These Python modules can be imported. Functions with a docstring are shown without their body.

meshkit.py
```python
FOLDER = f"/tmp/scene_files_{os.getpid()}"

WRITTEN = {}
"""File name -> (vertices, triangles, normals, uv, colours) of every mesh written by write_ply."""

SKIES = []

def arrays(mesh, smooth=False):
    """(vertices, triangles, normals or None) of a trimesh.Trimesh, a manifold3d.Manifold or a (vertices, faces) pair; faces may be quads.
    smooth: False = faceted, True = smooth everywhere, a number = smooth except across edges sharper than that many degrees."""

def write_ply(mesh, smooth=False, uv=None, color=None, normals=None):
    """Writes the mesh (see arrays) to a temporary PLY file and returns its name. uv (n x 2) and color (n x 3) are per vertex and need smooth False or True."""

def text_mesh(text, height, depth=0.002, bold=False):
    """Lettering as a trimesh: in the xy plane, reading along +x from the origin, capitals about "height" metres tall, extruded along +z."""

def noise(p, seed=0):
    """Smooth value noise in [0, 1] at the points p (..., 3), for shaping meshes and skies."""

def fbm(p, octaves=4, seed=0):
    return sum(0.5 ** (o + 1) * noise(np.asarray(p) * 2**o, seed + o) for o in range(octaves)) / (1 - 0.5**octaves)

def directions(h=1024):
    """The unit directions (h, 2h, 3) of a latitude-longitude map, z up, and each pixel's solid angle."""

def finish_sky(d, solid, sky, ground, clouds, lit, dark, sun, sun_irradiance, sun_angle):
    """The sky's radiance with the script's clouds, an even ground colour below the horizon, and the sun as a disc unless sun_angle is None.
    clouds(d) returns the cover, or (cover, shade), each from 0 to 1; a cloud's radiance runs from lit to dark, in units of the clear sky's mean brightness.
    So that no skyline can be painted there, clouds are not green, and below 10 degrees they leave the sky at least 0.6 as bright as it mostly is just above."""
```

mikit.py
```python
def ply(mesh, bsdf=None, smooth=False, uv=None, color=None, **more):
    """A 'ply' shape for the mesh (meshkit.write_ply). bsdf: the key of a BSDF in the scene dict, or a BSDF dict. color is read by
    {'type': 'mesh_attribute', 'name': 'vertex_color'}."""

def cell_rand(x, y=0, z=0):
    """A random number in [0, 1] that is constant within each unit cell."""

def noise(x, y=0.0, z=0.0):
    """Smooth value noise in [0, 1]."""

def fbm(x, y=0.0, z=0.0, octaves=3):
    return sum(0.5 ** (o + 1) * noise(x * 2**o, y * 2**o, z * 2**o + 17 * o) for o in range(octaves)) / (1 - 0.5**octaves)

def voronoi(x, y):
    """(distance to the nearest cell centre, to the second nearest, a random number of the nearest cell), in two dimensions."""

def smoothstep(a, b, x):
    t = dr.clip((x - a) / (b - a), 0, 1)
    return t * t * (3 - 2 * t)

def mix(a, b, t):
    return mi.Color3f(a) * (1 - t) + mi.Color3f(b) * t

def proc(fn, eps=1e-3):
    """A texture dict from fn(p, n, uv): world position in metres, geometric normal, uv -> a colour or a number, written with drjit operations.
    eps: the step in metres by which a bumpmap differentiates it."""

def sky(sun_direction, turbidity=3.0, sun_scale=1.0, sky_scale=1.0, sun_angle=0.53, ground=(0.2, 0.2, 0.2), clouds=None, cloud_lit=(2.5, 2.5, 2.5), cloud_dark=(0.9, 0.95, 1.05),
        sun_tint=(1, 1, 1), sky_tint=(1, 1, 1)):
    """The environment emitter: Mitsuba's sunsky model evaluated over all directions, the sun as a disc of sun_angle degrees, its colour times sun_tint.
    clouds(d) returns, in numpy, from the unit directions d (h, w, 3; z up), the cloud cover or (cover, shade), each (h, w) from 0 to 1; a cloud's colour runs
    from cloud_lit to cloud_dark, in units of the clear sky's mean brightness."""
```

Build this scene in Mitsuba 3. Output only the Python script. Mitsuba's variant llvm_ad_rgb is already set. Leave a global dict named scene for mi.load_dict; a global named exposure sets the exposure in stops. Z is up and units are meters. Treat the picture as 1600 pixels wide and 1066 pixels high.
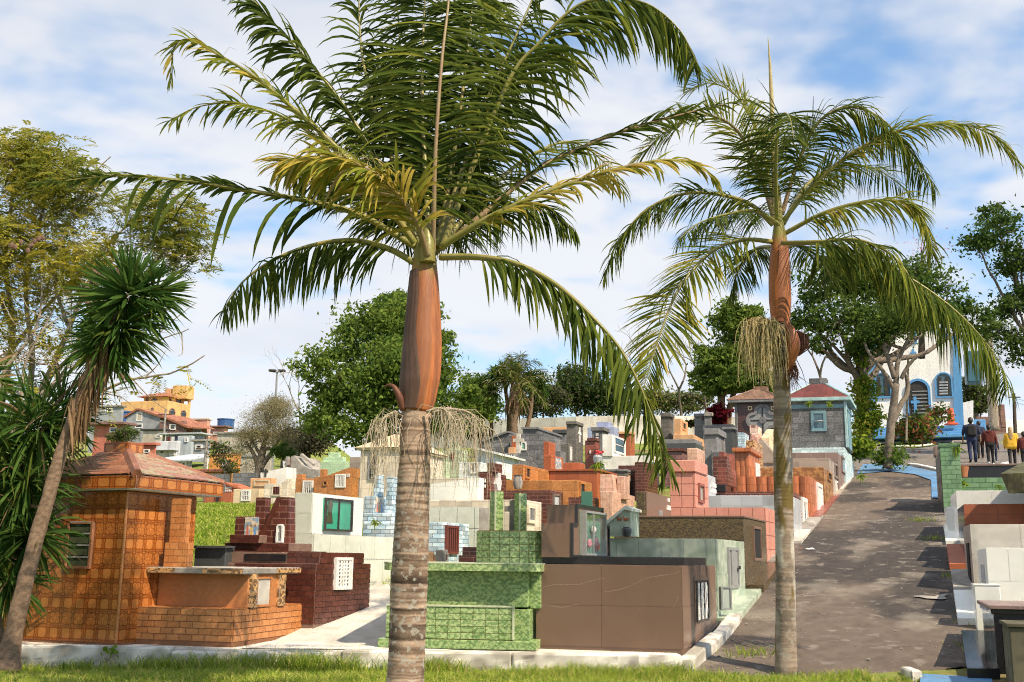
import math, random
import numpy as np, trimesh, shapely, manifold3d as m3
import drjit as dr, mitsuba as mi, mikit, meshkit
from shapely.geometry import Polygon, box as sbox
from mikit import noise, fbm, smoothstep, mix, cell_rand

T = mi.ScalarTransform4f
R = np.random.default_rng(7)
scene, labels = {}, {}

# ---------------------------------------------------------------- camera, sky, exposure
FOC, PITCH, ROLL, EYE = 1700.0, math.radians(11.28), math.radians(0.6), np.array([0, 0, 1.5])
_f = np.array([0, math.cos(PITCH), math.sin(PITCH)]); _u0 = np.array([0, -math.sin(PITCH), math.cos(PITCH)]); _r0 = np.array([1.0, 0, 0])
UP = _u0 * math.cos(ROLL) - _r0 * math.sin(ROLL)
RT = _r0 * math.cos(ROLL) + _u0 * math.sin(ROLL)
scene['camera'] = {'type': 'perspective', 'fov': math.degrees(2 * math.atan(800 / FOC)), 'fov_axis': 'x', 'near_clip': 0.1, 'far_clip': 5000.0,
                   'to_world': T().look_at(origin=EYE.tolist(), target=(EYE + _f).tolist(), up=UP.tolist())}
exposure = 2.3


def clouds(d):
    e = np.maximum(d[..., 2], 0.03)
    q = np.stack([d[..., 0] / (e + 0.18), d[..., 1] / (e + 0.18), np.zeros_like(e)], -1)
    warp = meshkit.fbm(q * 1.3 + 5, 3, 3)[..., None] - 0.5
    a = meshkit.fbm(q * np.array([1.5, 2.3, 1]) + warp * 1.2 + 11, 6, 1)
    b = meshkit.fbm(q * np.array([7.5, 12.0, 1]) + warp * 2.5 + 3, 5, 2)
    low = np.clip(1 - e / 0.42, 0, 1)
    side = np.clip(0.10 - d[..., 0] * 0.22, -0.12, 0.14)
    c = a * 0.62 + b * 0.44 + low * 0.10 + side
    cover = np.clip((c - 0.455) / 0.26, 0, 1)
    cover = cover * cover * (3 - 2 * cover) * 0.90
    return cover, np.clip((meshkit.fbm(q * 3.1 + 31, 4, 9) - 0.40) * 1.6, 0, 0.75)


SUN = np.array([0.57, -0.61, 0.86])
scene['sky_light'] = mikit.sky(SUN.tolist(), turbidity=3, sun_scale=0.88, clouds=clouds, cloud_lit=(1.62, 1.62, 1.66), cloud_dark=(1.28, 1.35, 1.48), ground=(0.16, 0.15, 0.11), sky_tint=(1.42, 1.38, 1.30))


# ---------------------------------------------------------------- pixel rays to world points
def ray(px, py):
    return RT * ((px - 800) / FOC) + UP * ((533 - py) / FOC) + _f


def at(px, py, Y):
    r = ray(px, py)
    return EYE + r * (Y / r[1])


def to_plane(px, py, a, b, c):
    """the point of the pixel's ray on z = a x + b y + c"""
    r = ray(px, py)
    t = (a * EYE[0] + b * EYE[1] + c - EYE[2]) / (r[2] - a * r[0] - b * r[1])
    return EYE + r * t


PATH = (0.052, 0.143, -2.22)
FIELD = (0.052, 0.143, -1.945)
gp = lambda px, py: to_plane(px, py, *PATH)
gf = lambda px, py: to_plane(px, py, *FIELD)
YAW, SIDE = 14.0, 21.5


# ---------------------------------------------------------------- materials
PAL, TAB = {}, []


def pal(name, c, c2=None, amt=0.35, freq=6.0, sharp=0.3, tile=None, gap=0.008, grout=(0.3, 0.28, 0.25), off=0.0, var=0.18, rough=0.55, dirt=0.25):
    """one row of the masonry table: base colour, mottle colour, tile size and joint of far-off tiling, gloss, dirt"""
    c2 = c2 if c2 is not None else tuple(0.6 * x for x in c)
    tw, th = tile if tile else (500.0, 500.0)
    PAL[name] = len(TAB)
    TAB.append([*c, *c2, amt, freq, sharp, tw, th, gap if tile else 0.0, *grout, off, var if tile else 0.0, rough, dirt])


W_ = dict(rough=0.6, dirt=0.3)
pal('white_plaster', (0.74, 0.73, 0.69), (0.42, 0.40, 0.35), 0.3, 2.0, 0.25, **W_)
pal('old_white_wall', (0.78, 0.75, 0.68), (0.40, 0.37, 0.31), 0.55, 0.8, 0.25, rough=0.8, dirt=0.45)
pal('kerb_white', (0.66, 0.64, 0.58), (0.24, 0.22, 0.18), 0.85, 3.2, 0.18, rough=0.8, dirt=0.6)
pal('blue_paint', (0.085, 0.225, 0.42), (0.12, 0.17, 0.24), 0.7, 3.0, 0.2, rough=0.55, dirt=0.25)
pal('chapel_white', (0.80, 0.80, 0.78), (0.66, 0.66, 0.64), 0.3, 0.7, 0.5, rough=0.7, dirt=0.12)
pal('chapel_blue', (0.10, 0.30, 0.58), (0.08, 0.24, 0.46), 0.3, 2.0, 0.4, rough=0.5, dirt=0.15)
pal('teal_trim', (0.15, 0.28, 0.33), (0.10, 0.18, 0.21), 0.4, 4, 0.4)
pal('aqua_trim', (0.33, 0.52, 0.55), (0.20, 0.34, 0.36), 0.4, 4, 0.4, tile=(0.22, 0.16))
pal('brown_panel', (0.150, 0.093, 0.066), (0.20, 0.135, 0.10), 0.30, 1.2, 0.35, rough=0.30, dirt=0.10)
pal('brown_vein', (0.36, 0.28, 0.22), None, 0.2, 8, rough=0.35)
pal('black_granite', (0.012, 0.012, 0.014), (0.03, 0.03, 0.035), 0.5, 90, 0.3, rough=0.13, dirt=0.05)
pal('charcoal_granite', (0.045, 0.05, 0.052), (0.10, 0.11, 0.11), 0.5, 60, 0.3, rough=0.3, dirt=0.15)
pal('gold_granite', (0.115, 0.082, 0.036), (0.022, 0.016, 0.011), 0.80, 44, 0.14, rough=0.26, dirt=0.08)
pal('green_marble', (0.40, 0.46, 0.37), (0.17, 0.24, 0.17), 0.55, 4.5, 0.16, rough=0.28, dirt=0.12)
pal('pale_marble', (0.60, 0.62, 0.54), (0.42, 0.46, 0.38), 0.35, 6, 0.2, rough=0.22, dirt=0.10)
pal('white_tile', (0.74, 0.75, 0.71), (0.58, 0.60, 0.56), 0.25, 5, 0.3, rough=0.22, dirt=0.1)
pal('maroon_brick', (0.085, 0.026, 0.019), (0.045, 0.016, 0.012), 0.5, 9, 0.3, rough=0.24, dirt=0.12)
pal('maroon_brick_b', (0.110, 0.036, 0.025), (0.06, 0.02, 0.015), 0.5, 9, 0.3, rough=0.24, dirt=0.12)
pal('maroon_grout', (0.20, 0.125, 0.095), (0.12, 0.07, 0.05), 0.5, 9, 0.3, rough=0.8)
pal('orange_brick', (0.47, 0.195, 0.066), (0.34, 0.125, 0.04), 0.55, 40, 0.3, rough=0.30, dirt=0.12)
pal('orange_brick_b', (0.53, 0.235, 0.085), (0.38, 0.15, 0.05), 0.55, 40, 0.3, rough=0.30, dirt=0.12)
pal('orange_grout', (0.26, 0.12, 0.06), None, 0.4, 9, rough=0.85)
pal('orange_wall', (0.46, 0.19, 0.068), (0.34, 0.13, 0.045), 0.6, 30, 0.35, rough=0.45, dirt=0.2)
pal('leopard_tile', (0.55, 0.32, 0.14), (0.07, 0.04, 0.02), 0.85, 26, 0.06, tile=(0.28, 0.5), rough=0.35)
pal('concrete', (0.33, 0.31, 0.28), (0.17, 0.16, 0.14), 0.6, 5, 0.25, rough=0.85, dirt=0.5)
pal('pale_concrete', (0.50, 0.48, 0.43), (0.30, 0.28, 0.24), 0.5, 4, 0.25, rough=0.85, dirt=0.4)
pal('green_tile', (0.37, 0.47, 0.22), (0.045, 0.14, 0.04), 0.60, 34, 0.10, rough=0.20, dirt=0.1)
pal('green_tile_b', (0.29, 0.39, 0.17), (0.035, 0.12, 0.03), 0.66, 34, 0.10, rough=0.20, dirt=0.1)
pal('green_grout', (0.30, 0.22, 0.08), None, 0.4, 9, rough=0.85)
pal('green_trim', (0.45, 0.50, 0.34), (0.3, 0.35, 0.2), 0.3, 9, rough=0.5)
pal('rust_roof_tile', (0.27, 0.105, 0.058), (0.15, 0.068, 0.045), 0.6, 9, 0.25, rough=0.4, dirt=0.2)
pal('mossy_roof_tile', (0.29, 0.245, 0.16), (0.28, 0.12, 0.075), 0.6, 12, 0.2, rough=0.5, dirt=0.3)
pal('rust_roof_tile_b', (0.33, 0.15, 0.09), (0.18, 0.085, 0.055), 0.6, 9, 0.25, rough=0.35, dirt=0.2)
pal('roof_grout', (0.09, 0.06, 0.045), None, 0.3, 9, rough=0.9)
pal('blue_brick', (0.36, 0.52, 0.62), (0.60, 0.66, 0.68), 0.7, 7, 0.2, tile=(0.20, 0.085), gap=0.012, grout=(0.14, 0.16, 0.18), off=0.5, var=0.35, rough=0.4)
pal('ice_brick', (0.52, 0.64, 0.66), (0.40, 0.52, 0.55), 0.5, 7, 0.3, tile=(0.34, 0.12), gap=0.02, grout=(0.26, 0.40, 0.44), off=0.5, var=0.2, rough=0.4)
pal('pink_tile', (0.58, 0.265, 0.20), (0.50, 0.21, 0.155), 0.4, 7, 0.3, rough=0.35, dirt=0.15)
pal('pink_grout', (0.26, 0.10, 0.08), None, 0.4, 9, rough=0.85)
pal('pale_pink_tile', (0.62, 0.40, 0.30), (0.44, 0.24, 0.17), 0.6, 14, 0.2, tile=(0.18, 0.3), gap=0.008, grout=(0.33, 0.22, 0.16), var=0.1, rough=0.4)
pal('burnt_orange_tile', (0.40, 0.135, 0.055), (0.29, 0.085, 0.03), 0.4, 3, 0.4, tile=(0.26, 0.26), gap=0.010, grout=(0.16, 0.055, 0.02), var=0.2, rough=0.28, dirt=0.15)
pal('mottled_orange', (0.46, 0.205, 0.070), (0.32, 0.115, 0.032), 0.7, 20, 0.2, tile=(0.34, 0.34), gap=0.008, grout=(0.2, 0.08, 0.02), var=0.15, rough=0.35)
pal('red_orange', (0.38, 0.11, 0.045), (0.30, 0.08, 0.03), 0.4, 4, 0.4, tile=(0.34, 0.42), gap=0.008, grout=(0.16, 0.05, 0.02), var=0.1, rough=0.3)
pal('grey_brick', (0.165, 0.17, 0.18), (0.085, 0.09, 0.095), 0.65, 16, 0.2, tile=(0.40, 0.2), gap=0.018, grout=(0.07, 0.07, 0.075), off=0.5, var=0.3, rough=0.6)
pal('grey_slate', (0.15, 0.155, 0.16), (0.06, 0.062, 0.065), 0.75, 22, 0.2, tile=(0.44, 0.24), gap=0.02, grout=(0.06, 0.06, 0.065), off=0.5, var=0.35, rough=0.5)
pal('dark_maroon_tile', (0.075, 0.030, 0.028), (0.05, 0.02, 0.02), 0.5, 10, 0.3, tile=(0.2, 0.08), gap=0.01, grout=(0.15, 0.10, 0.085), off=0.5, rough=0.3)
pal('far_maroon', (0.11, 0.036, 0.026), (0.06, 0.02, 0.015), 0.5, 8, 0.3, tile=(0.24, 0.10), gap=0.012, grout=(0.22, 0.12, 0.09), off=0.5, var=0.25, rough=0.3)
pal('red_brick_tile', (0.24, 0.065, 0.045), (0.16, 0.04, 0.03), 0.5, 8, 0.3, tile=(0.24, 0.10), gap=0.012, grout=(0.26, 0.13, 0.10), off=0.5, var=0.25, rough=0.35)
pal('mauve_brick', (0.20, 0.10, 0.095), (0.12, 0.06, 0.055), 0.5, 8, 0.3, tile=(0.24, 0.10), gap=0.012, grout=(0.26, 0.16, 0.14), off=0.5, var=0.25, rough=0.4)
pal('mauve_brown', (0.21, 0.145, 0.125), (0.14, 0.10, 0.085), 0.4, 5, 0.3, tile=(0.5, 0.5), rough=0.4)
pal('taupe', (0.31, 0.255, 0.21), (0.22, 0.18, 0.15), 0.4, 5, 0.3, tile=(0.55, 0.6), rough=0.5)
pal('tan_floral', (0.36, 0.19, 0.07), (0.16, 0.065, 0.025), 0.75, 9, 0.12, tile=(0.30, 0.30), gap=0.008, grout=(0.16, 0.08, 0.03), rough=0.3)
pal('cream', (0.62, 0.50, 0.33), (0.50, 0.39, 0.25), 0.4, 4, 0.3, rough=0.6)
pal('cream_stone', (0.66, 0.59, 0.48), (0.46, 0.38, 0.28), 0.4, 5, 0.25, tile=(0.4, 0.28), gap=0.008, grout=(0.36, 0.31, 0.25), rough=0.5)
pal('peach', (0.60, 0.35, 0.18), (0.5, 0.28, 0.14), 0.3, 3, 0.4, rough=0.6)
pal('light_grey', (0.42, 0.45, 0.48), (0.33, 0.36, 0.38), 0.3, 3, 0.4, tile=(0.5, 0.4), gap=0.006, grout=(0.3, 0.32, 0.34), rough=0.3)
pal('mint', (0.40, 0.55, 0.36), (0.3, 0.42, 0.27), 0.4, 5, 0.3, tile=(0.24, 0.11), gap=0.010, grout=(0.24, 0.34, 0.22), off=0.5, rough=0.4)
pal('mint_plank', (0.46, 0.54, 0.38), (0.36, 0.43, 0.3), 0.3, 5, 0.3, tile=(3.0, 0.12), gap=0.012, grout=(0.26, 0.33, 0.22), rough=0.5)
pal('white_plank', (0.66, 0.71, 0.70), (0.5, 0.56, 0.56), 0.3, 5, 0.3, tile=(3.0, 0.12), gap=0.012, grout=(0.40, 0.46, 0.46), rough=0.5)
pal('lavender', (0.30, 0.34, 0.50), (0.24, 0.27, 0.4), 0.3, 4, 0.3, rough=0.5)
pal('stone_pillar', (0.135, 0.125, 0.11), (0.07, 0.065, 0.06), 0.6, 9, 0.2, tile=(0.32, 0.45), gap=0.012, grout=(0.06, 0.055, 0.05), rough=0.6)
pal('grey_stone', (0.20, 0.20, 0.205), (0.12, 0.12, 0.125), 0.55, 8, 0.25, rough=0.6, dirt=0.4)
pal('checker_pink', (0.62, 0.44, 0.36), (0.36, 0.12, 0.08), 0.7, 5, 0.05, tile=(0.18, 0.18), var=0.5, rough=0.4)
pal('orange_red_wall', (0.36, 0.11, 0.05), (0.26, 0.08, 0.035), 0.4, 4, 0.3, rough=0.6)
pal('teal_board', (0.055, 0.17, 0.13), (0.04, 0.12, 0.09), 0.4, 3, 0.4, rough=0.5)
pal('teal_inside', (0.045, 0.40, 0.26), (0.03, 0.28, 0.18), 0.4, 2.5, 0.4, rough=0.4)
pal('aqua_inside', (0.16, 0.32, 0.25), (0.10, 0.22, 0.17), 0.4, 2.5, 0.4, rough=0.4)
pal('dark_void', (0.016, 0.015, 0.015), (0.03, 0.028, 0.026), 0.3, 4, 0.4, rough=0.8, dirt=0.0)
pal('white_metal', (0.72, 0.72, 0.70), (0.50, 0.42, 0.34), 0.25, 9, 0.15, rough=0.4, dirt=0.1)
pal('dark_metal', (0.035, 0.034, 0.034), (0.06, 0.045, 0.035), 0.4, 9, 0.2, rough=0.4, dirt=0.1)
pal('grey_metal', (0.26, 0.27, 0.27), (0.17, 0.17, 0.17), 0.3, 9, 0.3, rough=0.35, dirt=0.1)
pal('rust_bars', (0.14, 0.035, 0.028), (0.09, 0.03, 0.02), 0.4, 9, 0.3, rough=0.5)
pal('dark_pane', (0.03, 0.04, 0.045), (0.05, 0.06, 0.065), 0.3, 2, 0.4, rough=0.08, dirt=0.0)
pal('blue_pane', (0.06, 0.115, 0.15), (0.10, 0.16, 0.20), 0.4, 1.5, 0.3, rough=0.08, dirt=0.0)
pal('louver_glass', (0.075, 0.09, 0.05), (0.035, 0.045, 0.03), 0.5, 7, 0.2, rough=0.10, dirt=0.0)
pal('olive_concrete', (0.11, 0.10, 0.065), (0.05, 0.048, 0.03), 0.7, 5, 0.2, rough=0.9, dirt=0.6)
pal('terracotta', (0.32, 0.13, 0.075), (0.22, 0.09, 0.05), 0.5, 6, 0.3, tile=(0.25, 0.4), gap=0.03, grout=(0.12, 0.05, 0.03), rough=0.7)
pal('red_shingle', (0.15, 0.036, 0.026), (0.09, 0.03, 0.024), 0.5, 7, 0.25, tile=(0.2, 0.2), gap=0.012, grout=(0.1, 0.03, 0.025), rough=0.5)
pal('brown_shingle', (0.21, 0.115, 0.072), (0.12, 0.075, 0.05), 0.6, 7, 0.25, tile=(0.2, 0.2), gap=0.012, grout=(0.09, 0.05, 0.035), rough=0.6)
pal('house_yellow', (0.68, 0.42, 0.17), (0.58, 0.35, 0.14), 0.3, 0.4, 0.4, rough=0.7)
pal('house_orange', (0.60, 0.27, 0.07), (0.5, 0.22, 0.05), 0.3, 0.6, 0.4, rough=0.7)
pal('house_grey', (0.32, 0.345, 0.37), (0.24, 0.26, 0.28), 0.4, 0.5, 0.3, rough=0.8, dirt=0.4)
pal('light_grey_plain', (0.42, 0.47, 0.50), (0.32, 0.36, 0.38), 0.4, 0.6, 0.3, rough=0.7, dirt=0.3)
pal('house_white', (0.58, 0.61, 0.64), (0.44, 0.46, 0.48), 0.3, 0.5, 0.3, rough=0.8, dirt=0.35)
pal('house_cream', (0.52, 0.48, 0.40), (0.36, 0.33, 0.27), 0.5, 0.7, 0.25, rough=0.8, dirt=0.5)
pal('house_pink', (0.58, 0.31, 0.22), (0.5, 0.26, 0.18), 0.3, 0.6, 0.4, rough=0.8)
pal('house_coral', (0.46, 0.155, 0.11), (0.38, 0.13, 0.09), 0.3, 0.6, 0.4, rough=0.8)
pal('house_brick', (0.22, 0.115, 0.095), (0.15, 0.08, 0.07), 0.5, 2, 0.3, tile=(0.4, 0.25), gap=0.03, grout=(0.2, 0.17, 0.15), off=0.5, rough=0.9)
pal('tank_blue', (0.03, 0.10, 0.28), None, 0.2, 2, rough=0.4)
pal('cooler_teal', (0.055, 0.15, 0.20), (0.04, 0.10, 0.14), 0.4, 2, rough=0.5)
pal('traffic_orange', (0.60, 0.095, 0.03), (0.5, 0.08, 0.025), 0.3, 5, rough=0.4)
pal('bark_grey', (0.20, 0.165, 0.13), (0.10, 0.082, 0.064), 0.7, 14, 0.2, rough=0.9, dirt=0.3)
pal('bark_pale', (0.33, 0.285, 0.225), (0.18, 0.15, 0.115), 0.7, 12, 0.2, rough=0.9, dirt=0.2)
pal('bark_dark', (0.085, 0.066, 0.05), (0.045, 0.035, 0.028), 0.6, 12, 0.2, rough=0.9)
pal('bark_yucca', (0.22, 0.15, 0.10), (0.115, 0.075, 0.05), 0.8, 26, 0.2, rough=0.9, dirt=0.3)
pal('shaded_old_sheath', (0.105, 0.056, 0.040), (0.062, 0.038, 0.029), 0.6, 5, 0.3, rough=0.6, dirt=0.35)  # older sheath brown, darkened to carry the shade of the crown's left side
pal('twig_pale', (0.42, 0.36, 0.26), (0.30, 0.25, 0.17), 0.5, 9, rough=0.8)
pal('spathe', (0.36, 0.125, 0.05), (0.24, 0.07, 0.03), 0.6, 12, 0.3, rough=0.4)
pal('spathe_dark', (0.16, 0.06, 0.035), (0.10, 0.04, 0.025), 0.6, 12, 0.3, rough=0.6)
pal('tassel', (0.46, 0.38, 0.19), (0.33, 0.27, 0.13), 0.5, 20, rough=0.8)
pal('rachis_green', (0.20, 0.20, 0.05), (0.30, 0.23, 0.07), 0.5, 5, 0.3, rough=0.4)
pal('rachis_brown', (0.24, 0.155, 0.085), (0.30, 0.25, 0.12), 0.6, 4, 0.3, rough=0.5)
pal('pod', (0.17, 0.095, 0.065), (0.11, 0.06, 0.045), 0.5, 30, rough=0.7)
pal('skin', (0.30, 0.165, 0.105), (0.26, 0.14, 0.09), 0.2, 9, rough=0.5, dirt=0)
pal('navy', (0.022, 0.028, 0.060), (0.016, 0.02, 0.045), 0.4, 12, rough=0.85, dirt=0)
pal('jeans', (0.025, 0.036, 0.085), (0.018, 0.027, 0.06), 0.4, 12, rough=0.85, dirt=0)
pal('maroon_cloth', (0.105, 0.022, 0.018), (0.07, 0.016, 0.014), 0.4, 12, rough=0.9, dirt=0)
pal('black_cloth', (0.012, 0.012, 0.014), (0.022, 0.022, 0.024), 0.4, 12, rough=0.85, dirt=0)
pal('yellow_cloth', (0.68, 0.40, 0.035), (0.54, 0.30, 0.025), 0.4, 8, rough=0.85, dirt=0)
pal('hair_dark', (0.016, 0.013, 0.011), (0.03, 0.024, 0.02), 0.4, 60, rough=0.5, dirt=0)
pal('hair_blond', (0.40, 0.27, 0.13), (0.25, 0.16, 0.075), 0.6, 40, rough=0.5, dirt=0)
pal('shoe_white', (0.62, 0.62, 0.61), (0.5, 0.5, 0.5), 0.3, 9, rough=0.6, dirt=0)
pal('shoe_brown', (0.10, 0.06, 0.04), None, 0.3, 9, rough=0.6, dirt=0)
pal('print_a', (0.60, 0.52, 0.40), (0.16, 0.28, 0.40), 0.85, 14, 0.10, rough=0.3, dirt=0.1)
pal('print_robe_red', (0.50, 0.16, 0.12), (0.40, 0.12, 0.1), 0.4, 30, rough=0.3, dirt=0)
pal('print_robe_blue', (0.16, 0.30, 0.50), (0.12, 0.22, 0.4), 0.4, 30, rough=0.3, dirt=0)
pal('print_gold', (0.55, 0.38, 0.14), (0.4, 0.26, 0.1), 0.4, 30, rough=0.3, dirt=0)
pal('statue_white', (0.62, 0.62, 0.60), (0.4, 0.4, 0.4), 0.4, 20, rough=0.5)
pal('flower_red', (0.55, 0.05, 0.05), (0.4, 0.04, 0.05), 0.4, 40, rough=0.6, dirt=0)
pal('flower_pink', (0.60, 0.22, 0.30), (0.5, 0.16, 0.24), 0.4, 40, rough=0.6, dirt=0)
pal('flower_orange', (0.50, 0.17, 0.08), (0.4, 0.12, 0.06), 0.4, 40, rough=0.6, dirt=0)
pal('pot_clay', (0.40, 0.15, 0.075), None, 0.3, 10, rough=0.8)
pal('soil', (0.07, 0.045, 0.03), (0.12, 0.08, 0.05), 0.5, 5, rough=0.95)
pal('mirror_grey', (0.30, 0.36, 0.34), (0.46, 0.52, 0.48), 0.5, 3, 0.3, rough=0.15)
pal('far_green', (0.13, 0.24, 0.13), (0.08, 0.16, 0.08), 0.5, 6, 0.3, tile=(0.34, 0.14), gap=0.014, grout=(0.06, 0.10, 0.05), off=0.5, rough=0.4)
pal('far_green_tile', (0.17, 0.31, 0.165), (0.11, 0.21, 0.11), 0.5, 6, 0.3, rough=0.3)
pal('far_green_tile_b', (0.21, 0.36, 0.20), (0.13, 0.24, 0.13), 0.5, 6, 0.3, rough=0.3)
pal('moss_tile', (0.10, 0.105, 0.045), (0.035, 0.03, 0.016), 0.8, 6, 0.2, tile=(0.12, 0.4), gap=0.01, grout=(0.03, 0.03, 0.015), rough=0.8, dirt=0.6)

_tab = np.array(TAB, np.float32)
_cols = [mi.Float(np.ascontiguousarray(_tab[:, k])) for k in range(_tab.shape[1])]


def _row(uv):
    i = mi.UInt32(dr.clip(uv.x * 256.0, 0, len(TAB) - 1))
    return lambda k: dr.gather(mi.Float, _cols[k], i)


def masonry_color(p, n, uv):
    g = _row(uv)
    flat = dr.sqrt(dr.square(n.x) + dr.square(n.y))
    side = flat > 0.5
    s = dr.select(side, (p.y * n.x - p.x * n.y) / dr.maximum(flat, 1e-3), p.x)
    h = dr.select(side, p.z, p.y)
    tw, th, gap = g(9), g(10), g(11)
    r = dr.floor(h / th)
    q = s / tw + g(15) * r
    c = dr.floor(q)
    ds, dh = (q - c) * tw, h - r * th
    joint = dr.minimum(dr.minimum(ds, tw - ds), dr.minimum(dh, th - dh))
    tint = 1 + g(16) * (cell_rand(c, r, 5) - 0.5) * 2
    f = g(7)
    m = 0.6 * noise(p.x * f, p.y * f, p.z * f) + 0.4 * noise(p.x * f * 2.3 + 7, p.y * f * 2.3, p.z * f * 2.3)
    t = g(6) * smoothstep(0.5 - g(8), 0.5 + g(8), m)
    base = mix(mi.Color3f(g(0), g(1), g(2)), mi.Color3f(g(3), g(4), g(5)), t) * tint
    base = dr.select(joint < gap * 0.5, mi.Color3f(g(12), g(13), g(14)), base)
    streak = smoothstep(0.48, 0.85, fbm(s * 3.0 + 3, h * 0.55, p.y * 0.3)) * 0.9 + 0.35 * smoothstep(0.4, 0.8, noise(p.x * 1.3, p.y * 1.3, p.z * 1.3))
    return base * (1 - dr.minimum(g(18) * 1.25, 0.9) * dr.minimum(streak, 1.0) * 0.8)


def masonry_rough(p, n, uv):
    g = _row(uv)
    return dr.clip(g(17) + 0.12 * (noise(p.x * 5, p.y * 5, p.z * 5) - 0.5), 0.05, 1.0)


scene['masonry'] = {'type': 'twosided', 'bsdf': {'type': 'principled', 'base_color': mikit.proc(masonry_color), 'roughness': mikit.proc(masonry_rough), 'specular': 0.45}}

LEAF, LTAB = {}, []


def leafcol(name, a, b):
    LEAF[name] = len(LTAB)
    LTAB.append([*a, *b])


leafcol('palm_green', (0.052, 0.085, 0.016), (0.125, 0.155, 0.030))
leafcol('palm_sunny', (0.105, 0.135, 0.020), (0.20, 0.205, 0.035))  # lighter leaf copy with sunlight put into its colour
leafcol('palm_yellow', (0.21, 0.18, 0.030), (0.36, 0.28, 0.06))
leafcol('palm_dark', (0.030, 0.052, 0.014), (0.075, 0.10, 0.024))  # darker leaf copy with crown shade put into its colour
leafcol('palm_dry', (0.30, 0.22, 0.12), (0.42, 0.33, 0.2))
leafcol('yucca_green', (0.030, 0.075, 0.016), (0.085, 0.15, 0.034))
leafcol('yucca_dead', (0.16, 0.10, 0.055), (0.27, 0.19, 0.11))
leafcol('tree_green', (0.056, 0.098, 0.020), (0.135, 0.180, 0.036))
leafcol('tree_dark', (0.020, 0.042, 0.012), (0.055, 0.085, 0.022))
leafcol('tree_mid', (0.036, 0.070, 0.015), (0.085, 0.125, 0.026))
leafcol('acacia', (0.145, 0.150, 0.024), (0.29, 0.245, 0.042))
leafcol('acacia_green', (0.075, 0.10, 0.020), (0.18, 0.17, 0.030))
leafcol('willow', (0.17, 0.155, 0.08), (0.27, 0.245, 0.14))
leafcol('dusky', (0.045, 0.045, 0.03), (0.10, 0.095, 0.06))
leafcol('fern', (0.06, 0.13, 0.015), (0.20, 0.24, 0.03))
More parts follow.
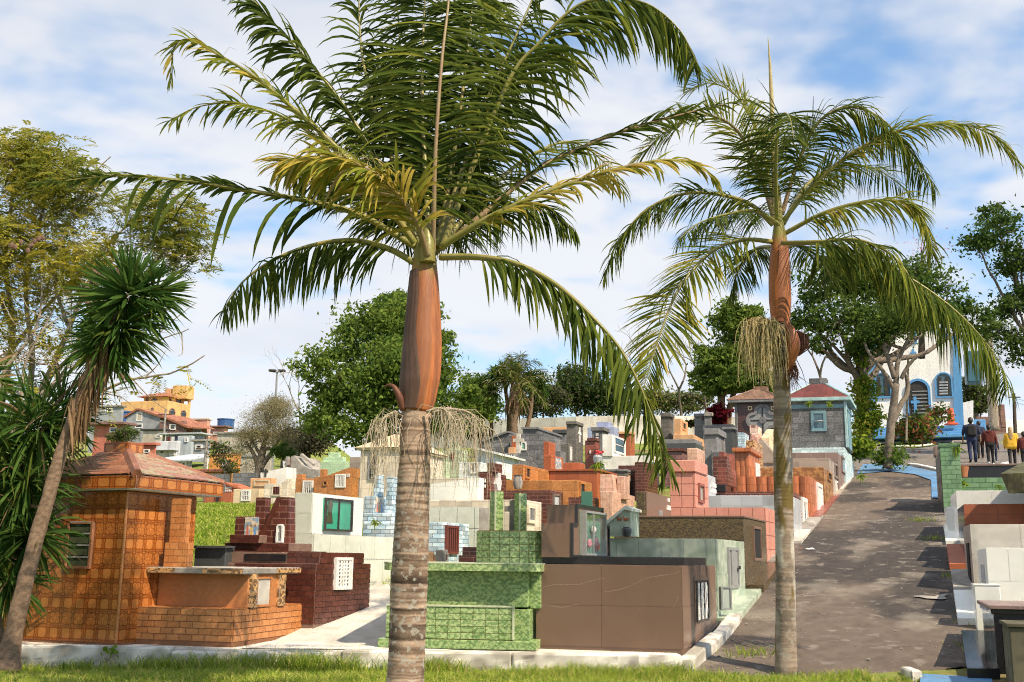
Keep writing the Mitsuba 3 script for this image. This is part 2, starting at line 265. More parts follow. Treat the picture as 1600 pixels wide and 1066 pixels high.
leafcol('grass', (0.075, 0.135, 0.014), (0.20, 0.25, 0.034))
leafcol('grass_dry', (0.20, 0.20, 0.05), (0.34, 0.31, 0.11))
leafcol('red_leaf', (0.045, 0.006, 0.010), (0.10, 0.010, 0.016))
leafcol('pink_bloom', (0.42, 0.22, 0.28), (0.55, 0.32, 0.38))
leafcol('dead_leaf', (0.20, 0.07, 0.035), (0.30, 0.13, 0.07))
_lt = np.array(LTAB, np.float32) * 1.45
_lt[LEAF['acacia']] *= 1.45; _lt[LEAF['acacia_green']] *= 1.55
for _n, _s in (('palm_green', .80), ('palm_dark', .75), ('grass', 1.45), ('grass_dry', 1.45), ('fern', 1.1), ('yucca_green', .85), ('tree_dark', 1.3), ('tree_mid', 1.3), ('tree_green', 1.22)):  # palm greens lowered to put crown shade into their colour
    _lt[LEAF[_n]] *= _s
_lcols = [mi.Float(np.ascontiguousarray(_lt[:, k])) for k in range(6)]


def leaf_color(p, n, uv):
    i = mi.UInt32(dr.clip(uv.x * 64.0, 0, len(LTAB) - 1))
    g = lambda k: dr.gather(mi.Float, _lcols[k], i)
    t = dr.clip(uv.y + 0.35 * (noise(p.x * 4, p.y * 4, p.z * 4) - 0.5), 0, 1)
    return mix(mi.Color3f(g(0), g(1), g(2)), mi.Color3f(g(3), g(4), g(5)), t)


_leafproc = mikit.proc(leaf_color)
scene['leaf'] = {'type': 'principledthin', 'base_color': _leafproc, 'roughness': 0.32, 'eta': 1.45, 'diff_trans': 0.85}


def turf_color(p, n, uv):
    a = fbm(p.x * 0.9, p.y * 0.9, 0, 4)
    b = noise(p.x * 9, p.y * 9)
    g = mix((0.08, 0.115, 0.022), (0.17, 0.19, 0.045), smoothstep(0.3, 0.7, a * 0.7 + b * 0.3))
    return mix(g, (0.15, 0.105, 0.06), smoothstep(0.60, 0.74, fbm(p.x * 0.5 + 9, p.y * 0.5, 3, 4)) * 0.8)


scene['turf'] = {'type': 'twosided', 'bsdf': {'type': 'principled', 'base_color': mikit.proc(turf_color), 'roughness': 0.9, 'specular': 0.2}}


def path_color(p, n, uv):
    a = p.x * 0.94 - p.y * 0.342
    b = p.x * 0.342 + p.y * 0.94
    big = fbm(a * 0.55 + 4, b * 0.40, 0, 4)
    fine = fbm(a * 7, b * 5, 2, 4)
    c = mix((0.112, 0.089, 0.071), (0.048, 0.042, 0.038), smoothstep(0.40, 0.60, big))  # broad dark blotches paint dappled shade into the concrete, along with stains
    c = mix(c, (0.22, 0.195, 0.16), smoothstep(0.58, 0.74, fbm(a * 0.9 + 20, b * 0.7 + 5, 0, 5)) * 0.5)
    c = mix(c, (0.26, 0.235, 0.20), smoothstep(0.64, 0.80, fbm(a * 5, b * 5 + 5, 1, 4)) * 0.40)
    crack = dr.abs(fbm(a * 0.8, b * 0.8, 7, 4) - 0.5)
    c = c * (0.72 + 0.5 * fine)
    return mix(c, (0.05, 0.042, 0.034), (1 - smoothstep(0.002, 0.007, crack)) * 0.45)


def path_bump(p, n, uv):
    return fbm(p.x * 18, p.y * 18, 0, 3) * 1.0


scene['old_concrete'] = {'type': 'twosided', 'bsdf': {'type': 'bumpmap', 'arbitrary': mikit.proc(path_bump, 0.006), 'scale': 0.012,
                                                     'bsdf': {'type': 'principled', 'base_color': mikit.proc(path_color), 'roughness': 0.85, 'specular': 0.3}}}


def road_color(p, n, uv):
    c = mix((0.105, 0.098, 0.092), (0.16, 0.145, 0.13), fbm(p.x * 0.7, p.y * 0.7, 0, 4))
    return c * (0.8 + 0.4 * noise(p.x * 14, p.y * 14))


scene['asphalt'] = {'type': 'twosided', 'bsdf': {'type': 'principled', 'base_color': mikit.proc(road_color), 'roughness': 0.85, 'specular': 0.3}}


def ornate_color(p, n, uv):
    """glazed azulejo print, 0.22 m repeat: rounded medallions with a dark scalloped line, alternate tiles carry a star"""
    flat = dr.maximum(dr.sqrt(dr.square(n.x) + dr.square(n.y)), 1e-3)
    s = uv.x * 40.0
    h = uv.y * 40.0
    ci, ri = dr.floor(s), dr.floor(h)
    x, y = dr.abs(s - ci - 0.5), dr.abs(h - ri - 0.5)
    odd = (ri - 2 * dr.floor(ri / 2)) > 0.5
    sq = dr.power(dr.power(x, 4) + dr.power(y, 4), 0.25)
    ang = dr.atan2(y + 1e-4, x + 1e-4)
    wob = 0.028 * dr.cos(8 * ang)
    rad = dr.sqrt(x * x + y * y)
    line = dr.abs(sq - 0.37 - wob)
    corner = dr.abs(dr.sqrt(dr.square(x - 0.5) + dr.square(y - 0.5)) - 0.16)
    petal = dr.abs(rad - 0.24 - 0.13 * dr.cos(4 * ang))
    d = dr.select(odd, dr.minimum(dr.minimum(petal, corner), dr.abs(sq - 0.43)), dr.minimum(line, corner))
    dark = 1 - smoothstep(0.016, 0.046, d)
    med = dr.select(odd, 0.50 + 0.4 * (1 - smoothstep(0.10, 0.16, rad)), 1 - smoothstep(0.30, 0.36, sq))
    c = mix((0.40, 0.122, 0.026), (0.53, 0.205, 0.055), med)
    c = mix(c, (0.15, 0.036, 0.010), dark * 0.8)
    return c * (0.72 + 0.30 * noise(p.x * 3, p.y * 3, p.z * 3)) * (0.9 + 0.2 * noise(p.x * 40, p.y * 40, p.z * 40))


scene['ornate_tile'] = {'type': 'twosided', 'bsdf': {'type': 'principled', 'base_color': mikit.proc(ornate_color), 'roughness': 0.16, 'specular': 0.5}}


def trunk_color(p, n, uv):
    """palm trunk: uv.y is the height in metres; pale ring scars, lichen, moss; uv.x > 0.5 is the mossy palm"""
    h, mossy = uv.y * 10, uv.x > 0.5
    ring = 0.45 * noise(h * 24 + 0.6 * noise(p.x * 9, p.y * 9, h), 3) + 0.55 * noise(h * 66 + 1.2 * noise(p.x * 12, p.y * 12, h * 2), 5)
    c = mix((0.19, 0.130, 0.092), (0.39, 0.290, 0.215), smoothstep(0.25, 0.8, ring))
    scar = noise(h * 22 + 0.35 * noise(p.x * 6, p.y * 6, h * 2), 9)
    c = c * (1 - 0.6 * smoothstep(0.66, 0.80, scar) * smoothstep(0.3, 1.2, h))
    c = c * (0.62 + 0.40 * noise(p.x * 34, p.y * 34, h * 70) + 0.36 * noise(p.x * 80, p.y * 80, h * 26))
    c = c * (1 - 0.45 * smoothstep(0.45, 0.72, fbm(p.x * 5, p.y * 5, h * 2.2 + 30, 3)) * (1 - smoothstep(1.3, 2.4, h)))
    lich = smoothstep(0.58, 0.63, fbm(p.x * 25 + 3, p.y * 25, h * 21, 4)) * (1 - smoothstep(1.7, 2.7, h))
    c = mix(c, (0.34, 0.33, 0.29), lich * 0.62)
    moss = smoothstep(0.50, 0.62, fbm(p.x * 7, p.y * 7, h * 2.4 + 8, 3) + 0.25 * dr.exp(-dr.square((h - 2.75) / 0.75)) - 0.14)
    pale = smoothstep(0.48, 0.62, fbm(p.x * 6, p.y * 6, h * 2.2 + 40, 3)) * dr.exp(-dr.square((h - 1.9) / 1.2))
    c2 = mix(mix(mix(c, (0.21, 0.18, 0.145), 0.5), (0.46, 0.44, 0.38), pale * 0.8), (0.12, 0.085, 0.018), moss * 0.9)
    return dr.select(mossy, c2, c)


scene['palm_trunk'] = {'type': 'twosided', 'bsdf': {'type': 'principled', 'base_color': mikit.proc(trunk_color), 'roughness': 0.85, 'specular': 0.25}}


def shaft_color(p, n, uv):
    f = noise(uv.x * 90, uv.y * 12)
    c = mix((0.36, 0.112, 0.040), (0.47, 0.175, 0.062), f)
    c = mix(c, (0.13, 0.062, 0.040), smoothstep(0.42, 0.7, fbm(uv.x * 14, uv.y * 2.2, 2, 4)) * 0.6)
    return mix(c, (0.20, 0.19, 0.045), smoothstep(0.70 + 0.12 * noise(uv.x * 20, 3), 0.92, uv.y))


scene['crown_sheath'] = {'type': 'twosided', 'bsdf': {'type': 'principled', 'base_color': mikit.proc(shaft_color), 'roughness': 0.55, 'specular': 0.3}}
scene['clear_pane'] = {'type': 'thindielectric', 'int_ior': 1.5}


# ---------------------------------------------------------------- names and entries
_count = {}


def numbered(name):
    n = _count.get(name, -1) + 1
    _count[name] = n
    return name if n == 0 else f'{name}_{n:03d}'


def tag(key, label=None, cat=None, group=None, kind=None):
    d = labels.setdefault(key, {})
    for k, v in (('label', label), ('category', cat), ('group', group), ('kind', kind)):
        if v:
            d[k] = v


def shape(mesh, mat, smooth=False, uv=None, **more):
    if mat in PAL:
        v, f, n = meshkit.arrays(mesh, smooth)
        return mikit.ply((v, f), 'masonry', smooth is not False, uv=np.tile([(PAL[mat] + 0.5) / 256, 0.5], (len(v), 1)), **more)
    return mikit.ply(mesh, mat, smooth, uv=uv, **more)


def thing(name, label, cat, group=None):
    key = numbered(name)
    tag(key, label, cat, group)
    return key


def part(parent, name, mesh, mat, smooth=False, label=None, kind=None, uv=None):
    key = numbered(f'{parent}__{name}')
    scene[key] = shape(mesh, mat, smooth, uv)
    if label or kind:
        tag(key, label, kind=kind)
    return key


def solo(name, mesh, mat, label=None, cat=None, group=None, kind=None, smooth=False, uv=None):
    key = numbered(name)
    scene[key] = shape(mesh, mat, smooth, uv)
    tag(key, label, cat, group, kind)
    return key


# ---------------------------------------------------------------- mesh helpers
def _chamfer_topology():
    s = np.array([[a, b, c] for a in (-1, 1) for b in (-1, 1) for c in (-1, 1)], float)
    v = np.concatenate([s * np.where(np.arange(3) == k, 1.0, 0.8) for k in range(3)])
    m = trimesh.Trimesh(v, trimesh.convex.convex_hull(v, repair=True).faces if False else None, process=False) if False else trimesh.convex.convex_hull(v)
    idx = [int(np.argmin(np.abs(v - p).sum(1))) for p in m.vertices]
    sign, axis = np.concatenate([s] * 3), np.repeat(np.arange(3), 8)
    return sign[idx], axis[idx], np.array(m.faces)


_CS, _CA, _CF = _chamfer_topology()


def bx(x0, x1, y0, y1, z0, z1, c=0.008):
    half = np.abs([x1 - x0, y1 - y0, z1 - z0]) / 2
    mid = np.array([x0 + x1, y0 + y1, z0 + z1]) / 2
    c = min(c, 0.3 * half.min())
    v = mid + _CS * (half - np.where(np.arange(3)[None] == _CA[:, None], 0, c))
    return trimesh.Trimesh(v, _CF, process=False)


def join(ms):
    vs, fs, k = [], [], 0
    for m in ms:
        v, f = (m.vertices, m.faces) if hasattr(m, 'vertices') else m
        vs.append(np.asarray(v)); fs.append(np.asarray(f) + k); k += len(v)
    return trimesh.Trimesh(np.vstack(vs), np.vstack(fs), process=False)


def prism(poly, d0, d1, plane):
    """a shapely polygon (or its points) extruded: 'yz' along x from d0 to d1, 'xz' along y, 'xy' along z"""
    if hasattr(poly, 'geoms'):
        return join([prism(q, d0, d1, plane) for q in poly.geoms])
    p = poly if hasattr(poly, 'exterior') else Polygon(poly)
    m = trimesh.creation.extrude_polygon(p, d1 - d0, engine='earcut')
    v = np.array(m.vertices)
    a, b, c = v[:, 0], v[:, 1], v[:, 2] + d0
    v = {'yz': np.stack([c, a, b], 1), 'xz': np.stack([a, c, b], 1), 'xy': np.stack([a, b, c], 1)}[plane]
    m = trimesh.Trimesh(v, m.faces, process=False)
    if m.volume < 0:
        m.invert()
    return m


def tube(points, radii, sides=8, cap=True):
    p = np.asarray(points, float)
    r = np.broadcast_to(np.asarray(radii, float), (len(p),))
    t = np.gradient(p, axis=0)
    t /= np.linalg.norm(t, axis=1, keepdims=True) + 1e-12
    a = np.cross(t[0], [0, 0, 1.0] if abs(t[0][2]) < 0.9 else [1.0, 0, 0])
    A = []
    for k in range(len(p)):
        a = a - t[k] * (a @ t[k]); a /= np.linalg.norm(a) + 1e-12
        A.append(a)
    A = np.array(A); B = np.cross(t, A)
    ang = np.arange(sides) * 2 * np.pi / sides
    v = p[:, None] + r[:, None, None] * (np.cos(ang)[None, :, None] * A[:, None] + np.sin(ang)[None, :, None] * B[:, None])
    i, j = np.meshgrid(np.arange(len(p) - 1), np.arange(sides), indexing='ij')
    q = np.stack([i * sides + j, i * sides + (j + 1) % sides, (i + 1) * sides + (j + 1) % sides, (i + 1) * sides + j], -1).reshape(-1, 4)
    f = np.vstack([q[:, [0, 1, 2]], q[:, [0, 2, 3]]])
    v = v.reshape(-1, 3)
    if cap:
        n = len(v)
        v = np.vstack([v, p[:1], p[-1:]])
        k = np.arange(sides)
        f = np.vstack([f, np.stack([(k + 1) % sides, k, k * 0 + n], 1), np.stack([n - sides - 0 + k, n - sides + (k + 1) % sides, k * 0 + n + 1], 1)])
    return trimesh.Trimesh(v, f, process=False)


def spline(pts, n):
    """Catmull-Rom through the points, n samples"""
    p = np.asarray(pts, float)
    p = np.vstack([2 * p[0] - p[1], p, 2 * p[-1] - p[-2]])
    k = len(p) - 3
    seg = np.concatenate([[0], np.cumsum(np.linalg.norm(np.diff(p[1:-1], axis=0), axis=1))])
    t = np.interp(np.linspace(0, seg[-1], n), seg, np.arange(k + 1))
    i = np.minimum(t.astype(int), k - 1)
    u = (t - i)[:, None]
    a, b, c, d = p[i], p[i + 1], p[i + 2], p[i + 3]
    return 0.5 * (2 * b + (c - a) * u + (2 * a - 5 * b + 4 * c - d) * u ** 2 + (3 * b - a - 3 * c + d) * u ** 3)


def hull(*spheres):
    """hull of spheres (x, y, z, r) as one Manifold"""
    return m3.Manifold.batch_hull([m3.Manifold.sphere(s[3], 16).translate(s[:3]) for s in spheres])


# ---------------------------------------------------------------- frames: a block's corner and heading
class Frame:
    """origin: the front right bottom corner; local x runs right along the front, y back along the right side, z up.
    The plots are not quite square: the fronts and the sides have headings of their own (yaw, side)."""

    def __init__(self, origin, yaw=YAW, side=None):
        self.o = np.array(origin, float)
        side = (SIDE if yaw == YAW else yaw) if side is None else side
        a, b = math.radians(yaw), math.radians(side)
        self.v, self.u = np.array([math.cos(a), -math.sin(a), 0]), np.array([math.sin(b), math.cos(b), 0])
        self.nv, self.nu = np.array([math.sin(a), math.cos(a), 0]), np.array([math.cos(b), -math.sin(b), 0])
        self.M = np.eye(4)
        self.M[:3, 0], self.M[:3, 1], self.M[:3, 3] = self.v, self.u, self.o

    def world(self, m):
        m = trimesh.Trimesh(m.vertices, m.faces, process=False)
        m.vertices = np.asarray(m.vertices) @ self.M[:3, :3].T + self.o
        return m

    def front(self, px, py, y=0.0):
        """(x, z) where the pixel's ray meets the plane of the front, y behind it"""
        r = ray(px, py)
        o = self.o + self.u * y
        q = EYE + r * (((o - EYE) @ self.nv) / (r @ self.nv)) - o
        return q @ self.v, q[2]

    def right(self, px, py, x=0.0):
        """(y, z) where the pixel's ray meets the plane of the right side, x along the front"""
        r = ray(px, py)
        o = self.o + self.v * x
        q = EYE + r * (((o - EYE) @ self.nu) / (r @ self.nu)) - o
        return q @ self.u, q[2]


def frame_at(px, py, Y, yaw=YAW):
    return Frame(at(px, py, Y), yaw)


def block(parent, name, xl, xr, xrb, yt, yb, Y, mat, yaw=YAW, L=None, c=0.012, sink=0.0, label=None):
    """a chamfered block seen with its front between columns xl and xr and its right side to column xrb; rows yt and yb at the near right edge"""
    F = frame_at(xr, yb, Y, yaw)
    W = -F.front(xl, (yt + yb) / 2)[0]
    H = F.front(xr, yt)[1]
    if L is None:
        L = max(F.right(xrb, (yt + yb) / 2)[0], 0.1)
    part(parent, name, F.world(bx(-W, 0, 0, L, -sink, H, c)), mat, label=label)
    F.W, F.L, F.H = W, L, H
    return F


_tileply = {}


def tiles(parent, name, F, plane, rect, tw, th, mats, off=0.0, gap=0.008, proud=0.012, holes=(), at_=0.0, start=None, most=300, rng=None):
    """single tiles (entries of their own) over rect = (a0, a1, b0, b1) on the front, right, left, top or back plane of F"""
    a0, a1, b0, b1 = rect
    rng = rng or np.random.default_rng(int(abs(a0 * 97 + b1 * 31 + F.o[0] * 7 + at_ * 3) * 100) % 99991)
    rows = max(1, round((b1 - b0) / th))
    th = (b1 - b0) / rows
    out = 0
    for r in range(rows):
        s = a0 - (off * tw if r % 2 else 0)
        while s < a1 - 0.01:
            lo, hi = max(s, a0), min(s + tw, a1)
            s += tw
            z0, z1 = b0 + r * th, b0 + (r + 1) * th
            if hi - lo < 0.02:
                continue
            cm, zm = (lo + hi) / 2, (z0 + z1) / 2
            skip = False
            for h in holes:
                if h[0] < cm < h[1] and h[2] < zm < h[3]:
                    skip = True
                elif h[2] < zm < h[3]:
                    if lo < h[0] < hi: hi = h[0]
                    elif lo < h[1] < hi: lo = h[1]
            if skip or hi - lo < 0.02 or out >= most:
                continue
            mat = mats[(r % 2)] if mats[0] == 'ornate_tile' else mats[int(rng.integers(len(mats)))]
            k = (mat, r % 2 if mat == 'ornate_tile' else 0)
            if k not in _tileply:
                m = bx(-0.5, 0.5, -1, 0, -0.5, 0.5, 0.018)
                if mat == 'ornate_tile':
                    v = np.asarray(m.vertices)
                    uv = np.stack([np.clip(v[:, 0] + 0.5, 0.001, 0.999) / 40, (np.clip(v[:, 2] + 0.5, 0.001, 0.999) + k[1]) / 40], 1)
                    _tileply[k] = shape(m, mat, uv=uv)
                else:
                    _tileply[k] = shape(m, mat)
            M = np.eye(4)
            d = proud * (0.8 + 0.4 * rng.random())
            a, b = (lo + hi) / 2, zm
            cols = {'front': ([1, 0, 0], [0, 1, 0], [0, 0, 1], [a, at_, b]), 'right': ([0, 1, 0], [-1, 0, 0], [0, 0, 1], [at_, a, b]),
                    'left': ([0, -1, 0], [1, 0, 0], [0, 0, 1], [at_, a, b]), 'top': ([1, 0, 0], [0, 0, -1], [0, 1, 0], [a, b, at_])}[plane]
            for j in range(3):
                M[:3, j] = np.array(cols[j], float) * ((hi - lo - gap), d, (th - gap))[j]
            M[:3, 3] = cols[3]
            key = numbered(f'{parent}__{name}')
            scene[key] = {**_tileply[k], 'to_world': T((F.M @ M).tolist())}
            out += 1


def opening(parent, F, plane, rect, frame='white_metal', pane='dark_void', bars=0, barmat='white_metal', fw=0.05, name='window', proud=0.03, arch=False, cross=0):
    """a window or door standing a little proud of the wall: frame (the part), pane, bars"""
    a0, a1, b0, b1 = rect
    if a1 < a0: a0, a1 = a1, a0
    fw = min(fw, 0.22 * (a1 - a0), 0.22 * (b1 - b0))

    def put(x0, x1, z0, z1, d0, d1):
        return bx(x0, x1, -d1, -d0, z0, z1, 0.004) if plane == 'front' else bx(d0, d1, x0, x1, z0, z1, 0.004)

    def pris(poly, d0, d1):
        return prism(poly, -d1, -d0, 'xz') if plane == 'front' else prism(poly, d0, d1, 'yz')
    def outline(g):
        x0, x1, z0, z1 = a0 + g, a1 - g, b0 + g, b1 - g
        if not arch:
            return sbox(x0, z0, x1, z1)
        r = (x1 - x0) / 2
        return shapely.union_all([sbox(x0, z0, x1, z1 - r), shapely.Point((x0 + x1) / 2, z1 - r).buffer(r, 16)])
    ring = outline(0).difference(outline(fw))
    key = part(parent, name, F.world(pris(ring, 0.0, proud)), frame)
    part(key, 'pane', F.world(pris(outline(fw * 0.9), 0.001, proud * 0.35)), pane)
    ms = []
    n = bars
    for k in range(n):
        x = a0 + fw + (a1 - a0 - 2 * fw) * (k + 0.5) / n
        w = (a1 - a0 - 2 * fw) / n * 0.22
        ms.append(put(x - w, x + w, b0 + fw * 0.5, b1 - fw * 0.5 - ((a1 - a0) * 0.25 if arch else 0), proud * 0.45, proud * 0.8))
    for k in range(cross):
        z = b0 + (b1 - b0) * (k + 1) / (cross + 1)
        ms.append(put(a0 + fw * 0.5, a1 - fw * 0.5, z - 0.012, z + 0.012, proud * 0.5, proud * 0.86))
    for m in ms:
        part(key, 'bar', F.world(m), barmat)
    return key


def cross_mesh(w, h, t, arm=0.68, d=None):
    a = w * 0.17
    poly = shapely.union_all([sbox(-a, 0, a, h), sbox(-w / 2, h * arm - a, w / 2, h * arm + a)])
    return prism(poly, 0, d or t, 'xz')


def moved(m, dx=0, dy=0, dz=0):
    m = trimesh.Trimesh(np.asarray(m.vertices) + [dx, dy, dz], m.faces, process=False)
    return m


# ---------------------------------------------------------------- the setting: terrain, path, road, kerbs
PL = [gp(1082, 1030), gp(1336, 733)]     # the left edge of the path
PR = [gp(1548, 1066), gp(1474, 758)]     # the right edge


def path_x(y, e):
    a, b = e
    return a[0] + (b[0] - a[0]) * (y - a[1]) / (b[1] - a[1])


def plane(x, y, P):
    return P[0] * x + P[1] * y + P[2]


LEFT_Y = [0, 16.2, 19, 25, 32, 40, 47, 60, 75, 85, 95, 105, 120, 150, 190, 260, 6000]
LEFT_Z = [.20, .20, .46, 1.1, 2.1, 3.15, 3.6, 4.3, 5.4, 6.8, 9.0, 10.4, 12.4, 17.5, 21.0, 23, 23]


def terrain(x, y):
    x, y = np.asarray(x, float), np.asarray(y, float)
    inside = np.clip((x - path_x(y, PL)) / 0.25 + 3.6, 0, 1)
    zp = np.maximum(0.0, plane(np.clip(x, -40, 40), y, PATH))
    zp = np.minimum(zp, 10.4)
    zf = np.maximum(0.20, plane(np.clip(x, -60, 40), y, FIELD) - 0.04 - 0.22 * np.clip((18.5 - y) / 2.5, 0, 1))
    zf = np.minimum(zf, 9.8 + np.clip(y - 80, 0, 400) * 0.01)
    w = np.clip((-x / np.maximum(y, 5) - 0.10) / 0.08, 0, 1)
    w = w * w * (3 - 2 * w)
    zf = zf * (1 - w) + np.interp(y, LEFT_Y, LEFT_Z) * w
    return np.where(y > 15.05, zf * (1 - inside) + zp * inside, zp * np.clip((x - 1.0) / 2.0, 0, 1))


def grid(xs, ys, fn):
    X, Y = np.meshgrid(xs, ys)
    v = np.stack([X, Y, fn(X, Y)], -1).reshape(-1, 3)
    n, m = len(xs), len(ys)
    i, j = np.meshgrid(np.arange(m - 1), np.arange(n - 1), indexing='ij')
    a = i * n + j
    q = np.stack([a, a + 1, a + n + 1, a + n], -1).reshape(-1, 4)
    return trimesh.Trimesh(v, np.vstack([q[:, [0, 1, 2]], q[:, [0, 2, 3]]]), process=False)


xs = np.unique(np.concatenate([np.linspace(-2500, -120, 14), np.linspace(-120, -30, 40), np.linspace(-30, 30, 200), np.linspace(30, 120, 40), np.linspace(120, 2500, 14)]))
ys = np.unique(np.concatenate([np.linspace(-300, 0, 12), np.linspace(0, 14.9, 20), [14.98, 15.06], np.linspace(15.3, 75, 220), np.linspace(75, 220, 60), np.linspace(220, 4000, 16)]))


def ground_z(x, y):
    z = terrain(x, y)
    rough = (meshkit.fbm(np.stack([x * 0.8, y * 0.8, x * 0], -1), 3, 5) - 0.5) * 0.12
    onpath = (x > path_x(y, PL) - 0.9) & (x < path_x(y, PR) + 4) & (y > 14.7)
    return z + np.where(onpath, -0.03, np.where(y < 15.06, rough * 0.5, np.where(y > 26, rough * 1.6, rough * 0.3)))


solo('ground', grid(xs, ys, ground_z), 'turf', kind='structure', smooth=True)

# the sloping concrete path
py_ = np.linspace(14.15, 48.5, 90)
tt = np.linspace(0, 1, 24)


def strip(yv, ea, eb, P, dz, tv=tt, wob=0.0):
    v = []
    for y in yv:
        xa, xb = path_x(y, ea), path_x(y, eb)
        x = xa + (xb - xa) * tv
        yy = y + wob * (meshkit.noise(np.stack([x * 1.2, x * 0, x * 0], -1), 4) - 0.5) * (1 if y == yv[0] else 0)
        z = np.maximum(0.012, plane(x, yy, P)) + dz - 0.10 * np.clip((14.75 - yy) / 0.5, 0, 1) + 0.03 * (meshkit.fbm(np.stack([x * 0.6, yy * 0.6, x * 0], -1), 3, 8) - 0.5)
        v.append(np.stack([x, yy, z], 1))
    v = np.array(v); m, n = v.shape[:2]
    i, j = np.meshgrid(np.arange(m - 1), np.arange(n - 1), indexing='ij')
    a = i * n + j
    q = np.stack([a, a + 1, a + n + 1, a + n], -1).reshape(-1, 4)
    return trimesh.Trimesh(v.reshape(-1, 3), np.vstack([q[:, [0, 1, 2]], q[:, [0, 2, 3]]]), process=False)


PLW = [p - [0.55, 0, 0] for p in PL]
solo('path', strip(py_, PLW, PR, PATH, 0.02, wob=1.4), 'old_concrete', kind='structure', smooth=True)

# blue painted apron at the head of the path, then the upper road that runs on to the chapel


def plane_poly(pix, P, dz, dense=1.0):
    """a sheet on the plane P whose corners are the ground points of these pixels"""
    pts = [to_plane(x, y, *P)[:2] for x, y in pix]
    m = trimesh.creation.triangulate_polygon(Polygon(pts), engine='earcut')
    v = np.column_stack([m[0], plane(m[0][:, 0], m[0][:, 1], P) + dz])
    t = trimesh.Trimesh(v, m[1], process=False)
    if t.face_normals[:, 2].mean() < 0:
        t.invert()
    return t


UPV = np.array([math.sin(math.radians(20.5)), math.cos(math.radians(20.5))])
e0, e1 = gp(1470, 757), gp(1340, 738)
road = [(8, 47.5), (60, 40.0), (75, 72), (30, 74), (14, 62)]
m = trimesh.creation.triangulate_polygon(Polygon(road).segmentize(2.0), engine='earcut')
xs2, ys2 = np.arange(7.0, 78, 1.0), np.arange(38.0, 76, 1.0)
g = grid(xs2, ys2, lambda x, y: np.minimum(plane(np.clip(x, -40, 40), y, PATH), 10.4) + 0.012)
keep = shapely.contains_xy(Polygon([(8.6, 49.3), (18.6, 46.2), (19.5, 38.5), (77, 38.5), (77, 75), (28, 75), (22, 67), (12.5, 59)]), g.triangles_center[:, 0], g.triangles_center[:, 1])
g.update_faces(keep)
solo('road', g, 'asphalt', kind='structure', smooth=True)
solo('painted_pavement', plane_poly([(1338, 742), (1349, 727), (1385, 726), (1420, 730), (1464, 739), (1484, 742), (1480, 782), (1456, 780), (1455, 752), (1430, 743), (1390, 738)], PATH, 0.05), 'blue_paint', kind='structure')

# kerbs: the low whitewashed retaining kerb under the front row, and white kerb along the path


def kerb(pts, w, h0, z_of, mat, seg, name, jag=0.02, seed=3, lab=None):
    """a kerb of single stones along the polyline"""
    p = np.asarray(pts, float)
    d = np.concatenate([[0], np.cumsum(np.linalg.norm(np.diff(p, axis=0), axis=1))])
    n = max(1, int(d[-1] / seg))
    rng = np.random.default_rng(seed)
    key = numbered(name)
    tag(key, lab, kind='structure')
    for k in range(n):
        q = [np.array([np.interp(s, d, p[:, i]) for i in range(2)]) for s in (d[-1] * k / n, d[-1] * (k + 1) / n)]
        t = (q[1] - q[0]) / np.linalg.norm(q[1] - q[0])
        nrm = np.array([-t[1], t[0]])
        L = np.linalg.norm(q[1] - q[0])
        s = bx(0.004, L - 0.004, 0, w, -0.35, 0, 0.025)
        m = trimesh.Trimesh(s.vertices, s.faces, process=False).subdivide().subdivide().subdivide()
        v = np.asarray(m.vertices).copy()
        wv = np.stack([q[0][0] + t[0] * v[:, 0] + nrm[0] * v[:, 1], q[0][1] + t[1] * v[:, 0] + nrm[1] * v[:, 1]], 1)
        nz = meshkit.fbm(np.column_stack([wv * 3.0, v[:, 2] * 3]), 4, seed)[:, None] - 0.5
        z = z_of(wv[:, 0], wv[:, 1]) + h0 + v[:, 2] + rng.normal(0, jag * 0.3)
        wv = wv + nrm * nz * jag * 2.2
        m.vertices = np.column_stack([wv, z + nz[:, 0] * jag * 0.8])
        part(key, 'kerb_stone', m, mat, smooth=35)


K0, K1 = np.array([-6.75, 14.95]), np.array([2.30, 14.92])
kerb([K0, K1], 0.30, 0.27, lambda x, y: 0 * x, 'kerb_white', 2.1, 'front_kerb', 0.035)
kl = [np.array([path_x(y, PL) + 0.30, y]) for y in np.linspace(15.0, 17.9, 5)]
kerb([np.array([2.45, 14.95])] + kl[1:], 0.22, 0.16, lambda x, y: np.maximum(0, plane(x, y, PATH)), 'kerb_white', 1.2, 'side_kerb', 0.02)
# white cement walk between the left tombs, rising to the left
wp = np.array([(-3.65, 15.2), (-0.8, 15.2), (-0.8, 21.6), (-2.55, 21.6), (-2.75, 19.5), (-2.95, 18.2), (-3.5, 16.8)])
gw = grid(np.linspace(-4.6, -0.6, 50), np.linspace(15.2, 22, 60), lambda x, y: np.maximum(0.262, plane(x, y, FIELD) + 0.02) + 0.006 + 0.01 * meshkit.fbm(np.stack([x, y, x * 0], -1), 3))
gw.update_faces(shapely.contains_xy(Polygon(wp), gw.triangles_center[:, 0], gw.triangles_center[:, 1]))
solo('cement_walk', gw, 'pale_concrete', kind='structure', smooth=True)

solo('pavement', Frame([2.28, 15.12, 0], 0).world(bx(-9.6, 0, 0, 1.9, 0.0, 0.262, 0.01)), 'pale_concrete', kind='structure')


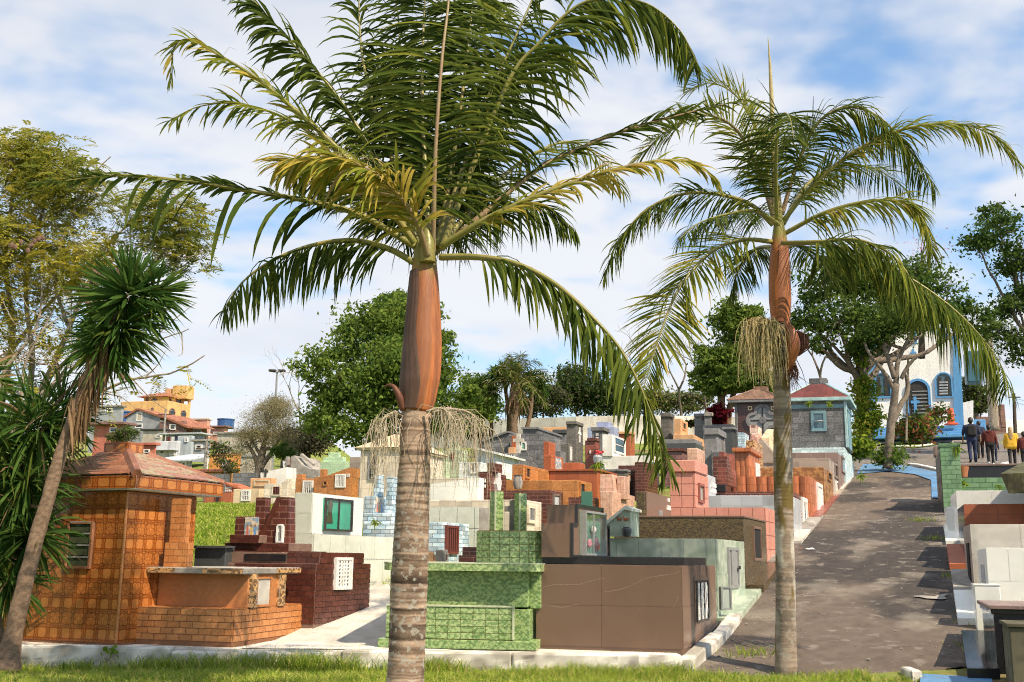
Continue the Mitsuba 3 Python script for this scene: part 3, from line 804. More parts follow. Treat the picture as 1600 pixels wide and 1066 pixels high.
def ledge(parent, F, mat, side, h=0.06, y0=0.0, y1=None, name='ledge', reach=.80):
    """the paved strip between a tomb's wall and the path, rising with the path"""
    xw = 0.0 if side > 0 else -F.W
    y1 = F.L if y1 is None else y1
    E, pts = (PLW if side > 0 else PR), []
    for yl in (y0, y1):
        w = F.o + F.v * xw + F.u * yl
        xe = path_x(w[1], E) + (reach if side > 0 else -0.24)
        pts.append((w, np.array([xe, w[1] + (w[0] - xe) * 0.25, 0])))
    if any((e[0] - w[0]) * side < 0.06 for w, e in pts):
        return
    v = []
    for w, e in pts:
        for q in (w, e):
            z = max(0.0, plane(q[0], q[1], PATH)) + 0.02 + h
            v += [[q[0], q[1], z], [q[0], q[1], z - 0.5]]
    part(parent, name, trimesh.convex.convex_hull(np.array(v)), mat)


# ---------------------------------------------------------------- the near tombs
def letters(parent, F, plane_, rect, n, mat, seed, name='lettering', d=0.02, rows=1):
    """raised lettering too small to read in the photograph: rows of strokes"""
    rng = np.random.default_rng(seed)
    a0, a1, b0, b1 = rect
    ms = []
    for r in range(rows):
        zb, zt = b1 - (b1 - b0) * (r + 0.85) / rows, b1 - (b1 - b0) * (r + 0.15) / rows
        for k in range(n):
            x = a0 + (a1 - a0) * (k + 0.5) / n
            w = (a1 - a0) / n * 0.36
            for s in range(2):
                xo = x + (s - 0.5) * w * 1.3
                h = zb + (zt - zb) * (0.55 + 0.45 * rng.random())
                args = (xo - w * 0.30, xo + w * 0.30)
                ms.append(bx(*args, -d, -0.002, zb, h, 0.001) if plane_ == 'front' else bx(0.002, d, *args, zb, h, 0.001))
            ms.append(bx(x - w, x + w, -d * 0.9, -0.002, zt - w * 0.5, zt, 0.001) if plane_ == 'front' else bx(0.002, d * 0.9, x - w, x + w, zt - w * 0.5, zt, 0.001))
    part(parent, name, F.world(join(ms)), mat)


def picture(parent, F, plane_, rect, name='tile_picture', mat='print_a', figures=True, fmat=None):
    """a framed devotional print: panel with robed figures as flat shapes"""
    a0, a1, b0, b1 = rect
    def put(poly, d0, d1):
        return F.world(prism(poly, -d1, -d0, 'xz') if plane_ == 'front' else prism(poly, d0, d1, 'yz'))
    key = part(parent, name, put(sbox(a0, b0, a1, b1), 0.002, 0.016), mat)
    if figures:
        w, h = a1 - a0, b1 - b0
        for k, (cx, m) in enumerate(((0.22, 'print_robe_red'), (0.5, 'print_gold'), (0.78, 'print_robe_blue'))):
            x = a0 + cx * w
            poly = Polygon([(x - 0.11 * w, b0 + 0.06 * h), (x + 0.12 * w, b0 + 0.06 * h), (x + 0.07 * w, b0 + 0.55 * h), (x - 0.06 * w, b0 + 0.55 * h)])
            part(key, 'robe', put(poly, 0.016, 0.019), m)
            part(key, 'face', put(shapely.Point(x, b0 + 0.62 * h).buffer(0.06 * h, 8), 0.016, 0.0195), 'skin')


def slope_tiles(parent, name, e0, e1, t0, t1, rows, tw, mats, thick=0.02, seed=1, lap=1.12):
    """roof tiles lying on the plane from the eave e0-e1 up to the line t0-t1 (world points)"""
    e0, e1, t0, t1 = (np.asarray(q, float) for q in (e0, e1, t0, t1))
    rng = np.random.default_rng(seed)
    ex = (e1 - e0) / np.linalg.norm(e1 - e0)
    nrm = np.cross(e1 - e0, t0 - e0); nrm /= np.linalg.norm(nrm)
    if nrm[2] < 0: nrm = -nrm
    up = np.cross(nrm, ex)
    if up @ (t0 - e0) < 0: up = -up
    H = (t0 - e0) @ up
    rh = H / rows
    for r in range(rows):
        f = r / rows
        a, b = e0 + (t0 - e0) * f, e1 + (t1 - e1) * f
        a2, b2 = e0 + (t0 - e0) * (f + 1 / rows), e1 + (t1 - e1) * (f + 1 / rows)
        xa, xb = max((a - e0) @ ex, (a2 - e0) @ ex), min((b - e0) @ ex, (b2 - e0) @ ex)
        x = xa - (tw * 0.5 if r % 2 else 0) - 0.1 * tw
        while x < xb - 0.01:
            lo, hi = max(x, xa), min(x + tw, xb)
            x += tw
            if hi - lo < 0.03: continue
            m = mats[int(rng.integers(len(mats)))]
            k = ('slope', m)
            if k not in _tileply: _tileply[k] = shape(bx(-0.5, 0.5, -0.5, 0.5, 0, 1, 0.03), m)
            M = np.eye(4)
            tilt = nrm * math.cos(0.03) - up * math.sin(0.03)
            M[:3, 0], M[:3, 1], M[:3, 2] = ex * (hi - lo - 0.008), np.cross(tilt, ex) * rh * lap, tilt * thick * rng.uniform(0.8, 1.3)
            M[:3, 3] = e0 + ex * (lo + hi) / 2 + up * (r + 0.5) * rh + nrm * (0.012 + 0.004 * rng.random())
            scene[numbered(f'{parent}__{name}')] = {**_tileply[k], 'to_world': T(M.tolist())}


def hip_roof(parent, F, x0, x1, y0, y1, z0, z1, inx, iny, mat, name='roof', ridge_mat=None):
    """truncated pyramid"""
    b = np.array([[x0, y0, z0], [x1, y0, z0], [x1, y1, z0], [x0, y1, z0], [x0 + inx, y0 + iny, z1], [x1 - inx, y0 + iny, z1], [x1 - inx, y1 - iny, z1], [x0 + inx, y1 - iny, z1]])
    m = trimesh.convex.convex_hull(b)
    key = part(parent, name, F.world(m), mat)
    W = lambda q: np.asarray(q) @ F.M[:3, :3].T + F.o
    if ridge_mat:
        for i, j in ((0, 4), (1, 5), (2, 6)):
            part(key, 'ridge', tube([W(b[i]), W(b[j])], 0.045, 6), ridge_mat)
    return W(b), key


# --- ornate orange tile crypt with a hipped roof, far left
k = thing('crypt', 'orange crypt clad in patterned glazed tiles under a hipped tiled roof', 'crypt')
F = frame_at(181, 1005, 15.45, 21)
W = -F.front(45, 900)[0]; H = F.front(195, 766)[1]; L = F.right(302, 850)[0]
part(k, 'wall', F.world(bx(-W - 0.4, 0, 0, L, -0.2, H, 0.01)), 'orange_grout')
x0, z0 = F.front(103, 888); x1, z1 = F.front(149, 815)
opening(k, F, 'front', (x0, x1, z0, z1), 'orange_grout', 'dark_void', 0, fw=0.035, name='window', proud=0.05)
for q in range(4):
    za, zb = z0 + (z1 - z0) * (q + 0.12) / 4, z0 + (z1 - z0) * (q + 0.90) / 4
    g = bx(x0 + 0.05, x1 - 0.05, -0.030, -0.022, za, zb, 0.002)
    g.vertices = np.asarray(g.vertices) + [0, 0, 0]
    part(f'{k}__window', 'louver', F.world(g), 'louver_glass')
    part(f'{k}__window', 'louver_rail', F.world(bx(x0 + 0.04, x1 - 0.04, -0.05, -0.02, zb, zb + 0.02, 0.003)), 'grey_metal')
tiles(k, 'tile', F, 'front', (-W - 0.4, 0, 0, H - 0.02), 0.212, 0.205, ['ornate_tile', 'ornate_tile'], gap=0.006, proud=0.012, holes=[(x0 - .02, x1 + .02, z0, z1)])
tiles(k, 'tile', F, 'right', (0, L, 0, H - 0.02), 0.212, 0.205, ['ornate_tile', 'ornate_tile'], gap=0.006, proud=0.012)
part(k, 'corner_trim', F.world(bx(-0.012, 0.020, -0.020, 0.012, 0, H - 0.02, 0.006)), 'orange_brick_b')
ef = 0.20
zf0, zf1 = H, H + 0.20
part(k, 'eave', F.world(bx(-W - 0.6, 0.26, -0.15, L + 0.3, zf0, zf1, 0.01)), 'white_plaster')
FF = Frame(F.o + F.v * 0.26 - F.u * 0.15, 21)
tiles(k, 'fascia_tile', FF, 'front', (-W - 0.86, 0, zf0 + 0.014, zf1 - 0.005), 0.30, 0.2, ['ornate_tile', 'ornate_tile'], gap=0.006)
tiles(k, 'fascia_tile', FF, 'right', (0, L + 0.45, zf0 + 0.014, zf1 - 0.005), 0.30, 0.2, ['ornate_tile', 'ornate_tile'], gap=0.006)
rx0, rx1, ry0, ry1 = -W - 0.6, 0.26, -0.15, L + 0.3
zr = zf1 + 0.37
cw = 0.27
cxm, cym = (rx0 + rx1) / 2 + 0.22, (ry0 + ry1) / 2 - 0.1
base = np.array([[rx0, ry0, zf1], [rx1, ry0, zf1], [rx1, ry1, zf1], [rx0, ry1, zf1], [cxm - cw, cym - cw * .8, zr], [cxm + cw, cym - cw * .8, zr], [cxm + cw, cym + cw * .8, zr], [cxm - cw, cym + cw * .8, zr]])
rk = part(k, 'roof', F.world(trimesh.convex.convex_hull(base)), 'roof_grout')
B = base @ F.M[:3, :3].T + F.o
slope_tiles(rk, 'roof_tile', B[0], B[1], B[4], B[5], 6, 0.42, ['rust_roof_tile', 'rust_roof_tile', 'rust_roof_tile_b'], seed=2)
slope_tiles(rk, 'roof_tile', B[1], B[2], B[5], B[6], 11, 0.26, ['mossy_roof_tile', 'rust_roof_tile_b', 'mossy_roof_tile'], seed=3)
part(rk, 'hip_tile', tube([B[1] + [0, 0, .01], B[5] + [0, 0, .02]], 0.075, 6), 'rust_roof_tile')
part(rk, 'hip_tile', tube([B[2] + [0, 0, .01], B[6] + [0, 0, .02]], 0.06, 6), 'rust_roof_tile')
part(k, 'roof_cap', F.world(bx(cxm - cw + .05, cxm + cw - .05, cym - cw * .8 + .05, cym + cw * .8 - .05, zr - 0.02, zr + 0.19, 0.01)), 'orange_grout')
FC = Frame((np.array([cxm + cw - .05, cym - cw * .8 + .05, 0]) @ F.M[:3, :3].T) + F.o, 21)
tiles(k, 'cap_tile', FC, 'front', (-2 * cw + .1, 0, zr + 0.01, zr + 0.185), 0.22, 0.18, ['ornate_tile', 'ornate_tile'])
tiles(k, 'cap_tile', FC, 'right', (0, 1.6 * cw - .1, zr + 0.01, zr + 0.185), 0.2, 0.18, ['ornate_tile', 'ornate_tile'])

# --- orange brick tomb with a slab, in front of the crypt
OB = ['orange_brick', 'orange_brick_b']
k = thing('tomb', 'small orange brick tomb with an overhanging spotted slab, in front of the patterned orange crypt', 'tomb')
F = block(k, 'base', 203, 363, 470, 953, 1004, 15.4, 'orange_grout', yaw=16, sink=0.2)
tiles(k, 'brick', F, 'front', (-F.W, 0, 0, F.H), 0.20, F.H / 5, OB, 0.5, 0.010)
tiles(k, 'brick', F, 'right', (0, F.L, 0, F.H), 0.20, F.H / 5, OB, 0.5, 0.010)
tiles(k, 'coping_brick', F, 'top', (-F.W, 0, 0, 0.34), 0.30, 0.17, OB, 0.0, 0.010, at_=F.H)
tiles(k, 'coping_brick', F, 'top', (-0.42, 0, 0.34, F.L), 0.21, 0.25, OB, 0.0, 0.010, at_=F.H)
G = block(k, 'chamber', 246, 386, 441, 893, 951, 15.75, 'orange_wall', yaw=16)
y0, z0 = G.right(397, 954); y1, z1 = G.right(423, 901)
opening(k, G, 'right', (y0, y1, 0.01, z1), 'orange_wall', 'pale_concrete', 0, fw=0.03, name='door', proud=0.03)
part(k, 'post', G.world(bx(-0.02, 0.05, y0 - 0.18, y0 - 0.02, 0, G.H, 0.006)), 'leopard_tile')
ye = G.right(432, 930)[0]
part(k, 'post', G.world(bx(-0.02, 0.05, ye, G.L + 0.02, 0, G.H, 0.006)), 'leopard_tile')
S = block(k, 'slab', 214, 381, 470, 888, 898, 15.5, 'concrete', yaw=16, c=0.02, label='weathered concrete slab with spotted tile edging')
for a, b in ((0.0, 0.36), (0.62, 0.985)):
    part(k, 'edge_tile', S.world(bx(-S.W * (1 - a), -S.W * (1 - b), -0.014, -0.001, 0.01, S.H - 0.008, 0.003)), 'leopard_tile')
part(k, 'edge_tile', S.world(bx(0.001, 0.014, S.L * 0.55, S.L * 0.99, 0.01, S.H - 0.008, 0.003)), 'leopard_tile')
P = block(k, 'pedestal', 257, 290, 301, 848, 890, 15.95, 'orange_grout', yaw=16, c=0.01)
tiles(k, 'brick', P, 'front', (-P.W, 0, 0, P.H), 0.15, 0.085, OB, 0.5, 0.006)
tiles(k, 'brick', P, 'right', (0, P.L, 0, P.H), 0.15, 0.085, OB, 0.5, 0.006)
P = block(k, 'headstone', 267, 288, 296, 779, 848, 16.05, 'orange_grout', yaw=16, c=0.01)
tiles(k, 'brick', P, 'front', (-P.W, 0, 0, P.H), 0.17, 0.085, OB, 0.5, 0.006)
tiles(k, 'brick', P, 'right', (0, P.L, 0, P.H), 0.17, 0.085, OB, 0.5, 0.006)

# --- dark polished granite tomb behind it
k = thing('tomb', 'low polished dark granite tomb between the orange crypt and the maroon brick tomb', 'tomb')
F = block(k, 'base', 303, 351, 366, 856, 892, 17.6, 'charcoal_granite', sink=0.3)
F = block(k, 'lid', 300, 353, 368, 853, 857, 17.5, 'charcoal_granite')

# --- maroon brick tomb
MB = ['maroon_brick', 'maroon_brick', 'maroon_brick_b']
k = thing('tomb', 'maroon glazed brick tomb with a white lattice door and a slanted headstone', 'tomb')
F = block(k, 'base', 345, 491, 577, 881, 958, 17.3, 'maroon_grout', sink=0.3)
y0, z0 = F.right(520, 922); y1, z1 = F.right(548, 871)
tiles(k, 'brick', F, 'front', (-F.W * 0.86, 0, -0.17, F.H), 0.165, 0.085, MB, 0.5, 0.010, most=290)
ycut = F.right(567, 900)[0]
tiles(k, 'brick', F, 'right', (0, F.L, -0.17, F.H), 0.20, 0.085, MB, 0.5, 0.010, holes=[(y0, y1, z0, F.H + 1)], most=200)
U = Frame(F.o + [0, 0, F.H], YAW)
uz = F.front(491, 863)[1] - F.H
part(k, 'upper_tier', U.world(bx(-F.W * 0.97, 0, 0.10, ycut, 0, uz, 0.01)), 'maroon_grout')
UB = Frame(U.o + U.u * 0.10, YAW)
tiles(k, 'brick', UB, 'front', (-0.55, 0, 0, uz), 0.165, 0.085, MB, 0.5, 0.010)
tiles(k, 'brick', UB, 'right', (0, ycut - 0.10, 0, uz), 0.20, 0.085, MB, 0.5, 0.010, holes=[(y0 - 0.1, y1 - 0.1, -1, z1 - F.H)])
tiles(k, 'coping_brick', UB, 'top', (-F.W * 0.96, 0, 0, 0.2), 0.2, 0.2, MB, 0.0, 0.008, at_=uz)
part(k, 'recess_panel', UB.world(bx(-F.W * 0.80, -0.57, -0.02, 0.0, 0.035, uz - 0.035, 0.004)), 'black_granite', label='black strip let into the upper tier')
dk = opening(k, F, 'right', (y0, y1, z0, z1), 'white_metal', 'dark_void', 5, fw=0.045, name='door', proud=0.05, label=None) if False else opening(k, F, 'right', (y0, y1, z0, z1), 'white_metal', 'dark_void', 5, fw=0.045, name='door', proud=0.05)
nn = 5
for r in range(7):
    for c in range(3):
        a = y0 + 0.05 + (y1 - y0 - 0.1) * (c + 0.5) / 3; b = z0 + 0.05 + (z1 - z0 - 0.1) * (r + 0.5) / 7
        e = tube([(0.032, a + (y1 - y0) * 0.13 * math.cos(t), b + (z1 - z0) * 0.065 * math.sin(t)) for t in np.linspace(0, 2 * np.pi, 11)], 0.011, 5, cap=False)
        part(dk, 'lattice_ring', F.world(e), 'white_metal')
# stepped and slanted headstone at its left end, seen from the side
HS = frame_at(451, 862, 17.9)
for xl, xr, yt, yb in ((351, 451, 849, 862), (359, 405, 836, 849)):
    G = frame_at(xr, yb, 17.9)
    w = -G.front(xl, yb)[0]; h = G.front(xr, yt)[1]
    part(k, 'step', G.world(bx(-w, 0, 0, 0.7, 0, h, 0.008)), 'maroon_grout')
    tiles(k, 'brick', G, 'front', (-w, 0, 0, h), 0.17, 0.08, MB, 0.5, 0.008)
G = frame_at(451, 850, 18.0)
gz = lambda px, py: G.front(px, py)
poly = [gz(382, 851), gz(451, 851), gz(451, 777), gz(434, 777), gz(404, 843), gz(382, 845)]
part(k, 'headstone', G.world(prism(poly, 0, 0.20, 'xz')), 'far_maroon', label='headstone with a slanting edge')
pl = Polygon([gz(404, 843), gz(434, 777), gz(441, 777), gz(411, 843)])
part(k, 'slant_trim', G.world(prism(pl, -0.03, 0.23, 'xz')), 'maroon_brick_b')
x0, z0 = gz(433, 848); x1, z1 = gz(445, 819)
opening(k, G, 'front', (x0, x1, z0, z1), 'white_metal', 'mirror_grey', 0, fw=0.03, name='niche', proud=0.05, arch=True)
part(f'{k}__niche', 'figurine', G.world(moved(cross_mesh(0.05, 0.14, 0.03), (x0 + x1) / 2, -0.035, z0 + 0.06)), 'grey_metal')
x0, z0 = gz(365, 851); x1, z1 = gz(382, 807)
part(k, 'headstone_post', G.world(bx(x0, x1, 0, 0.2, z0, z1, 0.01)), 'far_maroon')
x0, z0 = gz(396, 843); x1, z1 = gz(419, 777)
part(k, 'headstone_slab', G.world(bx(x0 - .02, x1 - .06, 0.03, 0.19, z0, z1, 0.01)), 'far_maroon')
x0, z0 = gz(382, 843); x1, z1 = gz(405, 808)
part(k, 'picture_back', G.world(bx(x0 - 0.01, x1 + 0.01, 0.0, 0.25, z0 - 0.02, z1 + 0.01, 0.006)), 'far_maroon')
picture(k, G, 'front', (x0, x1, z0, z1))

# --- white and pale green tile tomb with a green glass cabinet
k = thing('tomb', 'tall pale marble tile tomb with a green glass cabinet, behind the maroon brick tomb', 'tomb')
F = block(k, 'base', 455, 486, 640, 834, 925, 19.3, 'concrete', sink=0.4)
tiles(k, 'panel', F, 'right', (0, F.L, -0.3, F.H), 0.55, 0.40, ['pale_marble'], 0.35, 0.012)
tiles(k, 'panel', F, 'front', (-F.W, 0, 0, F.H), 0.40, 0.44, ['pale_marble'], 0, 0.007)
G = block(k, 'headstone', 460, 486, 566, 770, 834, 19.35, 'white_tile')
tiles(k, 'panel', G, 'front', (-G.W, 0, 0, G.H), 0.36, 0.42, ['pale_marble'], 0, 0.007)
tiles(k, 'panel', G, 'right', (0, G.L, 0, G.H), G.L / 2, G.H, ['white_tile'], 0, 0.005)
y0, z0 = G.right(502, 829); y1, z1 = G.right(547, 782)
ck = part(k, 'cabinet', G.world(bx(0.0, 0.035, y0, y1, z0, z1, 0.004)), 'teal_inside')
part(ck, 'frame', G.world(prism(sbox(y0, z0, y1, z1).difference(sbox(y0 + .035, z0 + .035, y1 - .035, z1 - .035)), 0.036, 0.075, 'yz')), 'dark_metal')
part(ck, 'mullion', G.world(bx(0.04, 0.072, (y0 + y1) / 2 - 0.012, (y0 + y1) / 2 + 0.012, z0 + .036, z1 - .036, 0.003)), 'dark_metal')
part(ck, 'pane', G.world(trimesh.Trimesh([[0.06, y0 + .03, z0 + .03], [0.06, y1 - .03, z0 + .03], [0.06, y1 - .03, z1 - .03], [0.06, y0 + .03, z1 - .03]], [[0, 1, 2], [0, 2, 3]], process=False)), 'clear_pane')
part(ck, 'figurine', G.world(moved(prism(Polygon([(0, 0), (.22, 0), (.16, .2), (.2, .34), (.1, .42), (.03, .3), (.05, .15)]), 0, 0.02, 'yz'), 0.037, y0 + 0.07, z0 + 0.14)), 'louver_glass')

# --- light blue brick tomb behind the palm
k = thing('tomb', 'light blue brick tomb with a maroon barred door, half hidden by the nearest palm trunk', 'tomb')
F = block(k, 'base', 566, 690, 733, 816, 885, 21.9, 'blue_brick', sink=0.5)
y0, z0 = F.right(694, 866); y1, z1 = F.right(714, 822)
opening(k, F, 'right', (y0, y1, z0, z1), 'rust_bars', 'dark_void', 5, barmat='rust_bars', fw=0.05, name='door', proud=0.05)
F = block(k, 'tier', 565, 612, 640, 802, 818, 22.2, 'blue_brick')
G = block(k, 'headstone', 568, 584, 619, 775, 803, 22.4, 'blue_brick')
picture(k, G, 'right', (G.right(586, 790)[0], G.right(598, 790)[0], 0.02, G.H - 0.02))
block(k, 'pillar', 584, 592, 600, 742, 776, 22.6, 'blue_brick')
block(k, 'pillar', 603, 613, 622, 745, 790, 22.3, 'blue_brick')

# --- green terrazzo tile tomb on the whitewashed kerb
GT = ['green_tile', 'green_tile', 'green_tile_b']
k = thing('tomb', 'green speckled tile tomb with two pillars and a small grey cross between them', 'tomb')
C = frame_at(801, 1004, 15.32, 8)
wl = -C.front(603, 980)[0]


def octo(x0, x1, y0, y1, cut):
    return Polygon([(x0 + cut, y0), (x1 - cut, y0), (x1, y0 + cut), (x1, y1), (x0, y1), (x0, y0 + cut)])


def zc(py):
    return C.front(801, py)[1]


part(k, 'footing', C.world(bx(-wl - 0.1, 0.33, -0.05, 2.0, -0.1, 0.02, 0.01)), 'green_tile_b')
part(k, 'base', C.world(bx(-wl, 0, 0, 2.0, 0.02, zc(950), 0.01)), 'green_grout')
part(k, 'base_side', C.world(bx(0.0, 0.22, 0.12, 2.0, 0.02, zc(953), 0.01)), 'green_tile_b')
tiles(k, 'tile', C, 'front', (-wl, 0, 0.03, zc(950)), 0.175, zc(950) / 5, GT, 0, 0.008)
part(k, 'base_trim', C.world(bx(-wl - 0.012, 0.02, -0.028, 0.02, zc(950), zc(947), 0.004)), 'green_trim')
part(k, 'corner_trim', C.world(bx(-0.008, 0.022, -0.024, 0.012, 0.03, zc(950), 0.004)), 'green_trim')
part(k, 'chamber', C.world(bx(-wl, 0.18, 0.16, 1.95, zc(950), zc(893), 0.01)), 'green_tile_b')
part(k, 'chamber_side', C.world(bx(0.18, 0.34, 0.4, 1.9, zc(953), zc(893), 0.01)), 'green_tile_b')
sl = part(k, 'slab', C.world(prism(octo(-wl - 0.05, 0.38, -0.10, 2.0, 0.1), zc(893), zc(882), 'xy')), 'green_tile')
part(sl, 'slab_trim', C.world(prism(octo(-wl - 0.056, 0.386, -0.106, 2.0, 0.1), zc(882), zc(880), 'xy')), 'green_trim')
D = Frame(C.o + C.u * 0.45, 8)
dx = lambda px: D.front(px, 860)[0]
zt = lambda py: D.front(801, py)[1]
x0, x1 = dx(741), dx(845)
cl, cr = dx(765) - x0, x1 - dx(826)
hp = Polygon([(x0, cl), (x0 + cl, 0), (x1 - cr, 0), (x1, cr), (x1, 0.8), (x0, 0.8)])
hk = part(k, 'headstone', D.world(prism(hp, zt(883), zt(829), 'xy')), 'green_grout')
tiles(hk, 'tile', D, 'front', (x0 + cl, x1 - cr, zt(882), zt(830)), 0.145, (zt(830) - zt(882)) / 5, GT, 0, 0.008)
for s, q in ((1, (x0 + cl, 0)), (-1, (x1, cr))):
    E = Frame(np.array([q[0], q[1], 0]) @ D.M[:3, :3].T + D.o, 8 + 45 * s)
    tiles(hk, 'tile', E, 'front', (-(cl if s > 0 else cr) * 1.414, 0, zt(882), zt(830)), 0.145, (zt(830) - zt(882)) / 5, GT, 0, 0.008)
for px, t in ((769, 766), (808, 769)):
    xm = dx(px)
    r = 0.5 * (dx(781) - dx(759)) if px < 790 else 0.5 * (dx(818) - dx(798))
    sq = Polygon([(xm - r, 0.25 + r * 1.0), (xm, 0.25), (xm + r, 0.25 + r), (xm, 0.25 + 2 * r)])
    part(k, 'pillar', D.world(prism(sq, zt(829), zt(t), 'xy')), 'green_tile_b')
    part(k, 'pillar_trim', D.world(moved(bx(-0.012, 0.012, -0.012, 0.012, zt(829), zt(t), 0.004), xm, 0.246, 0)), 'green_trim')
part(k, 'cross', D.world(moved(cross_mesh(dx(805) - dx(780), zt(779) - zt(829), 0.1, 0.72, 0.10), (dx(793)), 0.42, zt(829))), 'concrete', label='small grey stone cross')

# --- brown stone tomb with a black lid and a glass display
k = thing('tomb', 'brown polished stone tomb with a black lid and a stepped glass display headstone', 'tomb')
F = block(k, 'base', 838, 1067, 1118, 884, 1017, 15.25, 'brown_panel', sink=0.3, c=0.006)
for (a0, a1) in ((-F.W, -F.W * 0.545), (-F.W * 0.545, 0)):
    tiles(k, 'panel', F, 'front', (a0, a1, 0.015, F.H), a1 - a0, F.H / 2, ['brown_panel'], 0, 0.004, 0.010)
y0, z0 = F.right(1086, 973); y1, z1 = F.right(1103, 906)
tiles(k, 'panel', F, 'right', (0, F.L, 0.02, F.H), F.L / 2, F.H / 2, ['brown_panel'], 0, 0.004, 0.010, holes=[(y0 - .03, y1 + .03, z0, z1)])
part(k, 'door_surround', F.world(prism(sbox(y0 - .06, z0 - .05, y1 + .06, z1 + .05).difference(sbox(y0, z0, y1, z1)), 0.012, 0.02, 'yz')), 'brown_panel')
dk = opening(k, F, 'right', (y0, y1, z0, z1), 'dark_metal', 'dark_void', 3, 'white_metal', fw=0.03, name='door', proud=0.045)
rng = np.random.default_rng(5)
for q in range(3):
    a = y0 + (y1 - y0) * (q + 0.5) / 3
    for s in (-1, 1):
        part(dk, 'scroll', F.world(tube([(0.04, a + s * 0.03 * math.sin(t * 1.5), z0 + 0.08 + (z1 - z0 - 0.16) * t / 6.3) for t in np.linspace(0, 6.3, 24)], 0.006, 5)), 'white_metal')
for vx, vz, ex, ez in ((-1.0, .70, -.52, .82), (-.53, .66, 0.0, .95), (-.20, .12, -.02, .62), (-1, .48, -.7, .5), (-.45, .08, -.25, .55)):
    t = np.linspace(0, 1, 20)
    zz = (vz + (ez - vz) * t) * F.H + 0.02 * np.sin(t * 9 + vx * 7)
    xx = (vx + (ex - vx) * t) * F.W
    part(k, 'vein', F.world(tube(np.column_stack([xx, np.full(20, -0.0105), zz]), 0.0018, 4)), 'brown_vein')
LID = block(k, 'lid', 846, 1069, 1103, 871, 884, 15.42, 'black_granite', c=0.006)
HD = frame_at(893, 871, 15.6)
hy = lambda px, py: HD.right(px, py)
ya, yb_ = 0.0, hy(951, 840)[0]
sh = hy(893, 818)[1]; tp = hy(908, 790)[1]
q = yb_
prof = [(0, 0), (q, 0), (q, sh * 1.02), (q * 0.82, sh * 1.02), (q * 0.82, tp), (q * 0.12, tp), (q * 0.12, sh), (0, sh)]
wl = -HD.front(846, 850)[0]
part(k, 'headstone', HD.world(prism(prof, -wl, 0, 'yz')), 'brown_panel', label='stepped brown headstone with black edging')
pin = Polygon(prof).buffer(-0.035, join_style=2)
part(k, 'headstone_edge', HD.world(prism(Polygon(prof).buffer(0.012, join_style=2).difference(pin), -0.012, 0.02, 'yz')), 'black_granite')
ga, gb = q * 0.20, q * 0.76
gz0, gz1 = 0.03, tp * 0.90
ck = part(k, 'display_case', HD.world(bx(0.001, 0.01, ga, gb, gz0, gz1, 0.002)), 'aqua_inside')
part(ck, 'frame', HD.world(prism(sbox(ga, gz0, gb, gz1).difference(sbox(ga + .03, gz0 + .03, gb - .03, gz1 - .03)), 0.011, 0.10, 'yz')), 'grey_metal')
part(ck, 'mullion', HD.world(bx(0.08, 0.10, ga + (gb - ga) * .36, ga + (gb - ga) * .38, gz0 + .03, gz1 - .03, 0.002)), 'grey_metal')
part(ck, 'pane', HD.world(trimesh.Trimesh([[0.09, ga + .02, gz0 + .02], [0.09, gb - .02, gz0 + .02], [0.09, gb - .02, gz1 - .02], [0.09, ga + .02, gz1 - .02]], [[0, 1, 2], [0, 2, 3]], process=False)), 'clear_pane')
for q_, (yy, zz, mt) in enumerate(((0.30, 0.12, 'flower_pink'), (0.62, 0.16, 'flower_pink'), (0.5, 0.42, 'white_tile'), (0.68, 0.05, 'flower_red'))):
    s = trimesh.creation.icosphere(2, 0.06)
    v = np.asarray(s.vertices); s.vertices = v * (1 + 0.5 * (meshkit.noise(v * 45 + q_)[:, None] - 0.5)) * [0.6, 1, 1.1] + [0.05, ga + (gb - ga) * yy, gz0 + (gz1 - gz0) * (0.15 + zz)]
    part(ck, 'flower', HD.world(s), mt, smooth=True)
ledge(k, F, 'black_granite', 1, 0.12, name='plinth', reach=.60)

# --- green marble tomb
k = thing('tomb', 'pale green veined marble tomb with a pointed headstone', 'tomb')
F = block(k, 'base', 930, 1121, 1163, 842, 955, 17.7, 'green_marble', sink=0.3)
tiles(k, 'panel', F, 'front', (-F.W, 0, 0, F.H), 0.36, F.H / 2, ['green_marble'], 0, 0.006, holes=[])
y0, z0 = F.right(1137, 920); y1, z1 = F.right(1151, 856)
tiles(k, 'panel', F, 'right', (0, F.L, 0, F.H), F.L / 3, F.H / 2, ['green_marble'], 0, 0.006, holes=[(y0, y1, z0, z1)])
dk = opening(k, F, 'right', (y0, y1, max(z0, .03), z1), 'grey_metal', 'grey_metal', 1, 'grey_metal', fw=0.05, name='door', proud=0.04)
part(dk, 'handle', F.world(bx(0.05, 0.075, y1 - 0.14, y1 - 0.06, (z0 + z1) / 2 - 0.03, (z0 + z1) / 2 + 0.03, 0.004)), 'dark_metal')
G = frame_at(985, 838, 17.95)
t = lambda px, py: G.front(px, py)
w = [t(946, 838), t(985, 838), t(985, 795), t(977, 790), t(946, 817)]
part(k, 'headstone', G.world(prism(w, 0, 0.55, 'xz')), 'green_marble', smooth=False)
part(k, 'headstone_coping', G.world(prism([t(944, 818), t(977, 791), t(988, 795), t(988, 799), t(977, 796), t(944, 824)], -0.05, 0.6, 'xz')), 'pale_marble')
r0 = t(964, 816); r1 = t(982, 807)
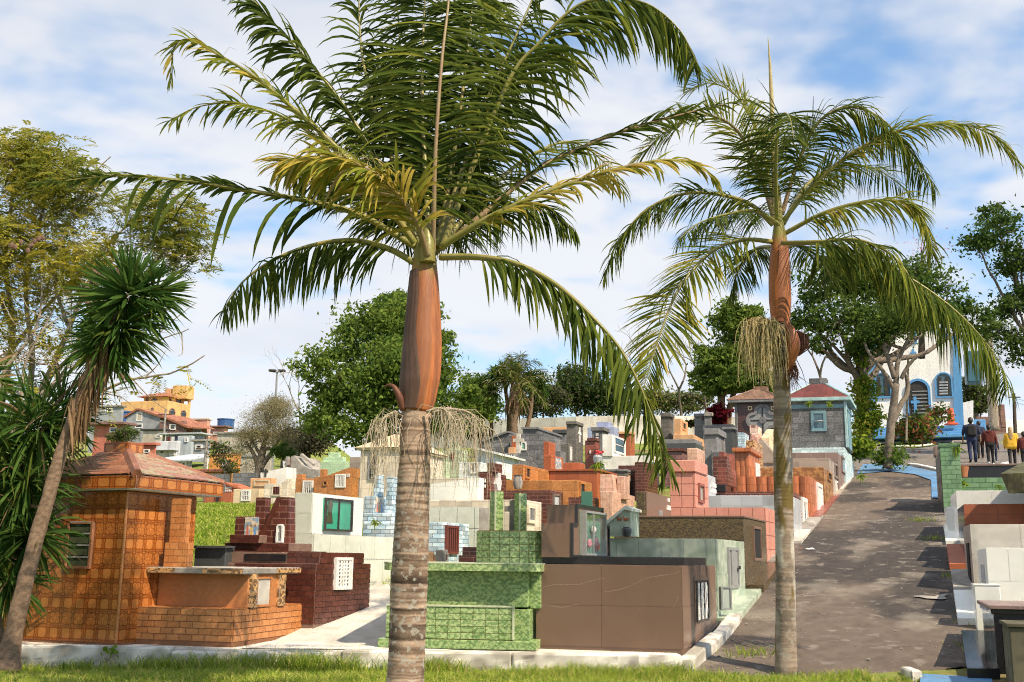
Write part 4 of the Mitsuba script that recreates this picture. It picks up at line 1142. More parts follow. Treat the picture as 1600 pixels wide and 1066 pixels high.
for wd, (a, b) in enumerate(((0.0, 0.42), (0.55, 1.0))):
    xs_ = np.linspace(r0[0] + (r1[0] - r0[0]) * a, r0[0] + (r1[0] - r0[0]) * b, 40)
    zz = (r0[1] + r1[1]) / 2 + 0.022 * np.sin(np.linspace(0, 26, 40)) + np.where(np.arange(40) < 5, 0.03, 0)
    part(k, 'lettering', G.world(tube(np.column_stack([xs_, np.full(40, -0.008), zz]), 0.006, 4)), 'spathe', label='small reddish script lettering')
ledge(k, F, 'green_marble', 1, 0.10)
key = thing('flower_pot', 'small dark round pot standing on the pale green marble tomb', 'flower pot')
p0 = at(979, 839, 17.8)
lathe = trimesh.creation.revolve(np.array([[0, 0], [.06, 0], [.085, .08], [.08, .13], [.05, .15], [0, .15]]), sections=16)
part(key, 'pot', moved(lathe, *p0), 'charcoal_granite', smooth=40)
part(key, 'soil', moved(trimesh.creation.cylinder(0.05, 0.01, sections=12), p0[0], p0[1], p0[2] + 0.152), 'soil')
# leaning framed plaque on the ledge
key = thing('framed_plaque', 'grey framed glass plaque leaning against the green marble tomb beside the path', 'plaque')
P = Frame(at(1128, 952, 17.75), -8)
part(key, 'panel', P.world(bx(0, 0.155, 0, 0.06, 0, 0.34, 0.01)), 'mirror_grey')
part(key, 'frame', P.world(prism(sbox(-.01, -.01, .165, .35).difference(sbox(.015, .015, .14, .325)), -0.02, 0.065, 'xz')), 'grey_metal')

# --- dark speckled granite tomb
k = thing('tomb', 'dark gold-flecked granite tomb with a sloping skirt, behind the pale green marble tomb', 'tomb')
F = block(k, 'base', 960, 1165, 1198, 809, 912, 20.4, 'gold_granite', sink=0.3)
part(k, 'lid', F.world(bx(-F.W, 0.02, -0.02, F.L, F.H, F.H + 0.035, 0.006)), 'brown_panel')
y0, z0 = F.right(1177, 876); y1, z1 = F.right(1187, 824)
opening(k, F, 'right', (y0, y1, z0, z1), 'brown_panel', 'dark_void', 0, fw=0.05, name='door', proud=0.035)
ledge(k, F, 'gold_granite', 1, 0.12, name='skirt')
G = block(k, 'headstone', 994, 1008, 1046, 768, 808, 20.9, 'gold_granite')
part(k, 'headstone_face', G.world(bx(0.002, 0.03, 0.04, G.L, 0, G.H, 0.006)), 'brown_panel')
letters(k, G, 'right', (G.L * 0.80, G.L * 0.97, G.H * 0.38, G.H * 0.66), 3, 'white_metal', 3, d=0.05)
letters(k, G, 'right', (G.L * 0.84, G.L * 0.93, G.H * 0.74, G.H * 0.95), 1, 'white_metal', 4, d=0.05)
letters(k, G, 'right', (G.L * 0.46, G.L * 0.62, G.H * 0.08, G.H * 0.40), 2, 'grey_metal', 9, d=0.05)

# --- pink tile tomb
k = thing('tomb', 'salmon pink square tile tomb with a capped headstone and a small window', 'tomb')
F = block(k, 'base', 1010, 1198, 1214, 793, 880, 23.2, 'pink_grout', sink=0.4)
tiles(k, 'tile', F, 'front', (-F.W, 0, F.H * 0.5, F.H), 0.25, 0.26, ['pink_tile'], 0, 0.012, 0.014)
tiles(k, 'tile', F, 'right', (0, F.L, 0, F.H), 0.25, 0.26, ['pink_tile'], 0, 0.012, 0.014)
ledge(k, F, 'concrete', 1, 0.08)
G = block(k, 'headstone', 1047, 1086, 1106, 738, 793, 23.6, 'pink_grout')
tiles(k, 'tile', G, 'front', (-G.W, 0, 0, G.H), 0.25, 0.24, ['pink_tile'], 0, 0.012, 0.012)
tiles(k, 'tile', G, 'right', (0, G.L, 0, G.H), 0.3, 0.24, ['pink_tile'], 0, 0.012, 0.012)
y0, z0 = G.right(1090, 785); y1, z1 = G.right(1097, 757)
opening(k, G, 'right', (y0, y1, z0, z1), 'pink_grout', 'mirror_grey', 0, fw=0.06, name='niche', proud=0.06)
part(k, 'headstone_cap', G.world(bx(-G.W - 0.02, 0.05, -0.08, G.L * 0.85, G.H, G.H + 0.26, 0.02)), 'pink_tile')

# small tombs glimpsed between the palm trunk and the green headstone
k = thing('tomb', 'tiny grey cement box tomb with a dark opening, right of the nearest palm trunk', 'tomb')
F = block(k, 'base', 680, 691, 700, 859, 884, 18.2, 'concrete', sink=.5)
opening(k, F, 'right', (F.L * .15, F.L * .8, .06, F.H * .8), 'concrete', 'dark_void', 0, fw=.03, name='niche')
k = thing('tomb', 'tiny peach cement box tomb touching the nearest palm trunk in view', 'tomb')
F = block(k, 'base', 662, 672, 679, 862, 884, 18.0, 'peach', sink=.5)
opening(k, F, 'right', (F.L * .15, F.L * .8, .06, F.H * .8), 'peach', 'dark_void', 0, fw=.03, name='niche')
k = thing('tomb', 'low maroon brick tomb peeping out left of the green speckled headstone', 'tomb')
F = block(k, 'base', 716, 748, 760, 868, 890, 18.4, 'far_maroon', sink=.5)
block(k, 'tier', 722, 744, 752, 855, 869, 18.6, 'far_maroon')


# ---------------------------------------------------------------- the tombs further up the slope
def tomb(label, base, mat, heads=(), name='tomb', cat='tomb', group=None, yaw=YAW, sink=1.2, c=0.012):
    """base = (xl, xr, xrb, yt, yb, Y); heads = more blocks (part name, xl, xr, xrb, yt, yb, Y, material)"""
    k = thing(name, label, cat, group)
    fs = [block(k, 'base', *base, mat, yaw=yaw, sink=sink, c=c)]
    for h in heads:
        fs.append(block(k, h[0], *h[1:7], h[7], yaw=yaw, c=c))
    return k, fs


def win(k, F, plane_, x0, x1, y0, y1, frame='white_metal', pane='dark_void', bars=0, barmat='white_metal', fw=0.06, name='window', proud=0.05, arch=False, cross=0):
    f = F.front if plane_ == 'front' else F.right
    ym = (y0 + y1) / 2
    a, z0 = f(x0, y1); b, _ = f(x1, y1)
    z1 = f((x0 + x1) / 2, y0)[1]; z0 = f((x0 + x1) / 2, y1)[1]
    return opening(k, F, plane_, (a, b, max(z0, 0.01), z1), frame, pane, bars, barmat, fw, name, proud, arch, cross)


# row beside the path, going up
k, f = tomb('light grey tile tomb between the salmon pink tomb and a maroon one', (1100, 1236, 1252, 774, 842, 26.3), 'light_grey', [('headstone', 1092, 1105, 1118, 741, 774, 26.6, 'light_grey')])
letters(k, f[1], 'right', (f[1].L * 0.45, f[1].L * 0.95, f[1].H * 0.15, f[1].H * 0.7), 2, 'white_metal', 5, rows=2, d=0.04)
ledge(k, f[0], 'pale_concrete', 1, 0.06)
k, f = tomb('low maroon brick tomb with a narrow white door beside the path', (1118, 1240, 1263, 768, 832, 28.2), 'far_maroon', [('step', 1118, 1134, 1142, 757, 768, 28.5, 'black_granite'), ('headstone', 1122, 1136, 1150, 730, 758, 28.8, 'red_brick_tile')])
ledge(k, f[0], 'concrete', 1, 0.05)
win(k, f[0], 'right', 1253, 1261, 779, 822, 'white_metal', 'dark_void', 2, fw=0.12, name='door')
G = f[2]
part(k, 'slant', G.world(prism([(0, 0), (1.3, 0), (0.1, 0.75), (0, 0.75)], -0.35, 0.02, 'yz')), 'far_maroon')
# orange tomb of rounded tile columns
k = thing('tomb', 'burnt orange tile tomb with rounded columns along its wall beside the path', 'tomb')
F = block(k, 'base', 1150, 1268, 1300, 744, 814, 31.0, 'burnt_orange_tile', sink=1.0)
n = 7
for q in range(n):
    w = F.W / n
    cyl = trimesh.creation.cylinder(w * 0.5, F.H + 0.0, sections=24)
    cyl.vertices = np.asarray(cyl.vertices) * [1, 0.55, 1] + [-F.W + w * (q + 0.5), 0.02, F.H / 2 - 0.004]
    part(k, 'rounded_column', F.world(cyl), 'burnt_orange_tile', smooth=40)
ledge(k, F, 'red_brick_tile', 1, 0.06)
win(k, F, 'right', 1277, 1285, 757, 800, 'white_metal', 'white_tile', 0, name='door', fw=0.1)
G = block(k, 'headstone', 1148, 1172, 1187, 707, 746, 31.4, 'burnt_orange_tile')
for q in range(3):
    w = G.W / 3
    cyl = trimesh.creation.cylinder(w * 0.5, G.H, sections=20)
    cyl.vertices = np.asarray(cyl.vertices) * [1, 0.6, 1] + [-G.W + w * (q + 0.5), 0.02, G.H / 2 - 0.003]
    part(k, 'rounded_column', G.world(cyl), 'burnt_orange_tile', smooth=40)
part(k, 'headstone_cap', G.world(bx(-G.W - 0.05, 0.08, -0.16, G.L + 0.05, G.H, G.H + 0.13, 0.05)), 'burnt_orange_tile')
picture(k, G, 'right', (G.L * 0.55, G.L * 0.98, 0.08, G.H * 0.72), name='photo_panel', mat='statue_white', figures=False)
k, f = tomb('brown floral tile tomb beyond the rounded orange columns', (1180, 1290, 1302, 730, 800, 34.0), 'tan_floral', [('headstone', 1166, 1180, 1192, 688, 731, 34.6, 'leopard_tile')])
ledge(k, f[0], 'red_brick_tile', 1, 0.06)
win(k, f[0], 'right', 1293, 1298, 738, 752, 'tan_floral', 'dark_void', 0, name='niche')
k, f = tomb('beige tile tomb with a sloping headstone beside the path', (1186, 1299, 1318, 716, 782, 36.6), 'taupe', [])
ledge(k, f[0], 'taupe', 1, 0.06)
win(k, f[0], 'right', 1304, 1310, 727, 748, 'taupe', 'dark_void', 0, name='niche')
win(k, f[0], 'right', 1306, 1312, 754, 772, 'white_metal', 'pale_marble', 0, name='plaque')
G = frame_at(1208, 724, 37.0)
tq = lambda px, py: G.front(px, py)
part(k, 'headstone', G.world(prism([tq(1188, 724), tq(1210, 724), tq(1210, 710), tq(1190, 686), tq(1186, 686)], 0, 0.9, 'xz')), 'taupe')
k, f = tomb('mauve brown tile tomb with a small dark window, below the grey blockwork crypt', (1190, 1312, 1326, 707, 770, 38.8), 'mauve_brown', [])
ledge(k, f[0], 'pale_concrete', 1, 0.06)
win(k, f[0], 'right', 1315, 1321, 716, 740, 'mauve_brown', 'blue_pane', 0)

# grey blockwork crypt with blue trim and red roof
k = thing('crypt', 'grey blockwork crypt with sky blue trim and a red pyramid roof', 'crypt')
F = block(k, 'plinth', 1150, 1322, 1334, 699, 750, 41.0, 'ice_brick', sink=1.0)
ledge(k, F, 'pale_concrete', 1, 0.06)
H = frame_at(1324, 699, 41.4)
W = -H.front(1232, 660)[0]; h = H.front(1324, 626)[1]; L = 2.6
part(k, 'wall', H.world(bx(-W, 0, 0, L, 0, h, 0.01)), 'grey_slate')
for a in (-W, 0):
    part(k, 'corner_trim', H.world(bx(a - 0.05, a + 0.05, -0.05, 0.05, 0, h, 0.01)), 'aqua_trim')
part(k, 'door', H.world(bx(0.001, 0.05, 0.5, 1.7, 0, h * 0.8, 0.01)), 'teal_trim')
part(k, 'eave_band', H.world(bx(-W - 0.03, 0.03, -0.03, L + 0.03, h - 0.28, h - 0.12, 0.01)), 'teal_trim')
part(k, 'eave', H.world(bx(-W - 0.22, 0.22, -0.22, L + 0.22, h, h + 0.13, 0.01)), 'aqua_trim')
b, rk = hip_roof(k, H, -W - 0.2, 0.2, -0.2, L + 0.2, h + 0.13, h + 0.78, 0.95, 0.95, 'red_shingle', ridge_mat='aqua_trim')
part(k, 'chimney', H.world(bx(-W / 2 - 0.34, -W / 2 + 0.34, L / 2 - 0.3, L / 2 + 0.3, h + 0.7, h + 1.06, 0.01)), 'grey_slate')
wk = win(k, H, 'front', 1268, 1292, 642, 674, 'teal_trim', 'blue_pane', 0, fw=0.11, cross=1)
for px in (1263, 1296):
    a, z = H.front(px, 634)
    part(k, 'vent', H.world(bx(a - 0.06, a + 0.06, -0.04, 0, z - 0.06, z + 0.06, 0.01)), 'dark_void')
    for q in range(6):
        t_ = q / 5 * 2.6 - 1.3
        part(k, 'vent_fern', H.world(tube([(a, -0.04, z), (a + math.sin(t_) * 0.12, -0.09, z + 0.1), (a + math.sin(t_) * 0.24, -0.12, z + 0.04)], [0.018, 0.014, 0.003], 4)), 'leaf', uv=None) if False else None

# maroon crypt with quatrefoil window
k = thing('crypt', 'dark maroon brick crypt with a quatrefoil window and a mossy hipped roof', 'crypt')
H = frame_at(1216, 720, 46.0)
W = -H.front(1151, 660)[0]; h = H.front(1216, 629)[1]; L = 3.0
part(k, 'wall', H.world(bx(-W, 0, 0, L, -1.0, h, 0.01)), 'dark_maroon_tile')
part(k, 'corner_trim', H.world(bx(-W - 0.06, -W + 0.05, -0.06, 0.05, -1, h, 0.01)), 'grey_stone')
part(k, 'eave', H.world(bx(-W - 0.3, 0.3, -0.3, L + 0.3, h, h + 0.12, 0.01)), 'grey_stone')
hip_roof(k, H, -W - 0.32, 0.32, -0.32, L + 0.32, h + 0.12, h + 0.66, 0.95, 0.95, 'brown_shingle', ridge_mat='brown_shingle')
part(k, 'chimney', H.world(bx(-W / 2 - 0.28, -W / 2 + 0.30, L / 2 - 0.3, L / 2 + 0.3, h + 0.6, h + 0.9, 0.01)), 'brown_shingle')
cx, cz = H.front(1192, 657)
r = 0.36
quat = shapely.union_all([shapely.Point(cx + dx_ * r, cz + dz_ * r).buffer(r * 0.95) for dx_, dz_ in ((1, 0), (-1, 0), (0, 1), (0, -1))])
wk = part(k, 'window', H.world(prism(quat.difference(quat.buffer(-0.12)), -0.10, 0, 'xz')), 'grey_stone', label='grey stone quatrefoil window frame')
part(wk, 'pane', H.world(prism(quat.buffer(-0.11), -0.03, -0.002, 'xz')), 'grey_metal')
part(wk, 'bar', H.world(bx(cx - 0.03, cx + 0.03, -0.06, -0.03, cz - 0.55, cz + 0.55, 0.004)), 'dark_metal')
part(wk, 'bar', H.world(bx(cx - 0.5, cx + 0.5, -0.055, -0.031, cz - 0.03, cz + 0.03, 0.004)), 'dark_metal')
for px in (1172, 1208):
    a, z = H.front(px, 638)
    part(k, 'vent', H.world(prism(sbox(a - .09, z - .09, a + .09, z + .09).difference(sbox(a - .04, z - .04, a + .04, z + .04)), -0.04, 0, 'xz')), 'cream')

# middle of the field
k, f = tomb('pale cream tile tomb with a wooden shuttered door, behind the green speckled pillars', (668, 818, 846, 781, 830, 25.8), 'cream_stone', [])
win(k, f[0], 'right', 823, 835, 789, 818, 'cream_stone', 'grey_metal', 3, 'grey_metal', fw=0.08, name='door')
k, f = tomb('pale grey-green tile tomb wall behind the light blue brick tomb', (660, 748, 764, 792, 860, 24.2), 'concrete', [])
tiles(k, 'panel', f[0], 'front', (-f[0].W, 0, 0, f[0].H), 0.40, 0.40, ['pale_marble'], 0, 0.016)
k, f = tomb('white marble tomb with a sloping top in the middle of the field', (672, 747, 756, 760, 790, 27.5), 'white_tile', [])
G = f[0]
part(k, 'sloping_top', G.world(prism([(-G.W, G.H), (0, G.H), (0, G.H + 0.22), (-G.W, G.H + 0.06)], 0, G.L, 'xz')), 'white_tile')
k, f = tomb('maroon brick tomb with a white statue relief on its headstone', (735, 860, 880, 766, 800, 28.6), 'far_maroon', [('headstone', 747, 761, 791, 737, 778, 29.2, 'far_maroon'), ('headstone_top', 761, 772, 785, 723, 738, 29.4, 'far_maroon')])
win(k, f[0], 'right', 863, 873, 772, 792, 'mauve_brown', 'light_grey', 0, fw=0.05, name='door')
G = f[1]
letters(k, G, 'front', (-G.W * 0.55, -G.W * 0.1, G.H * 0.35, G.H * 0.75), 2, 'white_metal', 8, rows=2, d=0.05)
stt = prism(Polygon([(0.0, 0), (0.30, 0), (0.26, .22), (0.32, .42), (0.24, .56), (0.26, .68), (0.16, .76), (0.08, .66), (0.1, .52), (0.0, .36), (0.07, .2)]).buffer(0.015), 0, 0.09, 'yz')
part(k, 'statue_relief', G.world(moved(stt, 0.0, G.L * 0.34, G.H * 0.05)), 'statue_white', smooth=30)
k, f = tomb('mottled orange tile tomb with two dark niches', (790, 902, 925, 750, 800, 31.2), 'mottled_orange', [('headstone', 800, 818, 864, 726, 752, 31.8, 'mottled_orange')])
win(k, f[1], 'right', 820, 827, 730, 748, 'mottled_orange', 'dark_void', 0, name='niche', fw=0.05)
win(k, f[0], 'right', 905, 913, 754, 776, 'mottled_orange', 'dark_void', 0, name='door', fw=0.05)
part(k, 'vase', moved(trimesh.creation.revolve(np.array([[0, 0], [.1, 0], [.14, .18], [.1, .34], [.13, .38], [0, .38]]), sections=14), *at(809, 764, 30.6)), 'concrete', smooth=40)
k = thing('board', 'dark teal board standing behind the glass display headstone', 'board')
B_ = frame_at(925, 800, 27.2)
wl = -B_.front(908, 780)[0]; hh = B_.front(925, 768)[1]
part(k, 'panel', B_.world(bx(-wl, 0, 0, 0.05, -0.6, hh, 0.005)), 'teal_board')
k, f = tomb('dark maroon brick tomb behind the teal board', (888, 925, 936, 777, 800, 28.5), 'far_maroon', [])
k, f = tomb('bright red-orange tile tomb with a photo panel on its stepped headstone', (858, 934, 962, 736, 800, 33.5), 'red_orange', [('shelf', 880, 906, 914, 723, 737, 34.3, 'red_orange'), ('headstone', 849, 862, 880, 711, 737, 34.4, 'red_orange'), ('headstone_top', 849, 858, 868, 690, 712, 34.5, 'red_orange')])
part(k, 'lid', f[0].world(bx(-f[0].W, 0.06, -0.06, f[0].L, f[0].H, f[0].H + 0.06, 0.01)), 'red_orange')
picture(k, f[2], 'right', (f[2].L * 0.30, f[2].L * 0.8, f[2].H * 0.1, f[2].H * 0.9), figures=False, mat='print_a')
k, f = tomb('pale pink patterned tile tomb with a tapering headstone', (938, 957, 992, 768, 830, 28.0), 'pale_pink_tile', [('pillar', 964, 976, 984, 744, 780, 28.7, 'pale_pink_tile')])
G = frame_at(956, 770, 28.5)
tq = lambda px, py: G.front(px, py)
part(k, 'headstone', G.world(prism([tq(937, 770), tq(960, 770), tq(956, 741), tq(938, 741)], 0, 0.5, 'xz')), 'pale_pink_tile')
k, f = tomb('brown stone brick tomb with a low peaked end and an orange niche', (905, 978, 987, 737, 790, 36.0), 'stone_pillar', [])
win(k, f[0], 'right', 979, 984, 739, 752, 'stone_pillar', 'peach', 0, fw=0.04, name='niche')
part(k, 'lid', f[0].world(bx(-f[0].W, 0.05, -0.05, f[0].L, f[0].H, f[0].H + 0.08, 0.01)), 'grey_stone')
k, f = tomb('tall maroon brick tomb below the white glass-fronted one', (966, 1010, 1028, 727, 790, 36.8), 'far_maroon', [('pillar', 992, 1010, 1028, 722, 790, 36.2, 'far_maroon')])
k, f = tomb('white plastered tomb with a blue glass cabinet on its raised end', (941, 1020, 1030, 712, 770, 41.0), 'white_plaster', [('headstone', 941, 957, 978, 679, 713, 41.3, 'white_plaster')])
ck = win(k, f[1], 'right', 959, 975, 684, 709, 'white_plaster', 'blue_pane', 0, fw=0.06, cross=1)
k, f = tomb('red brick pillar tomb with a vase of red flowers beside it', (914, 931, 937, 688, 745, 42.0), 'red_brick_tile', [('cap', 917, 932, 938, 684, 689, 41.9, 'far_maroon')], c=0.02)
letters(k, f[0], 'front', (-f[0].W * 0.6, -f[0].W * 0.4, f[0].H * 0.62, f[0].H * 0.75), 1, 'white_metal', 8, d=0.05)
k = thing('flower_vase', 'vase of red flowers beside the red brick pillar', 'flowers')
p0 = at(934, 723, 40.5)
part(k, 'vase', moved(trimesh.creation.revolve(np.array([[0, 0], [.14, 0], [.18, .2], [.13, .28], [0, .28]]), sections=12), *p0), 'light_grey', smooth=40)
fl = []
rr = np.random.default_rng(4)
for q in range(12):
    s = trimesh.creation.icosphere(1, 0.05)
    fl.append(moved(s, *(p0 + rr.normal(0, [0.08, 0.07, 0.05]) + [0, 0, 0.34])))
part(k, 'bloom', join(fl), 'flower_red', smooth=True, kind='stuff')
k, f = tomb('brown stone pillar monument with white letters and a cross', (877, 889, 911, 693, 745, 43.5), 'stone_pillar', [('pillar', 885, 900, 911, 662, 725, 43.8, 'stone_pillar'), ('cap', 884, 901, 912, 658, 663, 43.7, 'stone_pillar')])
picture(k, f[0], 'right', (f[0].L * 0.05, f[0].L * 0.38, f[0].H * 0.5, f[0].H * 0.92), name='photo_panel', mat='statue_white', figures=False)
a, z = f[1].right(905, 680)
part(k, 'cross', f[1].world(moved(prism(Polygon([(-.04, 0), (.04, 0), (.04, .32), (.16, .32), (.16, .42), (.04, .42), (.04, .62), (-.04, .62), (-.04, .42), (-.16, .42), (-.16, .32), (-.04, .32)]), 0.002, 0.04, 'yz'), 0, a, z - 0.3)), 'white_metal')
k, f = tomb('grey granite monument with a dark lettered panel, left of the brown stone pillar', (865, 884, 892, 676, 720, 50.0), 'grey_stone', [('cap', 863, 885, 893, 671, 677, 49.9, 'charcoal_granite')])
part(k, 'lettered_panel', f[0].world(bx(-f[0].W * 0.7, -f[0].W * 0.3, -0.03, -0.002, f[0].H * 0.4, f[0].H * 0.9, 0.005)), 'charcoal_granite')
k, f = tomb('grey granite monument with a dark lettered panel, in front of the lavender wall', (925, 942, 951, 672, 720, 50.0), 'grey_stone', [('cap', 923, 944, 953, 667, 673, 49.9, 'grey_stone')])
part(k, 'lettered_panel', f[0].world(bx(-f[0].W * 0.75, -f[0].W * 0.25, -0.03, -0.002, f[0].H * 0.4, f[0].H * 0.95, 0.005)), 'charcoal_granite')
letters(k, f[0], 'front', (-f[0].W * 0.66, -f[0].W * 0.34, f[0].H * 0.45, f[0].H * 0.9), 1, 'white_metal', 8, d=0.06, rows=4)
k, f = tomb('lavender painted tomb near the white boundary wall', (918, 960, 968, 667, 712, 56.0), 'lavender', [('headstone', 932, 951, 957, 659, 668, 56.3, 'lavender')])
k, f = tomb('orange tomb with a small cornice behind the white glass-fronted one', (967, 985, 992, 677, 730, 47.5), 'orange_red_wall', [('cap', 966, 986, 993, 674, 678, 47.4, 'peach')])
k, f = tomb('peach box tomb below the boundary wall, left of the grey monuments', (848, 884, 892, 667, 710, 58.0), 'peach', [])
k, f = tomb('peach box tomb with an open niche near the boundary wall', (1052, 1084, 1101, 679, 715, 50.0), 'peach', [('headstone', 1053, 1064, 1075, 654, 680, 50.3, 'peach')])
win(k, f[1], 'right', 1066, 1071, 660, 672, 'peach', 'dark_void', 0, fw=0.05, name='niche')
k, f = tomb('brown stone pillar tomb right of the drooping frond tip', (1033, 1046, 1053, 650, 705, 51.5), 'stone_pillar', [('cap', 1032, 1048, 1054, 645, 651, 51.4, 'stone_pillar')])
k, f = tomb('charcoal granite tomb with a stepped top', (1036, 1088, 1100, 692, 735, 45.5), 'charcoal_granite', [('lid', 1037, 1086, 1097, 686, 693, 45.6, 'grey_stone')])
k, f = tomb('mauve brick tomb with a red coping', (1034, 1068, 1076, 704, 770, 40.5), 'mauve_brick', [('lid', 1033, 1069, 1076, 700, 705, 40.4, 'far_maroon')])
k, f = tomb('pale pink patterned pillar tomb above the salmon pink one', (1074, 1091, 1102, 700, 770, 33.5), 'pale_pink_tile', [])
k, f = tomb('tall grey mottled stone pillar tomb with a stepped cap', (1101, 1122, 1134, 678, 760, 38.5), 'grey_stone', [('cap', 1100, 1123, 1135, 669, 679, 38.4, 'grey_stone'), ('shoulder', 1112, 1126, 1135, 704, 760, 38.2, 'grey_brick')])
k, f = tomb('black polished tomb wall between the grey pillar and the maroon crypt', (1130, 1146, 1152, 670, 730, 43.5), 'charcoal_granite', [('coping', 1128, 1148, 1153, 667, 671, 43.4, 'grey_stone')])
k, f = tomb('red brick tomb wall with a small white panel beside the orange columns', (1124, 1133, 1148, 706, 770, 32.6), 'red_brick_tile', [])
picture(k, f[0], 'right', (f[0].L * 0.55, f[0].L * 0.9, f[0].H * 0.2, f[0].H * 0.6), name='photo_panel', mat='statue_white', figures=False)
k, f = tomb('red brick tomb block directly left of the orange columned headstone', (1133, 1146, 1156, 709, 760, 34.0), 'red_brick_tile', [])
k, f = tomb('pink and white checkered tile headstone tomb', (1172, 1184, 1191, 664, 725, 40.0), 'checker_pink', [])
k, f = tomb('pale blue and white tile tomb below the maroon crypt', (1153, 1165, 1171, 676, 730, 39.0), 'blue_brick', [])
k, f = tomb('cream tomb with a slanting tiled top, under the quatrefoil window', (1190, 1204, 1216, 684, 740, 40.5), 'cream', [])
G = f[0]
part(k, 'slanting_top', G.world(prism([(0, G.H), (G.L, G.H), (G.L, G.H + 0.5), (G.L * 0.7, G.H + 0.5)], -G.W, 0, 'yz')), 'cream')
k, f = tomb('grey granite tombstone behind the charcoal tomb', (1085, 1099, 1104, 650, 690, 58.0), 'grey_stone', [('cap', 1084, 1100, 1105, 646, 651, 57.9, 'grey_stone')])
k, f = tomb('pale grey granite tombstone with a sloped cap', (1101, 1112, 1117, 649, 690, 57.0), 'grey_stone', [('cap', 1100, 1113, 1118, 644, 650, 56.9, 'concrete')])
k, f = tomb('grey stone table tomb below the red-leaved shrub', (1098, 1146, 1152, 663, 690, 54.0), 'grey_stone', [])

# grey brick tombs with gables, left centre
k = thing('tomb', 'grey brick tomb house with a lean-to roof, under the feather palm', 'tomb')
G = frame_at(795, 735, 47.0)
tq = lambda px, py: G.front(px, py)
part(k, 'wall', G.world(prism([tq(754, 745), tq(796, 745), tq(796, 676), tq(792, 676), tq(754, 690)], 0, 3, 'xz')), 'grey_brick')
part(k, 'coping', G.world(prism([tq(752, 689), tq(793, 674), tq(797, 674), tq(797, 677), tq(793, 677), tq(752, 692)], -0.1, 3.1, 'xz')), 'grey_stone')
k = thing('tomb', 'grey brick tomb with a stepped gable and a green arched niche', 'tomb')
G = frame_at(849, 735, 46.0)
tq = lambda px, py: G.front(px, py)
part(k, 'wall', G.world(prism([tq(797, 745), tq(849, 745), tq(849, 678), tq(840, 678), tq(840, 670), tq(817, 670), tq(817, 679), tq(797, 679)], 0, 3, 'xz')), 'grey_brick')
part(k, 'coping', G.world(prism([tq(815, 671), tq(842, 671), tq(842, 668), tq(815, 668)], -0.1, 3.1, 'xz')), 'grey_stone')
win(k, G, 'front', 814, 823, 690, 704, 'white_metal', 'aqua_inside', 0, fw=0.07, name='niche', arch=True)
F = block(k, 'base', 786, 826, 838, 708, 735, 44.5, 'grey_brick', sink=1)
win(k, F, 'front', 791, 808, 708.5, 723.5, 'grey_metal', 'dark_void', 5, fw=0.05, cross=2)
part(k, 'cross', G.world(moved(cross_mesh(0.42, 0.85, 0.15), *[tq(829, 715)[0], -1.5, tq(829, 715)[1]])), 'pale_concrete')
k = thing('tomb', 'small orange and cream altar tomb at the foot of the feather palm', 'tomb')
F = block(k, 'base', 794, 804, 810, 699, 725, 45.4, 'peach', sink=1)
block(k, 'top', 799, 805, 808, 681, 700, 45.6, 'red_orange')
k, f = tomb('grey rough stone tomb with an arched niche near the red-orange headstone', (855, 876, 884, 705, 740, 40.5), 'grey_stone', [('headstone', 858, 868, 876, 686, 706, 40.8, 'grey_stone')])
win(k, f[1], 'front', 861, 866, 692, 701, 'grey_stone', 'dark_void', 0, fw=0.04, name='niche', arch=True)

# white plank tomb houses behind the fruit strings
k = thing('tomb', 'white clapboard tomb house with a low gable and barred window', 'tomb')
G = frame_at(783, 735, 39.0)
tq = lambda px, py: G.front(px, py)
part(k, 'wall', G.world(prism([tq(742, 745), tq(776, 745), tq(776, 709), tq(743, 701)], 0, 2.2, 'xz')), 'white_plank')
part(k, 'roof', G.world(prism([tq(740, 701), tq(740, 698), tq(784, 709), tq(784, 712)], -0.25, 2.4, 'xz')), 'white_plaster')
F = block(k, 'porch', 717, 748, 762, 722, 748, 37.5, 'white_plank', sink=1)
win(k, F, 'front', 734, 749, 722, 740, 'white_metal', 'dark_void', 5, fw=0.05)
k, f = tomb('pale mint plank tomb with a small red shuttered window', (690, 722, 731, 702, 745, 40.5), 'mint_plank', [('headstone', 703, 715, 720, 690, 703, 40.8, 'mint_plank')])
win(k, f[0], 'front', 705, 711, 708, 718, 'rust_bars', 'rust_bars', 0)
k, f = tomb('pale mint plank tomb with a dark doorway, behind the palm fruit strings', (668, 696, 703, 722, 752, 38.0), 'mint_plank', [])
win(k, f[0], 'front', 684, 692, 722.5, 735, 'rust_bars', 'dark_void', 2, 'rust_bars')
k, f = tomb('low cream tomb whose top is overgrown with grass', (660, 745, 752, 747, 775, 30.5), 'cream_stone', [])

# white crypt with an arched lattice window
k = thing('crypt', 'cream stone crypt with a tall arched lattice window and hipped roof', 'crypt')
H = frame_at(626, 762, 35.0)
W = -H.front(563, 720)[0]; h = H.front(626, 703)[1]; L = 3.2
part(k, 'wall', H.world(bx(-W, 0, 0, L, -1, h, 0.01)), 'cream_stone')
part(k, 'eave', H.world(bx(-W - 0.1, 0.1, -0.1, L + 0.1, h, h + 0.08, 0.01)), 'cream')
hip_roof(k, H, -W - 0.15, 0.15, -0.15, L + 0.15, h + 0.08, h + 0.62, 0.85, 1.1, 'cream')
wk = win(k, H, 'front', 576, 589, 705, 751, 'grey_metal', 'mirror_grey', 2, 'dark_metal', fw=0.04, arch=True, cross=4)
for q in range(6):
    a, z = H.front(582.5, 712 + q * 6.5)
    part(wk, 'lattice_ring', H.world(tube([(a + 0.1 * math.cos(t), -0.045, z + 0.07 * math.sin(t)) for t in np.linspace(0, 6.283, 13)], 0.012, 4, cap=False)), 'dark_metal')

